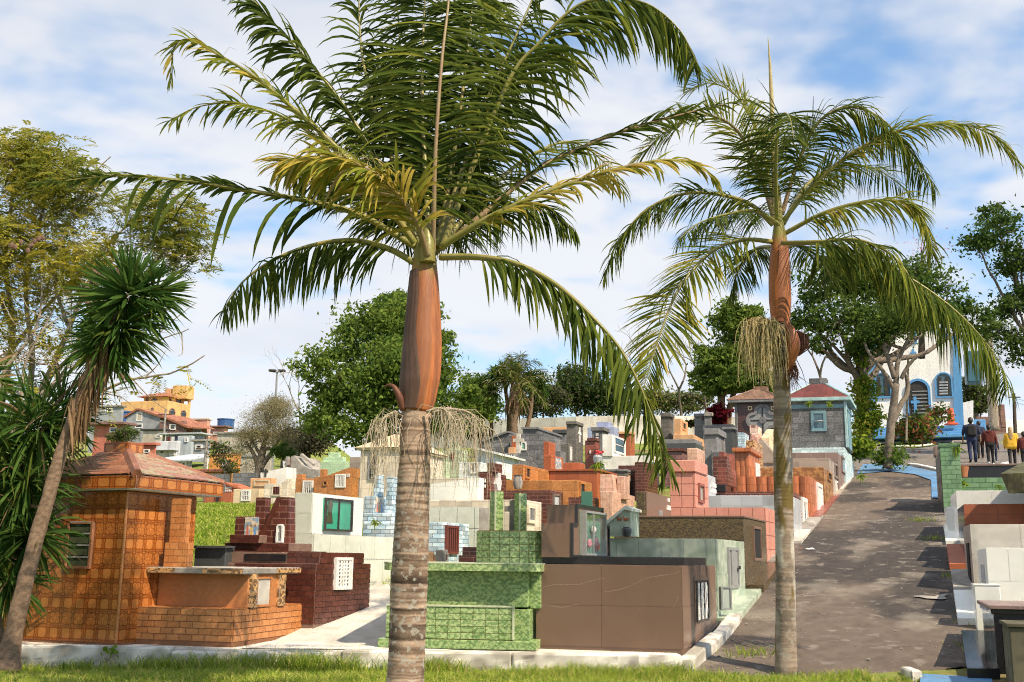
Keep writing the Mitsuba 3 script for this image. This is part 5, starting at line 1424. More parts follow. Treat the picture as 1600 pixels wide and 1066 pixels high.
# left field
k, f = tomb('orange tile tomb with a white picket grille, on the grassy slope', (490, 547, 560, 745, 782, 41.0), 'mottled_orange', [('headstone', 500, 507, 512, 733, 746, 41.3, 'mottled_orange')], sink=2)
G = f[0]
part(k, 'sloping_top', G.world(prism([(0, G.H), (-G.W * 0.75, G.H), (-G.W * .1, G.H + 0.32), (0, G.H + 0.34)], 0, 1.6, 'xz')), 'mottled_orange')
win(k, f[0], 'front', 524, 540, 741, 762, 'white_metal', 'grey_metal', 5, fw=0.05, name='grille')
letters(k, f[0], 'front', (-G.W * 0.22, -G.W * 0.02, G.H * 0.95, G.H * 1.15), 2, 'white_metal', 8, d=0.04)
win(k, f[0], 'front', 505, 512, 751, 759, 'mottled_orange', 'dark_void', 0, name='niche')
k, f = tomb('orange tomb with a white barred door, left of the white picket grille', (461, 489, 500, 748, 785, 42.0), 'mottled_orange', [('headstone', 463, 472, 478, 741, 749, 42.3, 'mottled_orange')], sink=2)
win(k, f[0], 'front', 473, 489, 751, 775, 'white_metal', 'dark_void', 4, fw=0.05, name='door')
k, f = tomb('pale green stepped brick tomb high on the grassy slope', (500, 539, 546, 721, 760, 47.0), 'mint', [('tier', 505, 536, 541, 714, 722, 47.2, 'mint'), ('headstone', 513, 529, 533, 707, 715, 47.3, 'mint')], sink=2)
k, f = tomb('brown box tomb left of the cream stone crypt', (546, 566, 572, 714, 750, 46.0), 'taupe', [], sink=2)
k, f = tomb('peach tomb with a white barred window at the edge of the grass', (364, 404, 415, 764, 792, 46.0), 'cream', [('headstone', 391, 424, 432, 747, 766, 47.0, 'peach')], sink=2)
win(k, f[0], 'front', 377, 391, 766, 783, 'white_metal', 'dark_void', 4, fw=0.05, cross=1)
win(k, f[1], 'front', 397, 421, 750, 760, 'cream', 'peach', 0, fw=0.08, name='niche')
k, f = tomb('weathered cream tomb with a dark barred window, on the grassy slope', (412, 448, 461, 756, 790, 45.0), 'cream_stone', [], sink=2)
win(k, f[0], 'front', 425, 439, 759, 775, 'cream_stone', 'dark_void', 4, 'rust_bars', fw=0.05)
G = f[0]
part(k, 'sloping_top', G.world(prism([(-G.W * .3, G.H), (0, G.H), (0, G.H + 0.22)], 0, 1.4, 'xz')), 'cream_stone')
k = thing('tomb', 'white slab tomb with a slanted top and a small black cross', 'tomb')
G = frame_at(447, 760, 50.0)
tq = lambda px, py: G.front(px, py)
part(k, 'wall', G.world(prism([tq(407, 765), tq(448, 765), tq(448, 730), tq(407, 739)], 0, 0.8, 'xz')), 'white_plaster')
part(k, 'cross', G.world(moved(cross_mesh(0.26, 0.36, 0.03), tq(415, 745)[0], -0.04, tq(415, 745)[1])), 'dark_metal')
k, f = tomb('orange-red tomb with two rows of white lettering and a barred door', (318, 360, 368, 770, 800, 49.0), 'orange_red_wall', [('headstone', 352, 366, 372, 757, 771, 49.4, 'orange_red_wall')], sink=2)
win(k, f[0], 'front', 336, 344, 773, 789, 'rust_bars', 'rust_bars', 3, 'dark_metal', name='door')
letters(k, f[1], 'front', (-f[1].W * 0.98, -f[1].W * 0.25, 0.06, f[1].H * 0.8), 5, 'white_metal', 12, rows=2, d=0.05)
G = f[1]
part(k, 'sloping_top', G.world(prism([(-G.W * 1.0, G.H), (G.W * 1.2, G.H - 0.32), (G.W * 1.2, G.H - 0.25), (-G.W * 1.0, G.H + 0.1)], -0.1, 1.2, 'xz')), 'orange_red_wall')
k, f = tomb('grey block wall tomb left of the orange-red lettered one', (318, 352, 358, 741, 790, 54.0), 'grey_brick', [], sink=3)
k, f = tomb('grey block wall tomb behind the peach tomb', (362, 398, 403, 739, 790, 53.0), 'grey_brick', [], sink=3)
k = thing('tomb', 'ruined grey plaster tomb with a curved broken gable', 'tomb')
G = frame_at(497, 752, 53.0)
tq = lambda px, py: G.front(px, py)
part(k, 'wall', G.world(prism([tq(455, 760), tq(497, 760), tq(497, 734), tq(485, 733), tq(472, 727), tq(464, 718), tq(460, 712), tq(455, 713)], 0, 2.2, 'xz')), 'concrete')
part(k, 'beam', G.world(prism([tq(465, 711), tq(485, 727), tq(486, 724), tq(467, 708)], 0.2, 0.4, 'xz')), 'concrete')
part(k, 'post', G.world(bx(tq(478, 0)[0], tq(481, 0)[0], 0.3, 0.5, tq(478, 735)[1], tq(478, 712)[1], 0.01)), 'concrete')
part(k, 'back_wall', G.world(bx(tq(466, 0)[0], tq(489, 0)[0], 1.0, 1.2, tq(478, 740)[1], tq(478, 712)[1], 0.01)), 'house_brick')

# the long white boundary wall behind the field
k = thing('boundary_wall', 'long weathered white boundary wall behind the tombs', 'wall')
pts = [at(615, 700, 92), at(770, 690, 84), at(900, 682, 80), at(1020, 678, 79), at(1160, 676, 79)]
tops = [672, 656, 651, 649, 652]
for q in range(4):
    a, b = pts[q], pts[q + 1]
    za, zb = at(0 + (615, 770, 900, 1020, 1160)[q], tops[q], a[1])[2], at((615, 770, 900, 1020, 1160)[q + 1], tops[q + 1], b[1])[2]
    d = (b - a)[:2]; L = np.linalg.norm(d); d /= L
    n2 = np.array([-d[1], d[0]])
    for s in range(3):
        q0, q1 = a[:2] + d * L * s / 3, a[:2] + d * L * (s + 1) / 3
        z0_, z1_ = za + (zb - za) * s / 3, za + (zb - za) * (s + 1) / 3
        zt_ = (z0_ + z1_) / 2 + (0.12 if s == 1 else 0)
        v = np.array([[*q0, zt_ - 6], [*q1, zt_ - 6], [*(q1 + n2 * .3), zt_ - 6], [*(q0 + n2 * .3), zt_ - 6], [*q0, z0_], [*q1, z1_], [*(q1 + n2 * .3), z1_], [*(q0 + n2 * .3), z0_]])
        part(k, 'panel', trimesh.convex.convex_hull(v), 'old_white_wall')


# ---------------------------------------------------------------- the tombs right of the path (their left sides face it)
def block_left(parent, name, xl, yt, yb, Y, W, L, mat, yaw=YAW, sink=0.4, c=0.012, label=None):
    o = at(xl, yb, Y)
    F = Frame(o, yaw); F.o = o + F.v * W; F.M[:3, 3] = F.o
    r = ray(xl, yt); H = (EYE + r * (Y / r[1]))[2] - o[2]
    part(parent, name, F.world(bx(-W, 0, 0, L, -sink, H, c)), mat, label=label)
    F.W, F.L, F.H = W, L, H
    return F


RY = 19.0
k = thing('tomb', 'black granite tomb with a brown lid at the lower right edge', 'tomb')
F = block_left(k, 'base', 1560, 952, 1062, 14.2, 2.4, 1.9, 'black_granite', yaw=RY)
part(k, 'lid', F.world(bx(-F.W - 0.06, 0, -0.06, F.L + 0.05, F.H, F.H + 0.05, 0.01)), 'mauve_brown')
part(k, 'lid_rim', F.world(bx(-F.W - 0.03, 0, -0.03, F.L + 0.02, F.H - 0.06, F.H, 0.01)), 'black_granite')
part(k, 'panel', F.world(bx(-F.W + 0.1, -0.2, -0.012, 0, 0.1, F.H - 0.1, 0.004)), 'black_granite')
ledge(k, F, 'black_granite', -1, 0.12, -0.3)
k = thing('tomb', 'mossy olive concrete tomb corner in the lower right corner', 'tomb')
F = block_left(k, 'base', 1583, 980, 1066, 12.9, 2.0, 0.85, 'olive_concrete', yaw=RY)
part(k, 'lid', F.world(bx(-F.W - 0.03, 0, -0.03, F.L, F.H, F.H + 0.04, 0.01)), 'olive_concrete')
k = thing('tomb', 'white tile tomb with a white box at its foot, right of the path', 'tomb')
F = block_left(k, 'base', 1548, 856, 962, 17.2, 2.6, 2.0, 'white_tile', yaw=RY)
tiles(k, 'panel', F, 'front', (-F.W, 0, 0, F.H), 0.62, F.H / 2, ['white_tile'], 0.5, 0.006)
tiles(k, 'panel', F, 'left', (0, F.L, 0, F.H), F.L / 2, F.H / 2, ['white_tile'], 0, 0.006, at_=-F.W) if False else None
part(k, 'door', F.world(bx(-F.W - 0.02, -F.W, 0.5, 1.1, 0.05, F.H * 0.75, 0.006)), 'light_grey')
G = block_left(k, 'box', 1526, 915, 977, 16.6, 0.36, 0.55, 'white_tile', yaw=RY)
part(k, 'box_lid', G.world(bx(-G.W - 0.01, 0.01, -0.01, G.L, G.H, G.H + 0.02, 0.006)), 'white_tile')
ledge(k, F, 'white_tile', -1, 0.10, -0.4)
k = thing('tomb', 'beige granite tomb between the white tile tomb and the red one', 'tomb')
F = block_left(k, 'base', 1522, 819, 915, 19.4, 3.0, 1.9, 'taupe', yaw=RY)
tiles(k, 'panel', F, 'front', (-F.W, 0, 0, F.H), 0.8, F.H / 2, ['pale_concrete'], 0, 0.006)
part(k, 'door', F.world(bx(-F.W - 0.02, -F.W, 0.5, 1.1, 0.05, F.H * 0.7, 0.006)), 'dark_void')
ledge(k, F, 'concrete', -1, 0.10, -0.3)
k = thing('tomb', 'dark red tile tomb with a red step, right of the path', 'tomb')
F = block_left(k, 'base', 1511, 788, 870, 22.2, 3.4, 2.2, 'black_granite', yaw=RY)
tiles(k, 'panel', F, 'front', (-F.W, 0, 0, F.H), 0.62, 0.22, ['orange_red_wall'], 0, 0.006)
ledge(k, F, 'orange_red_wall', -1, 0.12, -0.6)
k = thing('tomb', 'white panelled tomb below the green brick wall', 'tomb')
F = block_left(k, 'base', 1499, 767, 850, 25.2, 4.0, 2.6, 'white_tile', yaw=RY)
tiles(k, 'panel', F, 'front', (-F.W, 0, 0, F.H), 0.75, F.H, ['white_tile'], 0, 0.008)
ledge(k, F, 'white_tile', -1, 0.10, -0.3)
G = block_left(k, 'box', 1481, 792, 830, 26.6, 0.4, 1.1, 'white_tile', yaw=RY)

# green brick tomb with a pillar
k = thing('tomb', 'green glazed brick tomb with a corner pillar and dark top, by the blue pavement', 'tomb')
GB = ['green_tile_b', 'mint', 'green_tile_b']
pal_g = ['far_green', 'far_green_b']
F = block_left(k, 'pillar', 1475, 699, 800, 31.0, 0.52, 0.6, 'far_green', yaw=RY)
part(k, 'pillar_cap', F.world(bx(-F.W - 0.04, 0.03, -0.04, F.L + 0.04, F.H, F.H + 0.10, 0.01)), 'far_green')
tiles(k, 'brick', F, 'front', (-F.W, 0, 0, F.H), 0.26, 0.13, ['far_green_tile', 'far_green_tile_b'], 0.5, 0.014)
part(k, 'dark_panel', F.world(bx(-F.W - 0.012, -F.W, 0.05, 3.0, 0, F.H * 0.92, 0.006)), 'dark_metal')
part(k, 'side_wall', F.world(bx(-F.W, -F.W + 0.3, 0.6, 3.4, -0.3, F.H * 1.0, 0.01)), 'mauve_brown')
part(k, 'back_post', F.world(bx(-F.W - 0.05, -F.W + 0.40, 2.6, 3.4, F.H, F.H + 0.30, 0.01)), 'mauve_brown')
G = block_left(k, 'wall', 1503, 747, 800, 31.2, 2.6, 0.5, 'far_green', yaw=RY)
tiles(k, 'brick', G, 'front', (-G.W, 0, 0, G.H), 0.34, 0.14, ['far_green_tile', 'far_green_tile_b'], 0.5, 0.014)
S = block_left(k, 'slab', 1503, 729, 748, 32.6, 3.4, 2.2, 'black_granite', yaw=RY)
part(k, 'slab_top', S.world(bx(-S.W - 0.05, 0, -0.05, S.L, S.H, S.H + 0.06, 0.01)), 'mauve_brown')
key = thing('flower_pot', 'terracotta pot on the green brick tomb', 'flower pot')
p0 = at(1505, 746, 31.4)
part(key, 'pot', moved(trimesh.creation.revolve(np.array([[0, 0], [.11, 0], [.16, .24], [.17, .26], [.17, .30], [.14, .30], [.13, .25], [0, .25]]), sections=18), *p0), 'pot_clay', smooth=40)
part(key, 'soil', moved(trimesh.creation.cylinder(0.128, 0.01, sections=14), p0[0], p0[1], p0[2] + 0.255), 'soil')

# overhanging mossy tiled slab at the right edge
k = thing('tomb', 'mossy green tiled canopy slab jutting in from the right edge', 'tomb')
A, B2 = at(1563, 742, 21.0), at(1602, 706, 24.0)
d = (B2 - A); d[2] = 0; d /= np.linalg.norm(d)
w = np.array([d[1], -d[0], 0])
P8 = []
for z0_, o_ in ((A[2] + 0.02, 0.0), (A[2] - 0.36, 0.12)):
    P8 += [[*(A + w * o_)[:2], z0_], [*(A + d * 5 + w * o_)[:2], z0_ + 0.75], [*(A + d * 5 + w * 4)[:2], z0_ + 0.75], [*(A + w * 4 + d * o_)[:2], z0_]]
part(k, 'slab', trimesh.convex.convex_hull(np.array(P8)), 'moss_tile')
P8 = [[*(A + w * a + d * b)[:2], z] for a, b in ((0.45, 0.35), (0.45, 4.6), (3.6, 4.6), (3.6, 0.35)) for z in (A[2] - 0.60, A[2] - 0.20 + 0.15 * b)]
part(k, 'lower_slab', trimesh.convex.convex_hull(np.array(P8)), 'moss_tile')
P8 = [[*(A + w * a + d * b)[:2], z] for a, b in ((1.0, 0.9), (1.0, 4.2), (3.2, 4.2), (3.2, 0.9)) for z in (A[2] - 3.2, A[2] - 0.55)]
part(k, 'wall', trimesh.convex.convex_hull(np.array(P8)), 'far_green')

# kerb strip and painted patch at the foot of the path
k = thing('bollard', 'short white kerb post at the foot of the path', 'post')
p0 = gp(1428, 1062)
part(k, 'post', Frame(p0 + [0, -0.1, 0], 5).world(bx(-0.07, 0.07, 0, 0.5, -0.3, 0.12, 0.02)), 'kerb_white')
solo('painted_pavement', plane_poly([(1439, 1066), (1439, 1042), (1540, 1042), (1549, 1066), (1560, 1120), (1437, 1120)], (0.0, 0.0, 0.0), 0.105), 'blue_paint', kind='structure')
pz = gp(1462, 936)
ang = np.linspace(0, 2 * np.pi, 40, endpoint=False)
rad = 1 + 0.9 * (meshkit.noise(np.stack([np.cos(ang) * 2.5, np.sin(ang) * 2, ang * 0], -1), 3) - 0.5)
poly = [(pz[0] + 0.26 * r_ * math.cos(t), pz[1] + 0.22 * r_ * math.sin(t) + .1 * math.cos(2 * t)) for t, r_ in zip(ang, rad)]
m = trimesh.creation.triangulate_polygon(Polygon(poly), engine='earcut')
solo('cement_patch', trimesh.Trimesh(np.column_stack([m[0], plane(m[0][:, 0], m[0][:, 1], PATH) + 0.042]), m[1], process=False), 'concrete', kind='structure')


# ---------------------------------------------------------------- palms
def leaf_uv(name, n_leaf, per, rng, lo=0.0, hi=1.0):
    i = (LEAF[name] + 0.5) / 64
    v = np.repeat(rng.uniform(lo, hi, n_leaf), per)
    return np.column_stack([np.full(len(v), i), v])


def blades(base, d0, length, width, wdir, gravity, rng, seg=5, fold=0.25, power=1.0, twist=0.0):
    """leaf strips: arrays base (n,3), d0 (n,3) unit, length, width (n); returns (vertices (n, m, 3), faces of one)"""
    n = len(base)
    p, d = base.copy(), d0.copy()
    rows = []
    prof = np.interp(np.linspace(0, 1, seg + 1), [0, 0.12, 0.4, 0.75, 1.0], [0.35, 0.8, 1.0, 0.7, 0.03])
    for k in range(seg + 1):
        wv = wdir - d * (wdir * d).sum(1, keepdims=True)
        wv /= np.linalg.norm(wv, axis=1, keepdims=True) + 1e-9
        nn = np.cross(d, wv)
        h = (width * prof[k] / 2)[:, None]
        rows += [p - wv * h, p + nn * h * fold * 2, p + wv * h]
        s = (k + 1) / seg
        d = d + gravity[:, None] * np.array([0, 0, -1.0]) * (s ** power) / seg * 2
        d /= np.linalg.norm(d, axis=1, keepdims=True)
        p = p + d * (length / seg)[:, None]
    v = np.stack(rows, 1)
    f = []
    for k in range(seg):
        a = 3 * k
        f += [[a, a + 1, a + 4], [a, a + 4, a + 3], [a + 1, a + 2, a + 5], [a + 1, a + 5, a + 4]]
    return v, np.array(f)


def mesh_of(v, f):
    n, m = v.shape[:2]
    return v.reshape(-1, 3), (f[None] + (np.arange(n) * m)[:, None, None]).reshape(-1, 3)


def frond(palm, pts, n, length, width, colours, droop=0.9, fwd=0.5, lift=0.15, t0=0.14, r0=0.035, drop=0.0, hint=(0, 0, 1), seed=0, single=False, rach='rachis_green', one_side=None, wind=(0, 0, 0), lenprof=None, jitter=0.16, threads=0, label=None, name='frond'):
    rng = np.random.default_rng(seed + 100)
    lift, droop = lift - 0.16 * max(0, droop - .6), droop * 0.50
    P = spline(pts, 60)
    key = part(palm, name, tube(P, np.linspace(r0, 0.004, 60), 6), rach, smooth=True, label=label)
    Tn = np.gradient(P, axis=0); Tn /= np.linalg.norm(Tn, axis=1, keepdims=True)
    base, d0, ln, wd, wdir, gv = [], [], [], [], [], []
    if n > 45:
        n, width = int(n * 1.28), width * .76
    wav = meshkit.fbm(np.column_stack([np.linspace(0, 7, n), np.full(n, seed * 1.7), np.zeros(n)]), 2, seed) - .5
    wav2 = meshkit.fbm(np.column_stack([np.linspace(0, 7, n), np.full(n, seed * 1.7 + 9), np.zeros(n)]), 2, seed + 5) - .5
    lp = lenprof or ([0, .15, .4, .7, .9, 1.0], [.45, .8, 1.0, .92, .62, .40])
    for i in range(n):
        t = t0 + (1 - t0) * (i + 0.5) / n
        for s in (-1, 1):
            if (one_side and s != one_side) or rng.random() < drop:
                continue
            k = min(int(t * 59), 58)
            q, tn = P[k] + (P[k + 1] - P[k]) * (t * 59 - k), Tn[k]
            h = np.asarray(hint, float)
            b = np.cross(tn, h); b /= np.linalg.norm(b) + 1e-9
            nn = np.cross(b, tn)
            a = fwd + 0.35 * max(0, t - 0.7) / 0.3 + rng.normal(0, jitter * 0.6) + 1.1 * wav[i]
            d = b * s * math.cos(a) + tn * math.sin(a) + nn * (lift + rng.normal(0, jitter) + 1.3 * s * wav2[i] + .5 * wav[i]) + np.asarray(wind)
            base.append(q); d0.append(d / np.linalg.norm(d))
            ln.append(length * np.interp(t, *lp) * rng.uniform(0.85, 1.1))
            wd.append(width * rng.uniform(0.8, 1.15) * (1 if t < .85 else .75)); wdir.append(tn + 0.25 * rng.normal(0, 1, 3))
            gv.append(droop * rng.uniform(0.5, 1.5) + (1.9 if rng.random() < 0.07 else 0))
    base, d0, ln, wd, wdir, gv = (np.array(x) for x in (base, d0, ln, wd, wdir, gv))
    v, f = blades(base, d0, ln, wd, wdir, gv, rng)
    cols = rng.choice(len(colours), len(base), p=np.array([c[1] for c in colours]) / sum(c[1] for c in colours))
    uv = np.stack([np.array([(LEAF[colours[c][0]] + 0.5) / 64 for c in cols]), rng.random(len(base))], 1)
    tip = np.clip(np.arange(v.shape[1]) // 3 - 2, 0, 3) / 3 * .45
    if single:
        for j in range(len(base)):
            part(key, 'leaflet', trimesh.Trimesh(v[j], f, process=False), 'leaf', True, uv=np.repeat(uv[j][None], v.shape[1], 0) + np.outer(tip, [0, 1]))
    else:
        part(key, 'leaflets', mesh_of(v, f), 'leaf', True, kind='stuff', uv=np.repeat(uv, v.shape[1], 0) + np.outer(np.tile(tip, len(base)), [0, 1]))
    if threads:
        ms = []
        for q in range(threads):
            j = rng.integers(len(base)); b = base[j]
            dd = np.array([rng.normal(0, .5), rng.normal(0, .3), rng.uniform(-.2, .8)])
            L_ = rng.uniform(0.2, 0.55)
            ms.append(tube([b, b + dd * L_ * .5, b + dd * L_ + [0, 0, -L_ * .35]], [.0022, .0018, .0008], 3, cap=False))
        part(key, 'fibre', join(ms), 'tassel', kind='stuff')
    return key


def trunk(palm, pts, radii, mossy, n=90, sides=40, name='trunk', seed=0, ring=0.065, z0=0.0):
    P = spline(pts, n); s = np.linspace(0, 1, n)
    r = np.interp(s, np.linspace(0, 1, len(radii)), radii)
    L = np.linalg.norm(np.diff(P, axis=0), axis=1).sum()
    h = s * L
    n2 = int(L / 0.012)
    P2 = np.column_stack([np.interp(np.linspace(0, 1, n2), s, P[:, k]) for k in range(3)])
    h2 = np.linspace(0, L, n2)
    r2 = np.interp(np.linspace(0, 1, n2), s, r)
    rnd = np.random.default_rng(seed)
    pos = np.cumsum(rnd.uniform(0.6, 1.4, 400) * ring)
    dist = np.abs(h2[:, None] - pos[None]).min(1)
    r2 = r2 * (1 - 0.022 * np.exp(-(dist / 0.007) ** 2))
    m = tube(P2, r2, sides)
    v = np.asarray(m.vertices).copy()
    ax = np.vstack([np.repeat(P2, sides, 0), P2[:1], P2[-1:]])
    hh = np.concatenate([np.repeat(h2, sides), [0, L]])
    nz = meshkit.fbm(v * [6, 6, 9], 3, seed) - 0.5
    nz2 = meshkit.noise(v * [22, 22, 60], seed) - 0.5
    v = ax + (v - ax) * (1 + 0.035 * nz + 0.045 * nz2)[:, None]
    uv = np.column_stack([np.full(len(v), 0.75 if mossy else 0.25), hh / 10])
    return part(palm, name, trimesh.Trimesh(v, m.faces, process=False), 'palm_trunk', True, uv=uv)


def sheath(palm, pts, radii, name='crown_sheath', sides=36, n=50, flat=None):
    P = spline(pts, n)
    r = np.interp(np.linspace(0, 1, n), np.linspace(0, 1, len(radii)), radii)
    m = tube(P, r, sides)
    v = np.asarray(m.vertices).copy()
    ax = np.vstack([np.repeat(P, sides, 0), P[:1], P[-1:]])
    ang = np.arctan2((v - ax)[:, 1], (v - ax)[:, 0])
    v = ax + (v - ax) * (1 + 0.010 * np.sin(ang * 19) + 0.02 * np.sin(ang * 3 + 1) + 0.07 * (meshkit.fbm(np.column_stack([np.cos(ang) * 4, np.sin(ang) * 4, v[:, 2] * 1.6]), 4, 6) - .5))[:, None]
    uv = np.column_stack([ang / 6.283 + 0.5, np.concatenate([np.repeat(np.linspace(0, 1, n), sides), [0, 1]])])
    return part(palm, name, trimesh.Trimesh(v, m.faces, process=False), 'crown_sheath', True, uv=uv)


def px3(rows):
    return [at(*r) for r in rows]


def tassels(parent, root, arms, n, length, mat, rng, rad=0.005, name='fruit_string'):
    """hanging fruit stalks: arms arch out from the trunk, strings hang from them"""
    for a in arms:
        A = spline([root + np.asarray(q) for q in a], 14)
        k = part(parent, 'fruit_stalk', tube(A, np.linspace(0.016, 0.006, 14), 5), mat, smooth=True)
        ms = []
        for q in range(n):
            b = A[rng.integers(3, 14)]
            L = length * rng.uniform(0.45, 1.1)
            o = rng.normal(0, 0.07, 3) * [1, 1, .3]
            w = rng.normal(0, 0.034, (5, 3)); w[0] = 0
            pp = np.array([b, b + o * .6 + [0, 0, -.02 * L], b + o + [0, 0, -.3 * L], b + o * 1.15 + [0, 0, -.65 * L], b + o * 1.25 + [0, 0, -L]]) + np.cumsum(w, 0) * .7
            ms.append(tube(pp, [rad, rad, rad, rad * .8, rad * .5], 4, cap=False))
        part(k, name + 's', join(ms), mat, kind='stuff')


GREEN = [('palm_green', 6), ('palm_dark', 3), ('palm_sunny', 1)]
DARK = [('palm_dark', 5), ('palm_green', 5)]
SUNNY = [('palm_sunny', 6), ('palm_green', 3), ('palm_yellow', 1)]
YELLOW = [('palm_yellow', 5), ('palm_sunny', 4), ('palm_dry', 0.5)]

# the near palm
p1 = thing('palm_tree', 'nearest palm with a thick ringed lichen-spotted trunk and swollen orange-brown crown sheath', 'palm tree')
foot = np.array([at(630, 1100, 10.0)[0] - 0.02, 10.0, -0.12])
trunk(p1, [foot, at(633, 1066, 10.0), at(640, 900, 10.0), at(646, 760, 10.0), at(651, 636, 10.0)], [0.185, 0.162, 0.165, 0.150, 0.138], False, seed=3)
sheath(p1, px3([(651, 641, 10), (656, 610, 9.98), (661, 545, 9.98), (663, 470, 10), (663, 420, 10.02), (664, 380, 10.03)]), [0.140, 0.176, 0.170, 0.148, 0.128, 0.095])
# the torn older sheath lapping over its left, its brown darkened to paint shade
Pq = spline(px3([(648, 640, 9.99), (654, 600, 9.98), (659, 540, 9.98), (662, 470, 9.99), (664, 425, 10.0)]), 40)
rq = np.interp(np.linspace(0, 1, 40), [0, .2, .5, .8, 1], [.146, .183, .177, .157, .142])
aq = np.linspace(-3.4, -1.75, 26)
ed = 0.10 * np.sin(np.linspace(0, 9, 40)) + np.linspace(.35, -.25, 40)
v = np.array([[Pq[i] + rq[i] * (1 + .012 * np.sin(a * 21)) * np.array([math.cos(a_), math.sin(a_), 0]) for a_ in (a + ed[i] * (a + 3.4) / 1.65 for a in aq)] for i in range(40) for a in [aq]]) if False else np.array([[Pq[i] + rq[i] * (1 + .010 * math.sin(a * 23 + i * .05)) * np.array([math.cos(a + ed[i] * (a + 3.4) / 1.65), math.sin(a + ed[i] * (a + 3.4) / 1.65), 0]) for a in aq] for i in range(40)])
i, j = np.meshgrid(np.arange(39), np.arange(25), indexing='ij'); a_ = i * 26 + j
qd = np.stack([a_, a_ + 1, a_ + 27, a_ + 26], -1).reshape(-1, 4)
part(p1, 'outer_sheath', trimesh.Trimesh(v.reshape(-1, 3), np.vstack([qd[:, [0, 1, 2]], qd[:, [0, 2, 3]]]), process=False), 'shaded_old_sheath', True, label='older brown sheath lapping round the left of the crown, coloured darker to stand in for shade')
part(p1, 'bud', tube(px3([(668, 410, 9.9), (668, 380, 9.9), (667, 350, 9.95)]), [0.075, 0.065, 0.02], 12), 'rachis_green', smooth=True)
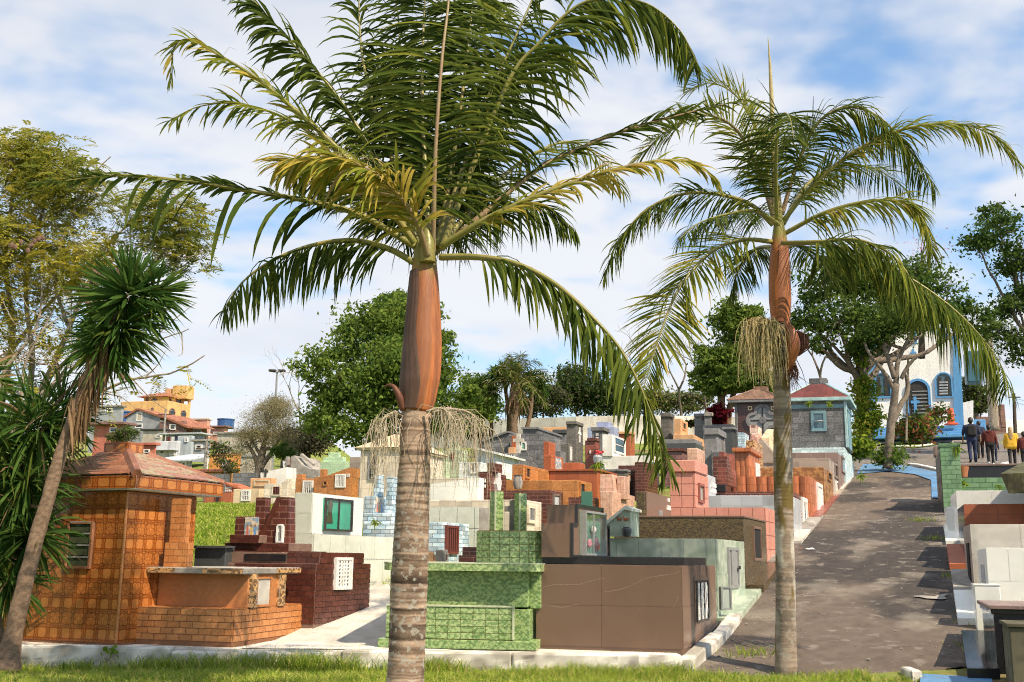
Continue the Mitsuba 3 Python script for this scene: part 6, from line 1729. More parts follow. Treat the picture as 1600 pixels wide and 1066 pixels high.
spec = [  # points (px, py, Y), n, length, width, colours, options
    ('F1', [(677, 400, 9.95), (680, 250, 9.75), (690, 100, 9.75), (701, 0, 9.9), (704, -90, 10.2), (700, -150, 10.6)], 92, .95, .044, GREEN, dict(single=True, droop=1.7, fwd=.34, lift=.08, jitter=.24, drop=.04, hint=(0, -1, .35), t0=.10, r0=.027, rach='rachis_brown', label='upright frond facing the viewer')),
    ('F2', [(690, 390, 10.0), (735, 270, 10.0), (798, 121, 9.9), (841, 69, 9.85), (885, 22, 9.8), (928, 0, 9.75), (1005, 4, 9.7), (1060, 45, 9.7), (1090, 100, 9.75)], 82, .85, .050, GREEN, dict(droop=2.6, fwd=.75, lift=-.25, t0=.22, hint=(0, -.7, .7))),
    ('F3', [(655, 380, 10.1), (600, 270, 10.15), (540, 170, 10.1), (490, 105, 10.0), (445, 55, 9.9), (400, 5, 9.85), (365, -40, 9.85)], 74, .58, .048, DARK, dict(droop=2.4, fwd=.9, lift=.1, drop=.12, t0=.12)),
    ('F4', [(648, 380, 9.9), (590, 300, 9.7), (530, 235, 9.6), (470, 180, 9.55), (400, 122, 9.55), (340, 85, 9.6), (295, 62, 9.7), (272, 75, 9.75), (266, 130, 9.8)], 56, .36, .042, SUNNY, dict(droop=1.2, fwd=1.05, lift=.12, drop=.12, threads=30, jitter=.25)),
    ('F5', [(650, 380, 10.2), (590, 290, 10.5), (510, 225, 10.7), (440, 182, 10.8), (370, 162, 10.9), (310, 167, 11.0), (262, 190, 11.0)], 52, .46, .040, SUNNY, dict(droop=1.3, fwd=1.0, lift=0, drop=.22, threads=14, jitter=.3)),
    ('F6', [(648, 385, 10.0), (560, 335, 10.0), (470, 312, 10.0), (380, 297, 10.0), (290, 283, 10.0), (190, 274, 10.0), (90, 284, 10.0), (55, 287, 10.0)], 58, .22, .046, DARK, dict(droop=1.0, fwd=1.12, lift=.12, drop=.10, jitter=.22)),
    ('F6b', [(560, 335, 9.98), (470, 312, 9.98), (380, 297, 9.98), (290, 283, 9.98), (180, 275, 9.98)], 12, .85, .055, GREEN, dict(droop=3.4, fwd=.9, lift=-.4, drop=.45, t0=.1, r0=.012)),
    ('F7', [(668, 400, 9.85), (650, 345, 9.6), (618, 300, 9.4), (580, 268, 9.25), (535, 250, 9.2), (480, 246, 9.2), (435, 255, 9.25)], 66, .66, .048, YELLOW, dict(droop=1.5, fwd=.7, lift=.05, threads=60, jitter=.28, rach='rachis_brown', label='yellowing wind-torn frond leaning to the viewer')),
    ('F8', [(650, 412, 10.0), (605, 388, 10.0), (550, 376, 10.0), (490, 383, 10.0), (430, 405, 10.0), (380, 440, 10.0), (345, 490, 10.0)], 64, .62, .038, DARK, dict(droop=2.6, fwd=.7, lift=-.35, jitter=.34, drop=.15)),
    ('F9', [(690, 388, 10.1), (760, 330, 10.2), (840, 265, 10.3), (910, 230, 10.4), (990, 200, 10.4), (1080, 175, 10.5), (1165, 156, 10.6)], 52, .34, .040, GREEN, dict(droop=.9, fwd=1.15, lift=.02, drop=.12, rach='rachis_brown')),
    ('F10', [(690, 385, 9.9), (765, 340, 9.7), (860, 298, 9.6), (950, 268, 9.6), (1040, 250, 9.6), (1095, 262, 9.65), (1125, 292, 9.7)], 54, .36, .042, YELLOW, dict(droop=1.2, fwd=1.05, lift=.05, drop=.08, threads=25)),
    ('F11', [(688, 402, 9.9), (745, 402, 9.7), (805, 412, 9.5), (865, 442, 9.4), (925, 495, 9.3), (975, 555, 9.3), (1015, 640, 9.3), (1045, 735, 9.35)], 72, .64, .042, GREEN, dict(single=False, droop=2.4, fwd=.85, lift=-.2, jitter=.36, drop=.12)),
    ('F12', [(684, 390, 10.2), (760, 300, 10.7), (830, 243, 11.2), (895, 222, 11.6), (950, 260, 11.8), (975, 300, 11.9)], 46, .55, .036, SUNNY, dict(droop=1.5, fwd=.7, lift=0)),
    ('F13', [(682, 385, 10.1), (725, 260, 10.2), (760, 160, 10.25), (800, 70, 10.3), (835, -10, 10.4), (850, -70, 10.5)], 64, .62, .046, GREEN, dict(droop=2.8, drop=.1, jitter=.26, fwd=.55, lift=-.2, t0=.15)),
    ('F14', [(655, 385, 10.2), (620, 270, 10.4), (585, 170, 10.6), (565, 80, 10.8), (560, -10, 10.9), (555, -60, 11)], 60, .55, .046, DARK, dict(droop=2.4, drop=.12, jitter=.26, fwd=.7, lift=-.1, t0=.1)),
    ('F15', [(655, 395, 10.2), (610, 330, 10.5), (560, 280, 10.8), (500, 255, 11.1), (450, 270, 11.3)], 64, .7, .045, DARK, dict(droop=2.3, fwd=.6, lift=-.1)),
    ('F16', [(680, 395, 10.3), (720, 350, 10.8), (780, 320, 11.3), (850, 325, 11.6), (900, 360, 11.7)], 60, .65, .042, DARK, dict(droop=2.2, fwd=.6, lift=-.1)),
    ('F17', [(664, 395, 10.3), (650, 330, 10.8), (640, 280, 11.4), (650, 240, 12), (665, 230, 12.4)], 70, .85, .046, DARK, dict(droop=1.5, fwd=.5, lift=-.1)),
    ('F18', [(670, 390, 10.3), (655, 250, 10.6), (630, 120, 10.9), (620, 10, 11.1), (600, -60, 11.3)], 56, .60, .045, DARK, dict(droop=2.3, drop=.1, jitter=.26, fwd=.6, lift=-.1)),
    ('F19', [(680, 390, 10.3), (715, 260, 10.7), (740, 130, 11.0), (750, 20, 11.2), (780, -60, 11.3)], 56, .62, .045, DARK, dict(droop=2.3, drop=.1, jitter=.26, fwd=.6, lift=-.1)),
    ('F21', [(672, 392, 10.1), (665, 280, 10.2), (660, 150, 10.35), (662, 40, 10.5), (668, -70, 10.7)], 80, .78, .052, DARK, dict(droop=1.6, drop=.03, fwd=.4, lift=-.05, hint=(0, -1, .3))),  # this and the next two fronds added dark, standing in for the shaded core
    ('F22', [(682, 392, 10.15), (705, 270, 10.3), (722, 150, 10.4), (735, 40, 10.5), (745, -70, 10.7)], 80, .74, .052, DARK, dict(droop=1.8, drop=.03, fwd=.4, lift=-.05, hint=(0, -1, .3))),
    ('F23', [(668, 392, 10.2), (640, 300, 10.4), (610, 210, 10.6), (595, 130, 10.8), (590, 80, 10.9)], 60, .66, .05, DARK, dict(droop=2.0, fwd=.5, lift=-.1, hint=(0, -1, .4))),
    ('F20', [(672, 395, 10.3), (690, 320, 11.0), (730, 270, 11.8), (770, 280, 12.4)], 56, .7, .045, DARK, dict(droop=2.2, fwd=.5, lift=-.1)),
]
for q, (nm, pts, n, ln, wd, cols, o) in enumerate(spec):
    frond(p1, px3(pts), n, ln, wd, cols, seed=q * 7 + 1, **o)
rng = np.random.default_rng(21)
tassels(p1, at(676, 645, 9.9), [[(0, 0, 0), (.18, -.08, .02), (.35, -.14, -.02), (.48, -.15, -.16)], [(0, 0, 0), (.14, .06, .05), (.28, .12, 0), (.38, .12, -.12)], [(-.05, -.05, 0), (.08, -.15, .02), (.18, -.22, -.05), (.24, -.22, -.15)]], 46, .62, 'twig_pale', rng, .0031)
tassels(p1, at(628, 650, 10.0), [[(0, 0, 0), (-.08, -.05, .0), (-.18, -.08, -.05), (-.24, -.08, -.2)], [(0, 0, 0), (-.05, -.12, .02), (-.14, -.2, -.05), (-.18, -.2, -.15)]], 34, .55, 'twig_pale', rng, .0031)
sp = spline(px3([(630, 640, 9.9), (622, 615, 9.85), (612, 602, 9.85), (600, 604, 9.9)]), 16)
part(p1, 'spathe', tube(sp, np.interp(np.linspace(0, 1, 16), [0, .3, 1], [.03, .035, .006]), 8), 'spathe_dark', smooth=True)

# the second palm
p2 = thing('palm_tree', 'second palm with a slim moss-patched trunk and a tall pale spear leaf', 'palm tree')
D2 = 14.7
foot = np.array([at(1229, 1050, D2)[0], D2, -0.15])
trunk(p2, [foot, at(1228, 1030, D2), at(1227, 900, D2), at(1224, 760, D2), at(1222, 620, D2), at(1220, 500, D2)], [0.150, 0.132, 0.122, 0.128, 0.114, 0.118], True, seed=8, ring=.05)
sheath(p2, px3([(1220, 508, D2), (1219, 480, D2), (1218, 430, D2), (1218, 390, D2), (1217, 350, D2)]), [.125, .152, .150, .125, .07], n=40)
part(p2, 'bud', tube(px3([(1217, 365, D2), (1217, 330, D2), (1216, 290, D2)]), [.08, .05, .02], 10), 'rachis_green', smooth=True)
part(p2, 'spear_leaf', tube(px3([(1210, 330, D2), (1208, 230, D2), (1206, 165, D2), (1203, 100, D2), (1200, 58, D2)]), [.03, .035, .034, .02, .003], 8), 'tassel', smooth=True, label='tall pale unopened spear leaf')
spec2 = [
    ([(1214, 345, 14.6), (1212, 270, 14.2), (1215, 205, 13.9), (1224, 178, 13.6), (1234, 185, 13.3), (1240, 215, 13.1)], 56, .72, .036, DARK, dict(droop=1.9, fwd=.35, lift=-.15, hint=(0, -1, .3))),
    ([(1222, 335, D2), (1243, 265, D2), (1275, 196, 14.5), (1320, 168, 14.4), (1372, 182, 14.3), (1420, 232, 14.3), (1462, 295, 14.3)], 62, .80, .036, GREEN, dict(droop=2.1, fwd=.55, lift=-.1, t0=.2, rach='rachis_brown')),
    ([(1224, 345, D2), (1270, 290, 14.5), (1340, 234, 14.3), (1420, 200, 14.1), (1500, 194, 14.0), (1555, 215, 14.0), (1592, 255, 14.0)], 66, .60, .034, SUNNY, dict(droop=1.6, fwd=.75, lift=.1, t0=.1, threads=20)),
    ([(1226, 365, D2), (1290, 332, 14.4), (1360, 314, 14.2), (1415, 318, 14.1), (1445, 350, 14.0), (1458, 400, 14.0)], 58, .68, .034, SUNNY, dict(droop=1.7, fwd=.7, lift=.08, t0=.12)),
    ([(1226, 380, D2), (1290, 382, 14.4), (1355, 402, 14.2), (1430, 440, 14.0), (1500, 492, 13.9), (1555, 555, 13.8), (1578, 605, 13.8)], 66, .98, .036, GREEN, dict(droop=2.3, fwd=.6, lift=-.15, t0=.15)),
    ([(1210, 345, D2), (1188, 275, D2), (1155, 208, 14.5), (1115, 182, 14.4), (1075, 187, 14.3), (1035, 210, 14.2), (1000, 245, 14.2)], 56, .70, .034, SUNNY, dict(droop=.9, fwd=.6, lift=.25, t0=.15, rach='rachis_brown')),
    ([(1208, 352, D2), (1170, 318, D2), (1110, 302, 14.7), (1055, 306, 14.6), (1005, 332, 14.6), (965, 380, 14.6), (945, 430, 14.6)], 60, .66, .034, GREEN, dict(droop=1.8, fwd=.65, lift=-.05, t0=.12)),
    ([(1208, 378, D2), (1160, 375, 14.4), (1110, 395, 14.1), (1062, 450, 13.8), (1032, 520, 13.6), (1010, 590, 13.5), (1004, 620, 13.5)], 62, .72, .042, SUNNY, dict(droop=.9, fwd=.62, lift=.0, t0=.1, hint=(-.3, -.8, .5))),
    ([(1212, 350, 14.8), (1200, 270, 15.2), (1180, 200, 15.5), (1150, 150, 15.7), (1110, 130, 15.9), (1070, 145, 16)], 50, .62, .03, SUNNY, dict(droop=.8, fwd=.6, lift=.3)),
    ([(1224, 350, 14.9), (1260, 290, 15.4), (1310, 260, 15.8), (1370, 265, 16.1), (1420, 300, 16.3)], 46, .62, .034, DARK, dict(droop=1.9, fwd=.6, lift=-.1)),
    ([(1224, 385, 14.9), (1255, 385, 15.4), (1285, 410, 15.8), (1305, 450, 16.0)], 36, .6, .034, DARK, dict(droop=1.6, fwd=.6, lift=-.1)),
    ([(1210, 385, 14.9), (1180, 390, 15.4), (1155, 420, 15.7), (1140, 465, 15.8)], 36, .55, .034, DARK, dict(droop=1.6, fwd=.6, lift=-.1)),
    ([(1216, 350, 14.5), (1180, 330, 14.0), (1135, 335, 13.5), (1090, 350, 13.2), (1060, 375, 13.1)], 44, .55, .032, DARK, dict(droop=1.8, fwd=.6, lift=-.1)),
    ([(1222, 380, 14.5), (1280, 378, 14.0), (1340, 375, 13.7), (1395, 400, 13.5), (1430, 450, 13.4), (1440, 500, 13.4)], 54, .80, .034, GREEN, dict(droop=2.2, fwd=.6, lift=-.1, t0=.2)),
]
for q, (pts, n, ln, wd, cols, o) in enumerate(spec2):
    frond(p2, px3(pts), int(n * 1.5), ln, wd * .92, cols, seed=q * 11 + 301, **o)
rng = np.random.default_rng(77)
tassels(p2, at(1210, 512, 14.6), [[(0, 0, 0), (-.12, -.1, .08), (-.26, -.15, .10), (-.40, -.16, .04)], [(0, 0, 0), (-.1, 0, .10), (-.22, 0, .10), (-.34, 0, .02)], [(0, 0, 0), (-.06, -.15, .05), (-.14, -.22, .05), (-.22, -.24, 0)]], 110, .80, 'tassel', rng, .0045)
# boat-shaped woody spathe
t_ = np.linspace(0, 1, 26)
S_ = spline(px3([(1228, 502, 14.45), (1236, 520, 14.40), (1240, 540, 14.40), (1236, 562, 14.45), (1232, 580, 14.5)]), 26)
sp = tube(S_, 0.006 + 0.085 * np.sin(np.pi * np.clip(t_ * 0.94 + .04, 0, 1)) ** 0.8, 18)
v = np.asarray(sp.vertices).copy(); ax = np.vstack([np.repeat(S_, 18, 0), S_[:1], S_[-1:]])
d = v - ax; d[:, 1] *= 0.7; sp.vertices = ax + d
part(p2, 'spathe', sp, 'spathe', smooth=True, label='woody orange-brown boat-shaped flower sheath')
rr = np.random.default_rng(5)
ms = []
for q in range(90):
    a = rr.uniform(0, 6.28); b = rr.uniform(.5, 1)
    c0 = at(1246, 522, 14.6); e = at(1250, 525, 14.6) + np.array([.12 * math.cos(a), .12 * math.sin(a), 0]) * b
    ms.append(tube([c0 + [0, 0, .05], e, e + [0, 0, -.18 * b], at(1246, 556, 14.6) + [.02 * math.cos(a), .02 * math.sin(a), 0]], .006, 4, cap=False))
part(p2, 'flower_cluster', join(ms), 'spathe_dark', kind='stuff')
ms = []
for q in range(40):
    c0 = at(1238, 565, 14.5) + rr.normal(0, .02, 3)
    ms.append(tube([c0, c0 + [rr.normal(0, .05), rr.normal(0, .04), -.15], c0 + [rr.normal(0.02, .07), rr.normal(0, .05), -rr.uniform(.2, .42)]], [.006, .005, .002], 4, cap=False))
part(p2, 'dry_fibre', join(ms), 'spathe_dark', kind='stuff')


# ---------------------------------------------------------------- trees and plants
def rand_dirs(n, rng, up=0.0):
    d = rng.normal(0, 1, (n, 3)); d[:, 2] += up
    return d / np.linalg.norm(d, axis=1, keepdims=True)


def leaf_quads(c, size, rng, up=0.7, aspect=0.5, fold=0.18):
    """folded diamond leaves at the points c"""
    n = len(c)
    nr = rand_dirs(n, rng, up)
    a = np.cross(nr, rand_dirs(n, rng)); a /= np.linalg.norm(a, axis=1, keepdims=True) + 1e-9
    b = np.cross(nr, a)
    s = (size * rng.uniform(0.6, 1.3, n))[:, None]
    v = np.stack([c - a * s, c - b * s * aspect + nr * s * fold, c + a * s - nr * s * fold * 0.6, c + b * s * aspect + nr * s * fold], 1)
    return v, np.array([[0, 1, 2], [0, 2, 3]])


def leaf_mesh_part(parent, name, c, size, colours, rng, up=0.7, aspect=0.5, kind='stuff', shade=None):
    v, f = leaf_quads(c, size, rng, up, aspect)
    n = len(c)
    p = np.array([x[1] for x in colours], float)
    cols = rng.choice(len(colours), n, p=p / p.sum())
    uv = np.stack([np.array([(LEAF[colours[k][0]] + 0.5) / 64 for k in range(len(colours))])[cols], rng.random(n) if shade is None else np.clip(shade + rng.normal(0, .18, n), 0, 1)], 1)
    return part(parent, name, mesh_of(v, f), 'leaf', True, kind=kind, uv=np.repeat(uv, 4, 0))


def clumped(blobs, n, rng, clump=0.16, per=26, shell=0.55):
    """leaf centres in clumps spread through the blobs (centre, rx, ry, rz); also a random tone per clump"""
    vol = np.array([b[1] * b[2] * b[3] for b in blobs]) ** 0.72
    k = max(1, n // per)
    which = rng.choice(len(blobs), k, p=vol / vol.sum())
    C = np.array([b[0] for b in blobs])[which]
    Rr = np.array([b[1:4] for b in blobs])[which]
    d = rand_dirs(k, rng)
    r = rng.uniform(shell ** 3, 1, (k, 1)) ** (1 / 3)
    r *= 0.82 + 0.36 * rng.random((k, 1))
    cc = C + d * Rr * r
    cs = Rr.mean(1) * clump * rng.uniform(.7, 1.5, k) * 2
    pts = np.repeat(cc, per, 0) + rng.normal(0, 1, (k * per, 3)) * np.repeat(cs, per)[:, None] * [1, 1, .55]
    return pts, np.repeat(rng.random(k), per)


def limb(rows, r0, r1, n=18, sides=8, wob=0.0, rng=None):
    P = spline(rows, n)
    if wob:
        w = np.cumsum(rng.normal(0, wob, (n, 3)), 0); w -= np.linspace(0, 1, n)[:, None] * w[-1]
        P = P + w
    return tube(P, np.linspace(r0, r1, n), sides)


def bare(p, d, L, r, depth, rng, out, spread=0.55, curl=0.15, up=0.12):
    pts = [p]; q = p.copy(); dd = d.copy()
    for k in range(4):
        dd = dd + rng.normal(0, curl, 3) + [0, 0, up * .3]; dd /= np.linalg.norm(dd)
        q = q + dd * L / 4; pts.append(q.copy())
    out.append(tube(pts, np.linspace(r, r * 0.62, 5), 5 if r > .02 else 3, cap=False))
    if depth == 0:
        return
    for k in range(2 if rng.random() < .7 else 3):
        nd = dd + rng.normal(0, spread, 3); nd[2] += up; nd /= np.linalg.norm(nd)
        bare(pts[-1] if rng.random() < .6 else pts[3], nd, L * rng.uniform(.62, .85), r * .62, depth - 1, rng, out, spread, curl, up)


def tree(label, trunk_rows, r0, r1, blobs, n, leaf, colours, bark='bark_grey', seed=0, name='tree', cat='tree', group=None, limbs=(), clump=0.16, shell=0.5, up=0.7, aspect=0.5, twigs=0, per=26, depth_r=1.0, boughs=7):
    """blobs as (px, py, Y, radius across, radius up in pixels)"""
    rng = np.random.default_rng(seed + 900)
    k = thing(name, label, cat, group)
    T0 = px3(trunk_rows)
    part(k, 'trunk', limb(T0, r0, r1, 20, 10, 0.02 * r0, rng), bark, smooth=True)
    B = []
    for b in blobs:
        c = at(b[0], b[1], b[2]); s = b[2] / FOC
        B.append((c, b[3] * s, b[3] * s * depth_r, b[4] * s))
    core = list(B)
    B2 = []
    for c, rx, ry, rz in core:      # smaller boughs round each main bough give the crown an uneven outline
        B2.append((c, rx * .72, ry * .72, rz * .72))
        for q in range(boughs):
            d = rand_dirs(1, rng, .15)[0]
            f = rng.uniform(.30, .48)
            B2.append((c + d * np.array([rx, ry, rz]) * rng.uniform(.62, .95), rx * f, ry * f, rz * f * .8))
    for b in B:
        s = T0[-1] + (T0[-2] - T0[-1]) * rng.uniform(0, .6)
        part(k, 'limb', limb([s, s * .5 + b[0] * .5 + [0, 0, -.12 * np.linalg.norm(b[0] - s)], b[0]], r1 * .75, r1 * .18, 12, 6, 0.012 * np.linalg.norm(b[0] - s), rng), bark, smooth=True)
    for l in limbs:
        part(k, 'limb', limb(px3(l[0]), l[1], l[2], 16, 8, 0.01, rng), bark, smooth=True)
    if twigs:
        out = []
        for b in B:
            for q in range(twigs):
                bare(b[0], rand_dirs(1, rng, .3)[0], np.mean(b[1:]) * .45, r1 * .16, 2, rng, out)
        part(k, 'twigs', join(out), bark, kind='stuff')
    c, shade = clumped(B2, n, rng, clump, per, shell)
    leaf_mesh_part(k, 'leaves', c, leaf, colours, rng, up, aspect, shade=shade)
    return k


def bare_tree(label, p, h, r, depth, seed, bark='bark_grey', group=None, spread=.5):
    rng = np.random.default_rng(seed)
    k = thing('bare_tree', label, 'tree', group)
    out = []
    bare(np.asarray(p), np.array([0, 0, 1.0]), h, r, depth, rng, out, spread)
    part(k, 'trunk', out[0], bark, smooth=True)
    part(k, 'branches', join(out[1:]), bark, kind='stuff')
    return k


def shrub(label, px, py, Y, rx, rz, n, leaf, colours, seed, name='shrub', cat='shrub', group=None, stems=5, clump=.2):
    rng = np.random.default_rng(seed + 40)
    k = thing(name, label, cat, group)
    c = at(px, py, Y); s = Y / FOC
    B = [(c, rx * s, rx * s, rz * s)]
    foot = c - [0, 0, rz * s * 1.05]
    part(k, 'stem', join([limb([foot + rng.normal(0, .05, 3) * [1, 1, 0], c * .6 + foot * .4 + rng.normal(0, rx * s * .25, 3), c + rng.normal(0, .5, 3) * np.array([rx, rx, rz]) * s], .03 * rx * s + .006, .008, 8, 5) for q in range(stems)]), 'bark_grey', smooth=True)
    p, sh = clumped(B, n, rng, clump, 14, .3)
    leaf_mesh_part(k, 'leaves', p, leaf, colours, rng, shade=sh)
    return k


def rosette(parent, c, n, length, width, colours, rng, axis=(0, 0, 1), lo=-0.75, stiff=0.25, name='rosette', single=False):
    axis = np.asarray(axis, float); axis /= np.linalg.norm(axis)
    z = rng.uniform(lo, 1, n); a = rng.uniform(0, 6.283, n)
    e1 = np.cross(axis, [1, .3, 0]); e1 /= np.linalg.norm(e1); e2 = np.cross(axis, e1)
    rr = np.sqrt(np.clip(1 - z * z, 0, 1))
    d = z[:, None] * axis + rr[:, None] * (np.cos(a)[:, None] * e1 + np.sin(a)[:, None] * e2)
    base = c + d * 0.05 + axis * (z[:, None] * 0.10)
    wd = np.cross(d, rand_dirs(n, rng))
    L = length * rng.uniform(.75, 1.1, n) * (1 - .25 * np.clip(z, 0, 1))
    v, f = blades(base, d, L, np.full(n, width) * rng.uniform(.8, 1.1, n), wd, stiff * (0.5 + 0.8 * rr) * rng.uniform(.3, 1.4, n), rng, seg=4, fold=.3)
    p = np.array([x[1] for x in colours], float); cols = rng.choice(len(colours), n, p=p / p.sum())
    uv = np.stack([np.array([(LEAF[x[0]] + .5) / 64 for x in colours])[cols], rng.random(n)], 1)
    if single:
        for j in range(n):
            part(parent, 'leaf', trimesh.Trimesh(v[j], f, process=False), 'leaf', True, uv=np.repeat(uv[j][None], v.shape[1], 0))
    else:
        part(parent, name, mesh_of(v, f), 'leaf', True, kind='stuff', uv=np.repeat(uv, v.shape[1], 0))


# --- the yucca at the left edge
yk = thing('yucca', 'leaning yucca with sword-leaved heads and a skirt of dead leaves at the left edge', 'yucca')
yt = px3([(8, 1050, 14.35), (22, 985, 14.35), (35, 930, 14.35), (62, 825, 14.4), (93, 715, 14.45), (122, 635, 14.5), (150, 560, 14.55), (185, 488, 14.6)])
P = spline(yt, 60)
m = tube(P, np.interp(np.linspace(0, 1, 60), [0, .03, .1, .5, .8, 1], [.22, .15, .110, .085, .075, .06]), 16)
v = np.asarray(m.vertices); m.vertices = v + (meshkit.fbm(v * [14, 14, 5], 3)[:, None] - .5) * .035
part(yk, 'trunk', m, 'bark_yucca', smooth=True)
rng = np.random.default_rng(31)
YG = [('yucca_green', 8), ('palm_green', 1)]
rosette(yk, at(200, 462, 14.6), 225, .80, .056, YG, rng, axis=(.25, -.1, .9), lo=-.95, single=True, stiff=.08)
rosette(yk, at(190, 515, 14.6), 120, .74, .052, YG, rng, axis=(0, 0, -1), lo=-.55, stiff=.4)
rosette(yk, at(160, 545, 14.6), 120, .66, .048, YG, rng, axis=(-.2, -.1, .5), lo=-.9, stiff=.5)
rosette(yk, at(236, 462, 14.75), 90, .66, .045, YG, rng, axis=(.7, 0, .5), lo=-.3)
rosette(yk, at(178, 520, 14.7), 100, .68, .045, YG, rng, axis=(-.3, 0, .4), lo=-.9)
# skirt of hanging dead leaves
n = 320
t = rng.uniform(.70, .97, n)
base = np.array([P[int(q * 59)] for q in t]) + rng.normal(0, .05, (n, 3))
d = rng.normal(0, .16, (n, 3)) + [-.02, 0, -1]; d /= np.linalg.norm(d, axis=1, keepdims=True)
v, f = blades(base, d, rng.uniform(.35, .75, n), np.full(n, .040), rand_dirs(n, rng), np.full(n, .6), rng, seg=3)
uv = np.stack([np.full(n, (LEAF['yucca_dead'] + .5) / 64), rng.random(n)], 1)
part(yk, 'dead_leaf_skirt', mesh_of(v, f), 'leaf', True, kind='stuff', uv=np.repeat(uv, v.shape[1], 0))
for q, (x, y, Y, nn, L, ax) in enumerate([(55, 668, 14.9, 170, 1.05, (.5, -.2, -.1)), (-5, 700, 14.8, 130, 1.0, (.5, -.2, .2)), (20, 790, 15.0, 150, .95, (.4, -.2, -.3)), (-20, 860, 14.9, 120, .8, (.4, -.2, -.2)), (90, 640, 15.1, 90, .8, (.4, 0, .2)), (-40, 600, 15.2, 110, .9, (.2, 0, .5)), (35, 750, 14.85, 130, .90, (.6, -.2, -.3)), (45, 835, 14.9, 130, .85, (.6, -.2, -.4)), (10, 905, 14.9, 110, .75, (.5, -.2, -.3))]):
    rosette(yk, at(x, y, Y), nn, L, .048, YG + [('yucca_dead', .4)], rng, axis=ax, lo=-.8, stiff=.5)
for rows in ([(0, 1010, 15.0), (-10, 900, 15.0), (10, 790, 15.0), (40, 690, 14.95)], [(-30, 1020, 14.9), (-40, 880, 14.9), (-15, 720, 14.85)], [(0, 1000, 15.1), (-35, 800, 15.2), (-40, 620, 15.2)]):
    part(yk, 'side_stem', limb(px3(rows), .08, .05), 'bark_yucca', smooth=True)

# --- the feathery yellow-green tree behind it
ak = thing('tree', 'tall tree with feathery yellow-green compound leaves and pale bare lower branches, far left', 'tree')
A_ = 18.2
stems = [([(-120, 1000, A_), (-70, 860, A_), (-20, 750, A_), (40, 655, A_)], .13, .07),
         ([(40, 655, A_), (75, 590, 18), (110, 520, 17.9), (140, 450, 17.8), (170, 380, 17.8)], .06, .02),
         ([(40, 655, A_), (50, 560, 18.4), (40, 450, 18.5), (60, 340, 18.6), (75, 250, 18.6)], .06, .018),
         ([(-20, 750, A_), (0, 640, 18.4), (20, 520, 18.6), (10, 400, 18.7), (25, 290, 18.7), (20, 220, 18.7)], .075, .02),
         ([(75, 590, 18), (130, 540, 17.5), (180, 480, 17.3), (240, 410, 17.2), (290, 360, 17.2)], .042, .012),
         ([(-20, 750, A_), (40, 700, 17.6), (110, 640, 17.2), (190, 600, 17.0), (265, 585, 16.9), (310, 560, 16.9)], .045, .010),
         ([(40, 655, A_), (100, 590, 17.4), (150, 545, 17.0), (185, 490, 16.8), (190, 440, 16.8)], .038, .012),
         ([(110, 520, 17.9), (85, 430, 18), (110, 330, 18), (140, 270, 18), (170, 240, 18)], .034, .010),
         ([(-60, 840, A_), (10, 790, 17.8), (80, 740, 17.6), (130, 700, 17.6)], .05, .015),
         ([(-20, 700, 18.8), (-10, 600, 19), (60, 500, 19), (130, 430, 19.2), (220, 340, 19.3), (280, 310, 19.3)], .05, .012),
         ([(20, 520, 18.6), (-10, 430, 18.8), (-20, 330, 18.8)], .04, .012),
         ([(-40, 800, 17.4), (0, 720, 17.3), (30, 640, 17.2), (45, 560, 17.2), (90, 480, 17.2)], .05, .014),
         ([(-30, 720, 17.3), (30, 640, 17.2), (90, 590, 17.1), (130, 530, 17.1), (150, 470, 17.1)], .045, .012),
         ([(-60, 760, 17.6), (-10, 660, 17.6), (10, 580, 17.6), (60, 510, 17.6), (70, 430, 17.6)], .05, .014),
         ([(60, 640, 17.2), (120, 600, 17), (160, 560, 16.9), (230, 540, 16.8), (290, 520, 16.8)], .03, .008)]
rng = np.random.default_rng(52)
ends = []
for rows, a, b in stems:
    P = spline(px3(rows), 24)
    P = P + np.cumsum(rng.normal(0, .012, P.shape), 0) * np.linspace(0, 1, 24)[:, None]
    part(ak, 'trunk' if a > .1 else 'branch', tube(P, np.linspace(a, b, 24), 8), 'bark_pale', smooth=True)
    ends.append(P)
tw = []
tips = []
for P in ends:
    for q in range(10):
        j = rng.integers(8, 24); p = P[j]
        dd = rand_dirs(1, rng, .25)[0]
        L = rng.uniform(.45, 1.0)
        e = p + dd * L + [0, 0, .1]
        tw.append(tube(spline([p, p + dd * L * .5 + rng.normal(0, .06, 3), e], 6), np.linspace(.012, .004, 6), 4, cap=False))
        tips += [e, p + dd * L * .6]
part(ak, 'twigs', join(tw), 'bark_pale', kind='stuff')
blobs = [(60, 260, 18.5, 85, 65), (20, 330, 18.6, 100, 90), (110, 300, 18.2, 75, 60), (60, 400, 18.4, 120, 70), (250, 340, 17.6, 75, 60), (285, 380, 17.3, 45, 60), (150, 420, 17.8, 80, 60), (30, 500, 18.2, 90, 70), (-40, 420, 18.6, 80, 120), (20, 590, 18.3, 60, 50), (70, 640, 17.8, 70, 30), (270, 590, 16.9, 45, 22), (40, 240, 18.7, 60, 45), (110, 540, 17.6, 50, 40), (180, 610, 17.0, 40, 24)]
wts = np.array([3, 5, 4, 6, 4, 2.2, 3.0, 2.2, 4, .8, .7, .16, 2.5, .7, .16]); n = 4000
which = rng.choice(len(blobs), n, p=wts / wts.sum())
cen = np.array([at(*blobs[w][:3]) for w in range(len(blobs))])[which]
rad = np.array([[b[3], b[3], b[4]] for b in blobs])[which] * (18 / FOC)
root = cen + rand_dirs(n, rng) * rad * rng.uniform(.15, 1.05, (n, 1)) ** .6
d = rand_dirs(n, rng, .05) * [1, 1, .45]; d /= np.linalg.norm(d, axis=1, keepdims=True)
L = rng.uniform(.22, .42, n)
K = 9
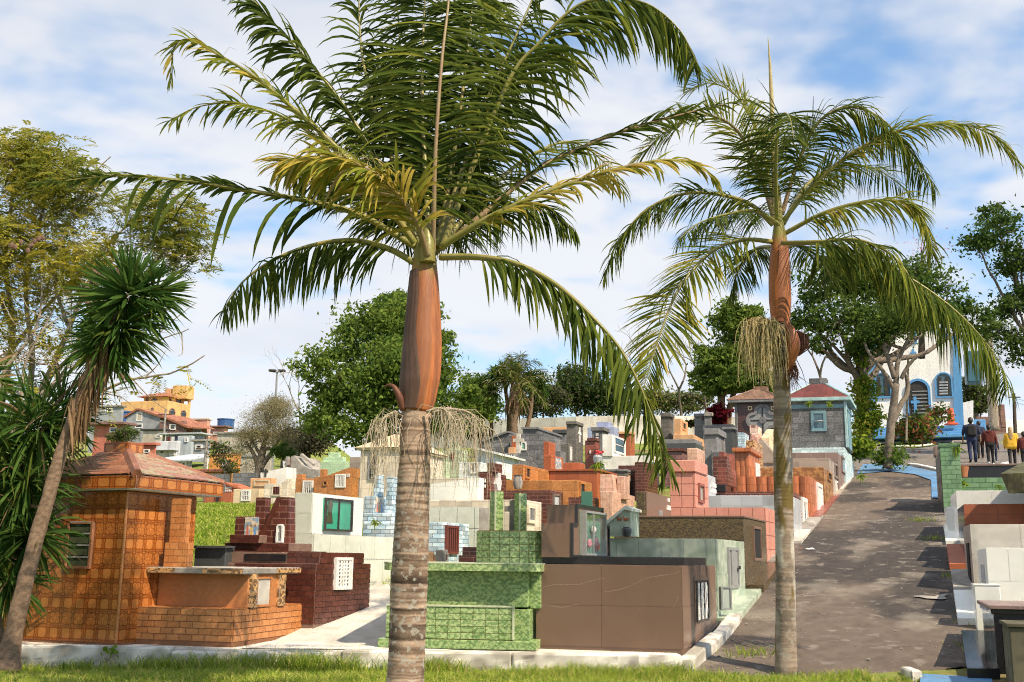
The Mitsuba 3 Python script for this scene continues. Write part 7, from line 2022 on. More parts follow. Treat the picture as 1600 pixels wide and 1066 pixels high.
vv, uvv = [], []
side = np.cross(d, [0, 0, 1.0]); side /= np.linalg.norm(side, axis=1, keepdims=True) + 1e-9
tone = np.where((which == 4) | (which == 5) | (which == 2) | (which == 0), LEAF['acacia_green'], LEAF['acacia'])
tone = np.where(rng.random(n) < .25, LEAF['acacia_green'], tone)
br = rng.random(n)
for j in range(K):
    s = (j + 1) / K
    q = root + d * (L * s)[:, None] + np.array([0, 0, -1]) * (L * .35 * s * s)[:, None]
    for sg in (-1, 1):
        ll = (L * .26 * (1.1 - .6 * abs(s - .45)))[:, None]
        dirn = side * sg * .9 + d * .45 + rng.normal(0, .12, (n, 3)) + [0, 0, -.15]
        wv = d * .018 * 1.0
        e = q + dirn * ll
        vv.append(np.stack([q, q * .5 + e * .5 + wv, e, q * .5 + e * .5 - wv], 1))
        uvv.append(np.stack([(tone + .5) / 64, br], 1))
v = np.concatenate(vv); uv = np.repeat(np.concatenate(uvv), 4, 0)
part(ak, 'leaves', mesh_of(v, np.array([[0, 1, 2], [0, 2, 3]])), 'leaf', False, kind='stuff', uv=uv)
pod = []
for (x, y) in [(186, 418), (192, 428), (158, 432), (152, 428), (140, 465), (146, 470), (142, 478), (212, 446), (206, 450), (200, 470), (60, 372), (20, 380), (44, 385), (172, 560), (186, 575), (200, 590), (150, 600)]:
    for q in range(3):
        s = trimesh.creation.icosphere(1, .045); s.vertices = np.asarray(s.vertices) * [.8, .4, 1.1]
        pod.append(moved(s, *(at(x, y, 16.8) + rng.normal(0, .05, 3))))
part(ak, 'pods', join(pod), 'pod', smooth=True, kind='stuff')

# --- trees beyond the field
GR = [('tree_green', 8), ('tree_mid', 3)]
tree('large dense bright green tree right behind the nearest palm', [(585, 720, 62), (585, 690, 62), (582, 640, 62)], .5, .3,
     [(575, 525, 62, 62, 58), (625, 510, 63, 60, 55), (525, 580, 61, 58, 55), (590, 600, 60, 75, 70), (665, 560, 63, 52, 62), (505, 640, 61, 42, 42), (560, 660, 60, 60, 42), (650, 630, 62, 58, 52), (690, 600, 64, 35, 50), (610, 480, 64, 36, 26), (700, 655, 64, 34, 42), (745, 640, 66, 40, 40)], 36000, .15, GR, seed=1, clump=.15, per=30)
tree('grey-green weeping tree among the houses', [(405, 750, 68), (406, 725, 68), (412, 700, 68)], .32, .2,
     [(420, 665, 68, 52, 40), (395, 690, 68, 32, 40), (450, 690, 68, 30, 40), (425, 640, 69, 30, 20)], 26000, .062, [('willow', 1)], bark='bark_grey', seed=2, clump=.2, up=-.6, aspect=.22, twigs=10, shell=.2, limbs=[([(405, 748, 68), (398, 715, 68), (385, 690, 68)], .2, .08), ([(406, 735, 68), (425, 705, 68), (440, 680, 68)], .2, .06)])
tree('dark dusky tree right of the weeping tree', [(480, 730, 74), (482, 705, 74)], .25, .15, [(482, 680, 74, 28, 36), (466, 695, 74, 22, 26), (497, 690, 74, 22, 28)], 9000, .10, [('dusky', 1)], seed=3, twigs=8, clump=.2)
bare_tree('thin leafless tree behind the dusky tree', at(470, 700, 80), 2.6, .09, 5, 4, 'bark_pale')
tree('small sparse tree in front of the orange house', [(352, 765, 60), (352, 735, 60)], .12, .07, [(350, 712, 60, 22, 22), (362, 728, 60, 12, 14), (340, 702, 60, 12, 12)], 1100, .085, [('dusky', 2), ('tree_mid', 1)], seed=5, twigs=5, clump=.3)
tree('low bushy tree before the ruined plaster tomb', [(440, 735, 66), (440, 720, 66)], .1, .06, [(442, 708, 66, 18, 14)], 1500, .09, [('tree_mid', 1)], seed=6)
tree('dark round tree behind the boundary wall, left of the drooping frond', [(915, 690, 96), (915, 660, 96)], .4, .25, [(915, 605, 96, 42, 34), (890, 625, 96, 28, 26), (945, 630, 96, 32, 28)], 13000, .16, [('tree_dark', 3), ('dusky', 1)], seed=7, clump=.2)
tree('olive scrubby tree behind the boundary wall', [(1040, 690, 98), (1040, 665, 98)], .3, .2, [(1040, 630, 98, 50, 16), (990, 628, 97, 40, 20), (1085, 632, 98, 30, 14)], 9000, .15, [('dusky', 1), ('willow', 1), ('tree_mid', 1)], seed=8, clump=.2)
tree('brownish green tree between the feather palm and the dark round tree', [(850, 690, 94), (850, 665, 94)], .3, .2, [(850, 625, 94, 34, 26), (825, 640, 94, 26, 16)], 7000, .15, [('dusky', 2), ('tree_mid', 1)], seed=9, clump=.2)
tree('bushy green tree left of the feather palm', [(740, 700, 90), (740, 670, 90)], .3, .2, [(742, 622, 90, 36, 34), (720, 640, 90, 24, 26)], 8000, .15, [('tree_mid', 2), ('tree_green', 1)], seed=10, clump=.2)
for q, (x, y, Y, h, lab) in enumerate([(1000, 660, 92, 3.0, 'leafless tree behind the wall, nearest the drooping frond tip'), (1065, 655, 92, 3.4, 'leafless tree between the drooping frond tip and the twin-trunked tree'), (1105, 650, 96, 3.2, 'leafless tree just left of the twin-trunked tree'), (1165, 650, 94, 3.4, 'leafless tree just right of the twin-trunked tree'), (1292, 640, 70, 2.3, 'leafless tree behind the red-roofed grey crypt')]):
    bare_tree(lab, at(x, y, Y), h, .14, 5, 60 + q, 'bark_grey', spread=.42)
tree('leafy bright tree with twin brown trunks, left of the moss-patched palm', [(1126, 672, 58), (1126, 640, 58), (1128, 605, 58)], .26, .18,
     [(1150, 512, 58, 38, 40), (1112, 560, 58, 34, 32), (1165, 560, 58, 40, 40), (1125, 600, 58, 34, 24), (1185, 600, 58, 28, 28), (1150, 590, 57, 30, 22), (1092, 590, 58, 16, 22)], 17000, .13, GR, bark='bark_yucca', seed=11, clump=.17, limbs=[([(1136, 672, 58), (1140, 640, 58), (1150, 600, 58), (1155, 560, 58)], .22, .07)])
shrub('dark red-leaved cordyline shrub at the foot of the twin-trunked tree', 1121, 650, 57.5, 10, 14, 700, .16, [('red_leaf', 1)], 12)
shrub('small red-flowering plant behind the peach box tomb', 1078, 662, 60, 7, 5, 200, .12, [('red_leaf', 1), ('tree_mid', 1)], 13)
shrub('leafy green bush at the foot of the vine-covered trunk', 1345, 700, 44.5, 15, 14, 1200, .10, [('fern', 2), ('tree_mid', 1)], 14)
shrub('green bush growing round the trimmed tree trunk', 1390, 714, 46.5, 20, 12, 1400, .09, [('tree_mid', 2), ('tree_green', 1)], 15)

tree('broad dark tree with a tall trunk behind the red-roofed grey crypt', [(1350, 700, 49), (1349, 640, 49), (1345, 560, 49)], .36, .24,
     [(1285, 440, 49, 48, 40), (1330, 425, 50, 48, 36), (1262, 495, 49, 34, 34), (1310, 500, 48, 50, 40), (1370, 470, 49, 52, 46), (1430, 440, 51, 55, 38), (1480, 470, 51, 44, 38), (1400, 510, 50, 50, 26), (1345, 545, 48, 36, 18), (1520, 500, 51, 34, 34), (1280, 540, 48, 24, 14)], 15000, .12, [('tree_dark', 4), ('tree_mid', 5)], seed=16, clump=.2, twigs=2, limbs=[([(1345, 570, 49), (1380, 540, 49), (1430, 500, 49), (1470, 470, 50)], .16, .05), ([(1347, 600, 49), (1320, 560, 48.6), (1280, 520, 48.5)], .12, .04)])
k = thing('vine', 'yellow-green vine climbing the tall trunk beside the grey crypt', 'vine')
rng = np.random.default_rng(9)
part(k, 'stem', limb(px3([(1338, 705, 48.4), (1350, 640, 48.5), (1343, 570, 48.5)]), .03, .015), 'bark_grey', smooth=True)
c, sh = clumped([(at(1350, 615, 48.4), .45, .4, .9), (at(1346, 665, 48.3), .32, .35, .8), (at(1366, 655, 48.2), .25, .25, .7), (at(1345, 560, 48.5), .25, .3, .5)], 3000, rng, .14, 14, .4)
leaf_mesh_part(k, 'leaves', c, .10, [('fern', 3), ('palm_yellow', .7)], rng, up=.3, shade=sh)

k = thing('tree', 'lopped tree with forking bare limbs in front of the white chapel', 'tree')
for rows, a, b, nm in [([(1386, 732, 46.2), (1390, 690, 46.2), (1396, 640, 46.2), (1400, 600, 46.2)], .20, .15, 'trunk'), ([(1399, 612, 46.2), (1385, 585, 46.2), (1362, 555, 46.2), (1350, 535, 46.2)], .11, .05, 'limb'),
                       ([(1400, 602, 46.2), (1402, 570, 46.2), (1412, 545, 46.2), (1425, 520, 46), (1440, 500, 46)], .12, .05, 'limb'), ([(1408, 592, 46), (1420, 570, 45.8), (1435, 556, 45.6), (1450, 549, 45.6)], .09, .05, 'limb'),
                       ([(1398, 590, 46.2), (1388, 560, 46.4), (1378, 530, 46.5), (1375, 505, 46.5)], .13, .05, 'limb'), ([(1412, 545, 46.2), (1395, 540, 46.4), (1368, 528, 46.4)], .08, .04, 'limb'),
                       ([(1395, 660, 46.4), (1408, 630, 46.6), (1418, 610, 46.8), (1417, 585, 46.8)], .14, .09, 'limb')]:
    part(k, nm, limb(px3(rows), a, b, 20, 10, .008, rng), 'bark_grey', smooth=True)
c, sh = clumped([(at(1405, 500, 46.3), 1.4, 1.2, .45), (at(1450, 490, 46), 1.1, .8, .4), (at(1362, 520, 46.5), .8, .7, .4)], 3500, rng, .2, 16, .2)
leaf_mesh_part(k, 'leaves', c, .11, [('tree_dark', 2), ('tree_mid', 2)], rng, shade=sh)

tree('dark airy tree leaning in over the road at the right edge', [(1660, 700, 54), (1650, 600, 54), (1630, 520, 54)], .3, .18,
     [(1560, 360, 54, 46, 26), (1525, 385, 54, 36, 18), (1590, 410, 54, 36, 30), (1555, 330, 55, 24, 10), (1585, 470, 54, 34, 26), (1605, 540, 54, 34, 40), (1560, 520, 55, 24, 18), (1640, 420, 54, 50, 60)], 9500, .12, [('tree_dark', 4), ('tree_mid', 1)], seed=18, clump=.26, twigs=7, shell=.2, per=18)
tree('olive green tree right of the chapel', [(1525, 690, 82), (1526, 645, 82)], .25, .15, [(1524, 618, 82, 22, 20), (1536, 632, 82, 14, 16), (1512, 600, 82, 12, 12)], 4500, .14, [('tree_mid', 2), ('dusky', 2)], seed=19, clump=.2)
shrub('croton shrub with orange and green leaves in front of the chapel steps', 1430, 670, 54, 27, 19, 1500, .12, [('tree_mid', 3), ('dead_leaf', 2), ('fern', 1)], 20, stems=9)
shrub('thin leafy shrub beside the orange drum', 1468, 648, 60, 14, 14, 420, .12, [('tree_mid', 2), ('dead_leaf', 1)], 21)
k = thing('tree', 'pink-blossomed tree top above the dark tree', 'tree')
part(k, 'trunk', limb(px3([(1440, 560, 58), (1440, 450, 58), (1440, 390, 58)]), .2, .05), 'bark_dark', smooth=True)
c, sh = clumped([(at(1436, 392, 56), .9, .6, .45), (at(1450, 385, 56), .5, .4, .4), (at(1300, 412, 54), .5, .4, .3)], 200, rng, .4, 6, .2)
leaf_mesh_part(k, 'blossom', c, .07, [('pink_bloom', 1)], rng)

# --- feather palm and yuccas in the middle distance
k = thing('palm_tree', 'rough-trunked feather palm standing before the boundary wall', 'palm tree')
Y_ = 66
m = tube(spline(px3([(803, 720, Y_), (802, 680, Y_), (803, 640, Y_), (806, 600, Y_)]), 40), np.interp(np.linspace(0, 1, 40), [0, .5, .8, 1], [.25, .27, .36, .3]), 14)
v = np.asarray(m.vertices); m.vertices = v + (meshkit.fbm(v * [3, 3, 2.5], 3)[:, None] - .5) * .22
part(k, 'trunk', m, 'bark_yucca', smooth=True)
rng = np.random.default_rng(3)
for q in range(24):
    a = q * 2.399; el = [1.35, .95, .6, .3, 0.0, -.4][q % 6]
    c0 = at(806, 596, Y_); h = np.array([math.cos(a), math.sin(a), 0])
    L = rng.uniform(2.1, 2.7)
    d0 = h * math.cos(el) + np.array([0, 0, math.sin(el)])
    pts = [c0, c0 + d0 * L * .4, c0 + d0 * L * .75 + [0, 0, -.25], c0 + d0 * L + h * .2 + [0, 0, -.95]]
    frond(k, pts, 30, .75, .045, [('palm_green', 3), ('palm_dark', 2), ('willow', 1)], droop=1.2, fwd=.6, lift=0, r0=.04, seed=500 + q, jitter=.4)
n = 60
base = at(806, 612, Y_) + rng.normal(0, .2, (n, 3)); d = rng.normal(0, .3, (n, 3)) + [0, 0, -1]; d /= np.linalg.norm(d, axis=1, keepdims=True)
v, f = blades(base, d, rng.uniform(1.0, 2.2, n), np.full(n, .12), rand_dirs(n, rng), np.full(n, .4), rng, seg=3)
part(k, 'dead_frond_skirt', mesh_of(v, f), 'leaf', True, kind='stuff', uv=np.repeat(np.stack([np.full(n, (LEAF['yucca_dead'] + .5) / 64), rng.random(n)], 1), v.shape[1], 0))
for lab, x, y, xb, s in [('bushy-headed yucca left of the feather palm', 752, 600, 768, 1.0), ('yucca with its head against the feather palm crown', 786, 578, 792, .9), ('tall yucca head right of the feather palm', 832, 592, 812, 1.0), ('low spiky yucca by the foot of the wall', 745, 664, 750, .6)]:
    k = thing('yucca', lab, 'yucca')
    part(k, 'trunk', limb(px3([(xb, 705, 67), ((x + xb) / 2 + 6, 650, 67), (x, y + 8, 67)]), .16, .10), 'bark_yucca', smooth=True)
    for q in range(3):
        rosette(k, at(x + (q - 1) * 12 * s, y + abs(q - 1) * 10, 67 + q * .3), 110, 1.05 * s, .085, [('tree_mid', 2), ('palm_dark', 2), ('yucca_green', 2)], rng, axis=((q - 1) * .4, -.1, .8), lo=-.7, stiff=.7)

# ferns and weeds on the tombs
FERNS = [(1503, 757, 31.0, .25, 'fern hanging from the green brick ledge'), (1494, 702, 30.9, .30, 'fern spilling over the green brick pillar top'), (1560, 761, 30.6, .16, 'small dry fern on the green brick ledge'), (1489, 780, 30.5, .2, 'fern at the foot of the green brick pillar'), (936, 727, 33.0, .3, 'grassy tuft on the mottled orange tomb'), (586, 818, 20.0, .14, 'fern growing from the light blue brick tomb'), (1264, 631, 41.2, .22, 'fern growing from the left vent of the grey crypt'), (1296, 631, 41.2, .22, 'fern growing from the right vent of the grey crypt'), (1345, 745, 41, .3, 'weedy clump at the top of the path edge')]
for x, y, Y, L, lab in FERNS:
    k = thing('fern', lab, 'fern')
    c = at(x, y, Y)
    n = 26
    d = rand_dirs(n, rng, .6); d[:, 1] = -abs(d[:, 1])
    v, f = blades(np.repeat(c[None], n, 0) + rng.normal(0, .02, (n, 3)), d, rng.uniform(.6, 1.3, n) * L, np.full(n, L * .14), rand_dirs(n, rng), np.full(n, 1.8), rng, seg=4)
    part(k, 'fronds', mesh_of(v, f), 'leaf', True, kind='stuff', uv=np.repeat(np.stack([np.full(n, (LEAF['fern'] + .5) / 64), rng.random(n)], 1), v.shape[1], 0))


# ---------------------------------------------------------------- grass
def grass(x, y, z, h, w, colours, rng, lean=.45):
    n = len(x)
    b = np.column_stack([x, y, z])
    a = rng.uniform(0, 6.283, n)
    side = np.column_stack([np.cos(a), np.sin(a), a * 0]) * (w * rng.uniform(.6, 1.3, n))[:, None]
    ln = rng.normal(0, lean, (n, 3)); ln[:, 2] = 0
    m = b + np.array([0, 0, 1]) * (h * .55)[:, None] + ln * (h * .35)[:, None]
    t = b + np.array([0, 0, 1]) * (h * (1 - .25 * np.linalg.norm(ln, axis=1)))[:, None] + ln * (h * 1.0)[:, None]
    v = np.stack([b - side, b + side, m + side * .75, m - side * .75, t], 1)
    f = np.array([[0, 1, 2], [0, 2, 3], [3, 2, 4]])
    p = np.array([c[1] for c in colours], float); cols = rng.choice(len(colours), n, p=p / p.sum())
    uv = np.stack([np.array([(LEAF[c[0]] + .5) / 64 for c in colours])[cols], rng.random(n)], 1)
    return mesh_of(v, f), np.repeat(uv, 5, 0)


rng = np.random.default_rng(88)
n = 150000
x = rng.uniform(-8.2, 5.2, n); y = rng.uniform(11.6, 15.0, n)
edge = np.where(x > 2.25, 14.35 + .35 * meshkit.noise(np.stack([x * 1.3, x * 0, x * 0], -1), 2) - .10 * np.clip(x - 4, 0, 2), 14.93)
dens = meshkit.fbm(np.stack([x * 1.2, y * 1.6, x * 0], -1), 3, 4)
keep = (y < edge) & (rng.random(n) < .35 + 1.1 * np.clip(dens - .25, 0, 1)) & ~((x > 4.6) & (y > 14.2))
x, y, dens = x[keep], y[keep], dens[keep]
tall = np.clip((y - 14.2) / .7, 0, 1) * (x < 2.3)
h = (.065 + .13 * np.clip(dens - .3, 0, 1) + .10 * tall * (dens > .48)) * rng.uniform(.6, 1.6, len(x))
g, uv = grass(x, y, ground_z(x, y) - .005, h, .0045, [('grass', 5), ('fern', 1.5), ('grass_dry', 3.2)], rng, .7)
solo('grass', g, 'leaf', 'foreground grass strip below the whitewashed kerb', 'grass', kind='stuff', smooth=True, uv=uv)
# taller tufts
tx, ty, th = [], [], []
for cx_, cy_, nn, sp, hh in [(-4.7, 14.72, 160, .16, .24), (-4.2, 14.8, 200, .25, .20), (-3.2, 14.70, 700, .6, .32), (-2.6, 14.66, 500, .4, .36), (-1.0, 14.75, 260, .35, .2), (.7, 14.75, 260, .5, .20), (-2.0, 14.6, 420, .7, .24), (1.4, 14.7, 240, .4, .2), (-6.2, 14.7, 160, .5, .18), (2.1, 14.7, 320, .22, .22), (2.7, 14.5, 260, .3, .16), (4.0, 14.6, 200, .3, .15), (3.35, 15.7, 130, .18, .14), (5.9, 14.2, 90, .25, .10), (6.4, 15.6, 60, .12, .10), (7.0, 17.0, 60, .10, .09), (8.4, 21.0, 60, .12, .1), (10.0, 26.0, 90, .2, .14), (11.0, 29.5, 90, .2, .16), (2.75, 16.2, 60, .12, .12), (-5.6, 14.75, 120, .15, .2)]:
    tx.append(cx_ + rng.normal(0, sp, nn)); ty.append(np.minimum(cy_ + rng.normal(0, .08, nn), 14.93) if cy_ < 14.94 else cy_ + rng.normal(0, .12, nn)); th.append(hh * rng.uniform(.4, 1.2, nn))
tx, ty, th = map(np.concatenate, (tx, ty, th))
tz = np.where(ty > 15, np.maximum(0, plane(tx, ty, PATH)) + .01, 0.0)
g, uv = grass(tx, ty, tz, th, .006, [('grass', 3), ('fern', 2), ('grass_dry', 1)], rng, .6)
solo('grass_tufts', g, 'leaf', 'taller grass tufts along the kerb and path edge', 'grass', kind='stuff', smooth=True, uv=uv)
# the grassy slope on the left
n = 90000
u_ = rng.uniform(0, 1, n); yy = 21 + 27 * u_ ** 1.1
xx = rng.uniform(-.34, -.03, n) * yy
hh = .10 + .30 * np.clip(meshkit.fbm(np.stack([xx * .5, yy * .35, xx * 0], -1), 3, 6) - .45, 0, 1)
g, uv = grass(xx, yy, ground_z(xx, yy) - .02, hh * rng.uniform(.6, 1.5, n), .020, [('grass', 6), ('grass_dry', 2), ('fern', 1)], rng, .6)
solo('grass_slope', g, 'leaf', 'grass covering the slope between the tombs on the left', 'grass', kind='stuff', smooth=True, uv=uv)
# edge of weeds and fallen leaves beside the path
n = 900
t = rng.beta(1.2, 2.2, n)
yy = 15.3 + t * 20; off = rng.gamma(1.5, .10, n)
xx = np.array([path_x(q, PL) for q in yy]) - .3 + off
c = np.column_stack([xx, yy, plane(xx, yy, PATH) + .03])
v, f = leaf_quads(c, .030, rng, 3.0)
solo('leaf_litter', mesh_of(v, f), 'leaf', 'fallen brown leaves along the left edge of the path', 'leaves', kind='stuff', smooth=False, uv=np.repeat(np.stack([np.full(n, (LEAF['dead_leaf'] + .5) / 64), rng.random(n)], 1), 4, 0))
k = thing('weed', 'broad-leaved weed growing against the whitewashed kerb', 'plant')
c0 = at(172, 1038, 14.85)
part(k, 'stem', limb([c0, c0 + [0, 0, .14], c0 + [.03, 0, .27]], .006, .003), 'rachis_green')
n = 11
c = c0 + np.column_stack([rng.normal(0, .06, n), rng.normal(0, .03, n), rng.uniform(.06, .28, n)])
v, f = leaf_quads(c, .055, rng, 1.0, .6)
for j in range(n):
    part(k, 'leaf', trimesh.Trimesh(v[j], f, process=False), 'leaf', True, uv=np.tile([(LEAF['fern'] + .5) / 64, .3], (4, 1)))

# loose gravel and scraps on the path
n = 900
yy = 14.9 + rng.random(n) ** 1.4 * 24; e = rng.random(n)
t = np.where(e < .45, rng.beta(1, 7, n), np.where(e < .85, rng.beta(7, 1, n), rng.random(n)))
xx = np.array([path_x(q, PL) + (path_x(q, PR) - path_x(q, PL)) * s for q, s in zip(yy, t)])
oc = np.array([[1, 0, 0], [-1, 0, 0], [0, 1, 0], [0, -1, 0], [0, 0, .7], [0, 0, -.5]], float)
of = np.array([[0, 2, 4], [2, 1, 4], [1, 3, 4], [3, 0, 4], [2, 0, 5], [1, 2, 5], [3, 1, 5], [0, 3, 5]])
v = np.column_stack([xx, yy, np.maximum(.012, plane(xx, yy, PATH)) + .026])[:, None] + oc[None] * (rng.gamma(2.5, .0035, n)[:, None, None] + .003) * rng.uniform(.6, 1.3, (n, 6, 1))
solo('gravel', trimesh.Trimesh(*mesh_of(v, of), process=False), 'concrete', 'loose gravel scattered along the edges of the sloping path', 'gravel', kind='stuff')
for lab, x, y in (('scrap of white paper on the path, level with the red step', 1494, 797), ('scrap of white paper on the path near its left edge', 1266, 861)):
    q = gp(x, y); w = .10
    m = trimesh.Trimesh([[q[0] - w, q[1] - .06, q[2] + .035], [q[0] + w, q[1] - .08, q[2] + .04], [q[0] + w * .8, q[1] + .1, q[2] + .075], [q[0] - w * .9, q[1] + .08, q[2] + .05]], [[0, 1, 2], [0, 2, 3]], process=False)
    solo('paper_scrap', m, 'white_plaster', lab, 'paper')


# ---------------------------------------------------------------- the houses on the hill
def house(label, xl, xr, xrb, yt, yb, Y, mat, wins=(), roof=None, name='house', yaw=YAW, sink=9):
    k = thing(name, label, 'house')
    F = block(k, 'wall', xl, xr, xrb, yt, yb, Y, mat, yaw=yaw, sink=sink, c=0.03)
    for w in wins:   # plane, x0, x1, y0, y1, arched, pane
        win(k, F, w[0], w[1], w[2], w[3], w[4], w[6] if len(w) > 6 else 'white_metal', w[5] if len(w) > 5 else 'dark_pane', 0, fw=0.12, proud=0.12, cross=1, arch=len(w) > 7)
    if roof:
        over, th, m = roof
        part(k, 'roof', F.world(bx(-F.W - over, over, -over, F.L + over, F.H, F.H + th, 0.03)), m)
    return k, F


k, F = house('yellow three-storey house crowning the hill', 188, 259, 297, 626, 668, 150, 'house_yellow', [('front', 230, 234, 640, 645, 'dark_pane', 'house_brick', 1), ('front', 236, 240, 637, 645, 'dark_pane', 'house_brick', 1), ('right', 264, 273, 638, 646, 'dark_pane', 'house_brick', 1), ('right', 282, 290, 641, 649, 'dark_pane', 'house_brick', 1)])
U = block(k, 'top_floor', 225, 259, 288, 619, 627, 151, 'house_yellow')
for x0, x1 in ((237, 246), (228, 232)):
    win(k, U, 'front', x0, x1, 622, 627, 'house_brick', 'dark_pane', 0, fw=.15, proud=.1, arch=True)
for x0, x1 in ((264, 267), (275, 283)):
    win(k, U, 'right', x0, x1, 622.5, 627.5, 'house_brick', 'dark_pane', 0, fw=.15, proud=.1, arch=True)
b, rk = hip_roof(k, U, -U.W - .7, .7, -.7, U.L + .7, U.H - .1, U.H + .75, 3.2, 3.0, 'terracotta')
part(k, 'roof_tower', U.world(bx(-1.0, 1.2, 2.6, 4.4, U.H, U.H + 1.9, .03)), 'house_yellow')
part(k, 'roof_tower', U.world(bx(-2.2, -1.3, 2.6, 4.0, U.H, U.H + 1.5, .03)), 'peach')
part(k, 'parapet', F.world(bx(-.3, 0, F.L - .3, F.L, F.H, F.H + 1.6, .03)), 'house_yellow')
# gabled grey house
k = thing('house', 'grey rendered house with a red tiled gable roof below the yellow house', 'house')
G = frame_at(250, 692, 125)
tq = lambda px, py: G.front(px, py)
ap = tq(217, 641); el = tq(184, 660); er = tq(250, 652)
part(k, 'wall', G.world(prism([tq(184, 720), tq(250, 720), er, ap, el], 0, 8, 'xz')), 'house_grey')
for e in (el, er):
    d = np.array(e) - np.array(ap); d /= np.linalg.norm(d); nrm = np.array([-d[1], d[0]]); nrm *= np.sign(nrm[1])
    e2 = np.array(e) + d * .3
    part(k, 'roof', G.world(prism([np.array(ap), e2, e2 + nrm * .22, np.array(ap) + nrm * .22], -.25, 9, 'xz')), 'terracotta')
win(k, G, 'front', 211, 223, 662, 669, 'white_metal', 'dark_pane', 0, fw=.12, cross=0)
win(k, G, 'front', 213, 222, 643.5, 658, 'white_metal', 'house_cream', 0, fw=.1)
k, F = house('brown brick house part with a white window, right of the grey gable', 248, 286, 292, 658, 690, 123, 'house_brick', [('front', 265, 275, 663, 672)], None)
part(k, 'roof', F.world(trimesh.convex.convex_hull(np.array([[-F.W, -.3, F.H + .9], [.6, -.3, F.H - .6], [.6, 5, F.H - .4], [-F.W, 5, F.H + 1.1], [-F.W, -.3, F.H + .65], [.6, -.3, F.H - .85]]))), 'terracotta')
k, F = house('salmon pink house with a flat parapet and a wide white window', 291, 322, 328, 656, 690, 128, 'house_pink', [('front', 302, 315, 670, 676, 'light_grey')], (.15, .2, 'house_cream'))
part(k, 'awning', F.world(bx(-F.W, 0, -.8, 0, F.H * .62, F.H * .68, .02)), 'terracotta')
k, F = house('low pinkish house carrying a blue water tank', 328, 350, 356, 668, 690, 131, 'house_pink', [('front', 334, 340, 675, 680)], (.4, .2, 'house_brick'))
cy = trimesh.creation.cylinder(.95, 1.0, sections=20); part(k, 'water_tank', F.world(moved(cy, -1.6, 2.5, F.H + .7)), 'tank_blue', smooth=40)
part(k, 'tank_lid', F.world(moved(trimesh.creation.cylinder(1.02, .14, sections=20), -1.6, 2.5, F.H + 1.27)), 'tank_blue', smooth=40)
k, F = house('cream rendered house with a blank wall, below the grey gable', 222, 256, 260, 673, 715, 112, 'house_cream', [('front', 244, 252, 680, 684)], (.2, .2, 'dark_metal'))
k, F = house('white two-storey house with a small window and balcony wall', 242, 274, 281, 689, 730, 104, 'house_white', [('front', 250, 258, 703, 710), ('front', 265, 273, 703, 711, 'house_white')], None)
part(k, 'balcony', F.world(bx(-F.W - .1, .1, -.7, .2, F.H * .62, F.H * .64, .02)), 'house_grey')
k, F = house('pale blue-grey house with a sloping side wall, right of the white house', 276, 297, 303, 681, 730, 106, 'light_grey_plain', [('front', 298, 302, 685, 692)] if False else [('front', 289, 294, 684, 691)], None)
k, F = house('open laundry terrace with a grey sheet roof above the white house', 259, 312, 320, 679, 692, 109, 'house_grey', [('front', 262, 268, 681, 690, 'blue_pane'), ('front', 286, 293, 681, 690)], (.5, .15, 'light_grey_plain'))
for q, (x, m_) in enumerate(((268, 'maroon_cloth'), (273, 'white_plaster'), (278, 'navy'))):
    a, z = F.front(x, 688)
    part(k, 'laundry', F.world(bx(a - .25, a + .25, -.35, -.30, z - .3, z + .35, .02)), m_)
k, F = house('unfinished grey house with a dark window, right of the blue-grey house', 301, 322, 328, 690, 735, 102, 'house_grey', [('front', 306, 316, 695, 703)], (.2, .2, 'concrete'))
k, F = house('coral house with a white window and flat roof', 217, 241, 244, 696, 720, 100, 'house_coral', [('front', 225, 234, 702, 708)], (.25, .25, 'house_coral'))
k, F = house('low garage with a grey sheet roof in front of the white house', 236, 292, 300, 719, 740, 94, 'house_cream', [('front', 266, 280, 722, 733), ('front', 284, 291, 722, 733)], None)
part(k, 'roof', F.world(trimesh.convex.convex_hull(np.array([[-F.W - .3, -.5, F.H], [.5, -.5, F.H], [.5, 4, F.H + .9], [-F.W + 1, 4, F.H + .9], [-F.W - .3, -.5, F.H - .15], [.5, -.5, F.H - .15]]))), 'light_grey_plain')
k, F = house('bright orange house behind the sparse tree', 326, 370, 376, 711, 750, 76, 'house_orange', [('front', 347, 355, 718, 728)], (.05, .12, 'house_orange'))
part(k, 'downpipe', F.world(bx(-F.W - .1, -F.W, -.15, -.05, -1, F.H, .02)), 'white_metal')
k, F = house('pale grey warehouse wall behind the weeping tree', 372, 418, 424, 714, 760, 80, 'house_cream', [], (.1, .15, 'house_grey'))
k, F = house('long cream house behind the weeping tree', 338, 420, 432, 677, 716, 112, 'house_cream', [('front', 345, 353, 700, 706), ('front', 380, 388, 690, 697), ('front', 396, 404, 690, 697)], (.2, .2, 'concrete'))
k, F = house('grey concrete house with a dark window strip at the far left of the hill', 140, 186, 192, 636, 690, 118, 'house_grey', [('front', 152, 166, 637.5, 643), ('front', 168, 176, 638, 644)], (.2, .2, 'concrete'))
k, F = house('low brick house with a wavy tile roof at the far left of the hill', 146, 188, 197, 664, 700, 96, 'house_coral', [('front', 172, 184, 668, 676)], (.6, .22, 'house_brick'))
k, F = house('small terracotta-roofed shed among the houses', 300, 356, 362, 738, 760, 70, 'peach', [], (.3, .2, 'terracotta'))
k, F = house('white house glimpsed left of the big green tree', 440, 470, 476, 700, 730, 95, 'house_white', [('front', 448, 454, 706, 712)], (.2, .2, 'concrete'))
k = thing('water_tank', 'blue water tank between the grey gable and the yellow house', 'tank')
part(k, 'barrel', moved(trimesh.creation.cylinder(1.1, 1.4, sections=20), *at(193, 655, 127)), 'tank_blue', smooth=40)
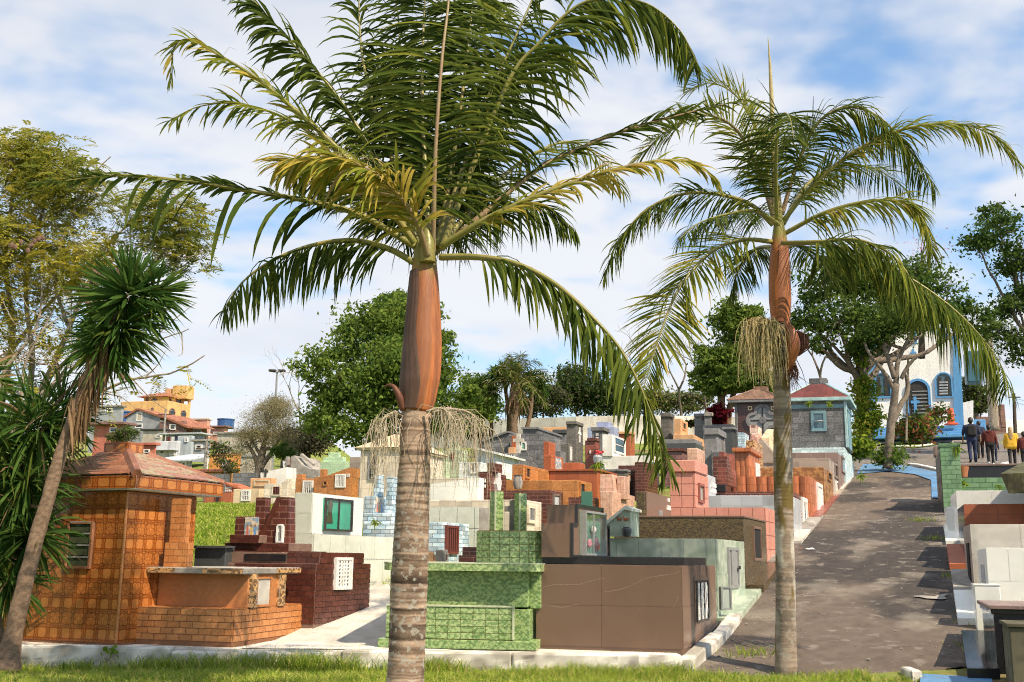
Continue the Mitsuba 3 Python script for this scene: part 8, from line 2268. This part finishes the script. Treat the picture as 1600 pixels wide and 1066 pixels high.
part(k, 'lid', moved(trimesh.creation.cylinder(1.2, .18, sections=20), *(at(193, 655, 127) + [0, 0, .78])), 'tank_blue', smooth=40)
tree('shrubby tree between the low brick house and the cream house', [(200, 710, 92), (200, 695, 92)], .12, .08, [(198, 683, 92, 16, 14), (180, 684, 92, 12, 12)], 2600, .10, [('dusky', 2), ('tree_mid', 2)], seed=41, clump=.25)
for q, (x, y0, y1, Y, lab) in enumerate([(259, 640, 690, 110, 'slim grey utility pole among the hill houses'), (323, 690, 745, 74, 'grey utility pole beside the orange house')]):
    k = thing('utility_pole', lab, 'pole')
    a, b_ = at(x, y1 + 25, Y), at(x, y0, Y); a[:2] = b_[:2]
    part(k, 'pole', tube([a, b_], [.14, .10], 8), 'concrete', smooth=True)
    part(k, 'crossarm', tube([b_ + [-.7, 0, -.5], b_ + [.7, 0, -.5]], .05, 6), 'bark_dark')
k = thing('street_lamp', 'tall floodlight mast with twin heads above the weeping tree', 'street lamp')
a, b_ = at(433, 740, 84), at(433, 582, 84); a[:2] = b_[:2]
part(k, 'pole', tube([a, b_], [.12, .07], 8), 'grey_metal', smooth=True)
part(k, 'crossarm', tube([b_ + [-.35, 0, 0.02], b_ + [.35, 0, 0.02]], .035, 6), 'grey_metal')
for s in (-1, 1):
    part(k, 'lamp_head', moved(bx(-.28, .28, -.2, .2, -.07, .10, .05), *(b_ + [s * .36, 0, .12])), 'dark_metal')

# ---------------------------------------------------------------- the chapel
k = thing('chapel', 'white chapel with sky blue corner pilasters, arched door and blue steps', 'chapel')
CY = 66.0
C = Frame(at(1508, 666, CY), 18)
cf = lambda px, py: C.front(px, py)
prof = [cf(1352, 668), cf(1506, 668), cf(1492, 531), cf(1470, 525), cf(1452, 515), cf(1440, 502), cf(1428, 496), cf(1416, 502), cf(1404, 515), cf(1386, 526), cf(1366, 532)]
prof = [(x, max(z, -1.0)) for x, z in prof]
x_r = cf(1504, 600)[0]
part(k, 'facade', C.world(prism(prof, 0, .45, 'xz')), 'chapel_white')
nx, nz = cf(1500, 540)
part(k, 'nave', C.world(bx(cf(1356, 600)[0] + .3, -.7, .45, 14, -1, cf(1500, 545)[1], .02)), 'chapel_white')
part(k, 'pilaster', C.world(prism([cf(1490, 664), cf(1506, 664), cf(1499, 526), cf(1489, 526)], -.12, .55, 'xz')), 'chapel_blue')
part(k, 'pilaster', C.world(prism([cf(1352, 664), cf(1366, 664), cf(1372, 530), cf(1362, 530)], -.12, .55, 'xz')), 'chapel_blue')
gp_ = prof[2:]
ms = []
for (a, b_) in zip(gp_[:-1], gp_[1:]):
    d = np.array(b_) - a; L = np.linalg.norm(d); d /= L; nrm = np.array([-d[1], d[0]]) * (1 if d[0] < 0 else -1); nrm = nrm if nrm[1] > 0 else -nrm
    ms.append(prism([np.array(a) - d * .03, np.array(b_) + d * .03, np.array(b_) + d * .03 + nrm * .16, np.array(a) - d * .03 + nrm * .16], -.06, .5, 'xz'))
part(k, 'gable_coping', C.world(join(ms)), 'chapel_blue')
dk = win(k, C, 'front', 1418, 1457, 592, 664, 'chapel_blue', 'dark_metal', 0, fw=.15, name='door', proud=.14, arch=True)
for q in range(9):
    a, z = cf(1438, 612 + q * 5.6)
    part(dk, 'slat', C.world(bx(a - .48, a + .48, -.10, -.065, z - .035, z + .035, .005)), 'grey_metal')
a, z = cf(1431, 648)
part(dk, 'cross', C.world(moved(cross_mesh(.5, 1.1, .05, .7), a, -.16, z)), 'chapel_blue')
wk = win(k, C, 'front', 1462, 1490, 582, 622, 'chapel_blue', 'blue_pane', 2, 'dark_metal', fw=.09, proud=.12, arch=True)
for q in range(5):
    a, z = cf(1475, 598 + q * 4.4)
    part(wk, 'louver', C.world(bx(a - .28, a + .22, -.13, -.08, z - .05, z + .05, .005)), 'light_grey')
win(k, C, 'front', 1366, 1394, 582, 622, 'chapel_blue', 'blue_pane', 2, 'dark_metal', fw=.09, proud=.12, arch=True)
win(k, C, 'front', 1424, 1433, 518, 537, 'chapel_blue', 'dark_pane', 0, fw=.1, proud=.1, arch=True)
a, z = cf(1428, 563)
part(k, 'cross', C.world(moved(cross_mesh(.34, .72, .05, .66), a, -.06, z)), 'chapel_blue', label='pale blue cross painted on the gable')
for q in range(4):
    x0 = cf(1340, 680)[0]
    part(k, 'step', C.world(bx(x0, .10 + .1 * q, -.35 * (q + 1) - .5, .0 - .01 * q, -.20 * (q + 1) - .05 * 1, -.20 * q - .05, .02)), 'chapel_blue')
part(k, 'cooler_unit', C.world(bx(.35, 1.2, .8, 2.2, cf(1506, 594)[1], cf(1506, 545)[1], .05)), 'cooler_teal', label='teal metal cooler box on the side wall')
part(k, 'side_wall', C.world(prism([cf(1506, 666), cf(1523, 664), cf(1523, 622), cf(1506, 626)], 1.0, 1.3, 'xz')), 'chapel_white')
k = thing('traffic_drum', 'orange plastic traffic drum on the chapel steps', 'traffic drum')
p0 = at(1486.5, 664, CY - 1.0); s_ = CY / FOC
part(k, 'base', moved(bx(-8 * s_, 8 * s_, -8 * s_, 8 * s_, -.02, .09, .02), *p0), 'traffic_orange')
part(k, 'barrel', moved(trimesh.creation.revolve(np.array([[0, .08], [5.6 * s_, .08], [5.4 * s_, .3], [5.7 * s_, .34], [5.2 * s_, .38], [5.1 * s_, .6], [5.4 * s_, .64], [4.8 * s_, .68], [4.7 * s_, .95], [3.9 * s_, 1.0], [0, 1.0]]), sections=22), *p0), 'traffic_orange', smooth=40)

# low walls and kerbs by the upper road
k = thing('low_wall', 'low red-brown brick wall with a pier, right of the chapel', 'wall')
B_ = frame_at(1572, 668, 78, 10)
bf = lambda px, py: B_.front(px, py)
part(k, 'wall', B_.world(bx(bf(1526, 650)[0], 0, 0, .35, -1.5, bf(1560, 651)[1], .02)), 'house_brick')
part(k, 'pier', B_.world(bx(bf(1563, 650)[0], 0, -.05, .5, 0, bf(1566, 632)[1], .02)), 'house_brick')
part(k, 'pier', B_.world(bx(bf(1552, 650)[0], bf(1557, 650)[0], .1, .5, 0, bf(1566, 634)[1], .02)), 'house_brick')
k = thing('kerb_block', 'blue painted concrete block beside the chapel', 'block')
part(k, 'block', frame_at(1541, 668, 74, 10).world(bx(-1.6, 0, 0, 1.2, -.6, .55, .03)), 'chapel_blue')
part(k, 'ramp', frame_at(1548, 674, 73, 10).world(bx(-2.2, 0, 0, 1.2, -.6, .22, .03)), 'blue_paint')
k = thing('palm_tree', 'tall pale-trunked palm right of the chapel', 'palm tree')
part(k, 'trunk', limb(px3([(1553, 672, 74), (1550, 610, 74), (1546, 560, 74), (1544, 520, 74)]), .34, .26, 20, 12), 'bark_pale', smooth=True)
rng = np.random.default_rng(6)
for q in range(12):
    a = q * 2.399; el = [1.1, .6, .2, -.2][q % 4]
    c0 = at(1544, 518, 74); h = np.array([math.cos(a), math.sin(a), 0]); d0 = h * math.cos(el) + np.array([0, 0, math.sin(el)])
    frond(k, [c0, c0 + d0 * 1.1, c0 + d0 * 2.0 + [0, 0, -.3], c0 + d0 * 2.5 + [0, 0, -1.2]], 24, .6, .05, DARK, droop=1.5, fwd=.6, lift=0, r0=.04, seed=700 + q, jitter=.3)
k = thing('utility_pole', 'dark utility pole at the far right beyond the road', 'pole')
a, b_ = at(1587, 690, 85), at(1584, 615, 85)
part(k, 'pole', tube([a, b_], [.16, .12], 8), 'bark_dark', smooth=True)
part(k, 'crossarm', tube([b_ + [-.5, 0, -.3], b_ + [.5, 0, -.3]], .05, 5), 'bark_dark')
k = thing('low_wall', 'low white wall along the far side of the road', 'wall')
part(k, 'wall', Frame(at(1640, 672, 92), 4).world(bx(-6.5, 0, 0, .3, -3, .85, .02)), 'chapel_white')
for rows, lab in (([(1396, 699), (1430, 700), (1455, 697), (1470, 693), (1476, 687)], 'planter_kerb'), ([(1418, 728), (1440, 731), (1466, 738), (1480, 742)], 'road_kerb'), ([(1530, 742), (1553, 735), (1567, 729), (1580, 726)], 'road_kerb')):
    pts_ = [gp(*q)[:2] for q in rows]
    kerb(pts_, .22, .12, lambda x, y: plane(x, y, PATH), 'white_plaster', 1.0, lab, .01)
m_ = plane_poly([(1375, 700), (1396, 700), (1430, 701), (1456, 698), (1472, 693), (1477, 687), (1380, 686)], PATH, .06)
solo('planting_bed', m_, 'turf', kind='structure')
k = thing('post', 'thin pale post standing in the croton shrub', 'post')
a, b_ = at(1416, 690, 53), at(1419, 560, 53)
part(k, 'pole', tube([a, b_], .055, 8), 'bark_pale', smooth=True)
# overhead wires
for q, (a, b_) in enumerate([(at(1584, 622, 85), at(1760, 600, 60)), (at(1584, 628, 85), at(1760, 612, 60)), (at(1584, 617, 85), at(1400, 600, 120))]):
    t_ = np.linspace(0, 1, 16)[:, None]
    solo('wire', tube(a + (b_ - a) * t_ + np.array([0, 0, -1]) * (1 - (2 * t_ - 1) ** 2) * .7, .014, 4), 'dark_metal', ('uppermost thin wire running right from the far dark pole', 'lower thin wire running right from the far dark pole', 'thin wire running left from the far dark pole behind the chapel')[q], 'wire', group='overhead wires from the far right pole')


# ---------------------------------------------------------------- people on the road
def person(label, p, h, heading, top, bottom, hair, shoes, stride=.12, arms=(.12, -.08), long_hair=False, hood=False, stripe=None, bulk=1.0, coat=.0, pack=None, turn=0.0):
    """a walking figure seen from behind: one continuous body, clothing and hair over it"""
    k = thing('person', label, 'person')
    s = h / 1.75
    c_, s__ = math.cos(heading), math.sin(heading)

    def place(m, r=.02, it=10):
        m = m.refine_to_length(r * 1.6).to_mesh()
        t = trimesh.Trimesh(m.vert_properties[:, :3], m.tri_verts, process=False)
        trimesh.smoothing.filter_taubin(t, iterations=it)
        v = np.asarray(t.vertices) * s
        t.vertices = np.column_stack([v[:, 0] * c_ + v[:, 1] * s__, -v[:, 0] * s__ + v[:, 1] * c_, v[:, 2]]) + p
        return t
    J = {'pel': (0, 0, .96), 'chest': (0, .01, 1.30), 'neck': (0, .01, 1.49), 'head': (0, .03, 1.64)}
    for sd, nm in ((-1, 'l'), (1, 'r')):
        st = stride * sd
        J['hip' + nm] = (.09 * sd, 0, .90); J['knee' + nm] = (.10 * sd, st * .55 + .04, .49); J['ank' + nm] = (.10 * sd, st - (.04 if st < 0 else 0), .09 + (.03 if st < 0 else 0)); J['toe' + nm] = (.105 * sd, st + .15, .035)
        am = arms[0 if sd < 0 else 1]
        J['sh' + nm] = (.19 * sd * bulk, .0, 1.42); J['el' + nm] = (.25 * sd * bulk, -.02 + am * .4, 1.14); J['wr' + nm] = (.26 * sd * bulk, .05 + am, .90)
    def B(a, b, ra, rb, g=0.0):
        return hull((*J[a], ra + g), (*J[b], rb + g))
    body = [hull((-.10 * bulk, 0, 1.34, .10), (.10 * bulk, 0, 1.34, .10), (-.06, .0, 1.0, .11), (.06, 0, 1.0, .11)), hull((-.15 * bulk, 0, 1.41, .06), (.15 * bulk, 0, 1.41, .06)), B('chest', 'neck', .08, .055), B('neck', 'head', .05, .06),
            hull((0, .02, 1.66, .093), (0, .045, 1.62, .085), (0, .06, 1.57, .05)), hull((0, .125, 1.62, .016), (0, .12, 1.65, .010))]
    for sd, nm in ((-1, 'l'), (1, 'r')):
        body += [hull((.085 * sd, .03, 1.635, .012), (.088 * sd, .02, 1.61, .010))]
        body += [B('sh' + nm, 'el' + nm, .048, .038), B('el' + nm, 'wr' + nm, .037, .026), B('hip' + nm, 'knee' + nm, .085, .055), B('knee' + nm, 'ank' + nm, .055, .036), B('ank' + nm, 'toe' + nm, .036, .026)]
        w = np.array(J['wr' + nm])
        body.append(hull((*w, .026), (*(w + [0, .01, -.06]), .03), (*(w + [0, .035, -.06]), .022)))
        for f in range(4):
            body.append(hull((*(w + [0, -.018 + .017 * f, -.08]), .011), (*(w + [-.012 * sd, -.014 + .018 * f, -.14 - .01 * (f in (1, 2))]), .0085)))
        body.append(hull((*(w + [-.01 * sd, .035, -.05]), .012), (*(w + [-.02 * sd, .055, -.10]), .009)))
    part(k, 'body', place(m3.Manifold.batch_boolean(body, m3.OpType.Add), .018), 'skin', smooth=True)
    lg = [hull((-.07, 0, 1.0, .125), (.07, 0, 1.0, .125), (-.07, -.02, .90, .115), (.07, -.02, .90, .115))]
    for nm in 'lr':
        lg += [B('hip' + nm, 'knee' + nm, .10 * bulk ** .5, .072), B('knee' + nm, 'ank' + nm, .072, .060)]
    part(k, 'trousers', place(m3.Manifold.batch_boolean(lg, m3.OpType.Add), .025), bottom, smooth=True)
    tp = [hull((-.11 * bulk, 0, 1.35, .125), (.11 * bulk, 0, 1.35, .125), (-.075 * bulk, 0, 1.03 - coat * .3, .135 + coat * .3), (.075 * bulk, 0, 1.03 - coat * .3, .135 + coat * .3)), hull((-.16 * bulk, 0, 1.415, .072), (.16 * bulk, 0, 1.415, .072), (0, 0, 1.46, .075))]
    if coat:
        tp.append(hull((-.09 * bulk, 0, 1.05, .14), (.09 * bulk, 0, 1.05, .14), (-.11 * bulk, -.01, 1.0 - coat, .155), (.11 * bulk, -.01, 1.0 - coat, .155)))
    for nm in 'lr':
        tp += [B('sh' + nm, 'el' + nm, .068, .058), B('el' + nm, 'wr' + nm, .057, .044)] if pack is None else [B('sh' + nm, 'el' + nm, .070, .062)]
    if hood:
        tp.append(hull((-.07, -.09, 1.45, .055), (.07, -.09, 1.45, .055), (0, -.10, 1.40, .05)))
    part(k, 'top', place(m3.Manifold.batch_boolean(tp, m3.OpType.Add), .025), top, smooth=True)
    hr = [hull((0, .0, 1.69, .098), (0, -.02, 1.64, .092), (0, -.03, 1.58, .06))]
    if long_hair:
        hr.append(hull((0, -.05, 1.62, .09), (-.06, -.10, 1.40, .05), (.06, -.10, 1.40, .05), (0, -.125, 1.22, .05)))
    part(k, 'hair', place(m3.Manifold.batch_boolean(hr, m3.OpType.Add), .02), hair, smooth=True)
    for nm in 'lr':
        a = np.array(J['ank' + nm]); t = np.array(J['toe' + nm])
        part(k, 'shoe', place(hull((*(a + [0, -.045, -.045]), .043), (*(a + [0, 0, -.02]), .05), (*t, .042)), .02), shoes, smooth=True)
    if stripe:
        for sd, nm in ((-1, 'l'), (1, 'r')):
            kn, an, hp = (np.array(J[q + nm]) for q in ('knee', 'ank', 'hip'))
            part(k, 'stripe', place(hull((*(hp + [.098 * sd, 0, 0]), .012), (*(kn + [.068 * sd, 0, 0]), .012)) + hull((*(kn + [.068 * sd, 0, 0]), .012), (*(an + [.058 * sd, 0, .03]), .012)), .02, 2), stripe, smooth=True)
    if pack:
        part(k, 'backpack', place(hull((-.10, -.17, 1.38, .06), (.10, -.17, 1.38, .06), (-.11, -.18, 1.08, .07), (.11, -.18, 1.08, .07)), .03), pack, smooth=True)
    return k


def on_road(px, py):
    q = gp(px, py); q[2] = plane(q[0], q[1], PATH) + .015
    return q


hd = math.radians(18)
def tall(q, py0, py1):
    return (py1 - py0) * q[1] / FOC * 1.02
q = on_road(1521, 723); person('man in a navy shirt and jeans with a dark backpack, walking away', q, tall(q, 655, 723), hd, 'navy', 'jeans', 'hair_dark', 'black_cloth', stride=.10, pack='black_cloth', bulk=1.22)
q = on_road(1533, 717); person('person in dark clothes half hidden beside the man with the backpack', q, tall(q, 660, 717), hd, 'navy', 'black_cloth', 'hair_dark', 'shoe_brown', stride=.18, arms=(.05, .02))
q = on_road(1549, 727); person('person in a maroon hooded top and black track trousers with white stripes', q, tall(q, 666, 727), hd, 'maroon_cloth', 'black_cloth', 'hair_dark', 'shoe_white', stride=.08, hood=True, stripe='shoe_white', bulk=1.05)
q = on_road(1555, 723); person('child in jeans walking just ahead of the person in maroon', q, tall(q, 683, 723), hd, 'navy', 'jeans', 'hair_dark', 'shoe_white', stride=.14)
q = on_road(1583, 729); person('woman with long blond hair in a yellow jacket', q, tall(q, 670, 729), hd + .1, 'yellow_cloth', 'black_cloth', 'hair_blond', 'black_cloth', stride=.16, long_hair=True, coat=.10, bulk=1.12)
q = on_road(1604, 738); person('dark-haired person cut off by the right edge', q, tall(q, 677, 738), hd, 'maroon_cloth', 'black_cloth', 'hair_dark', 'black_cloth')
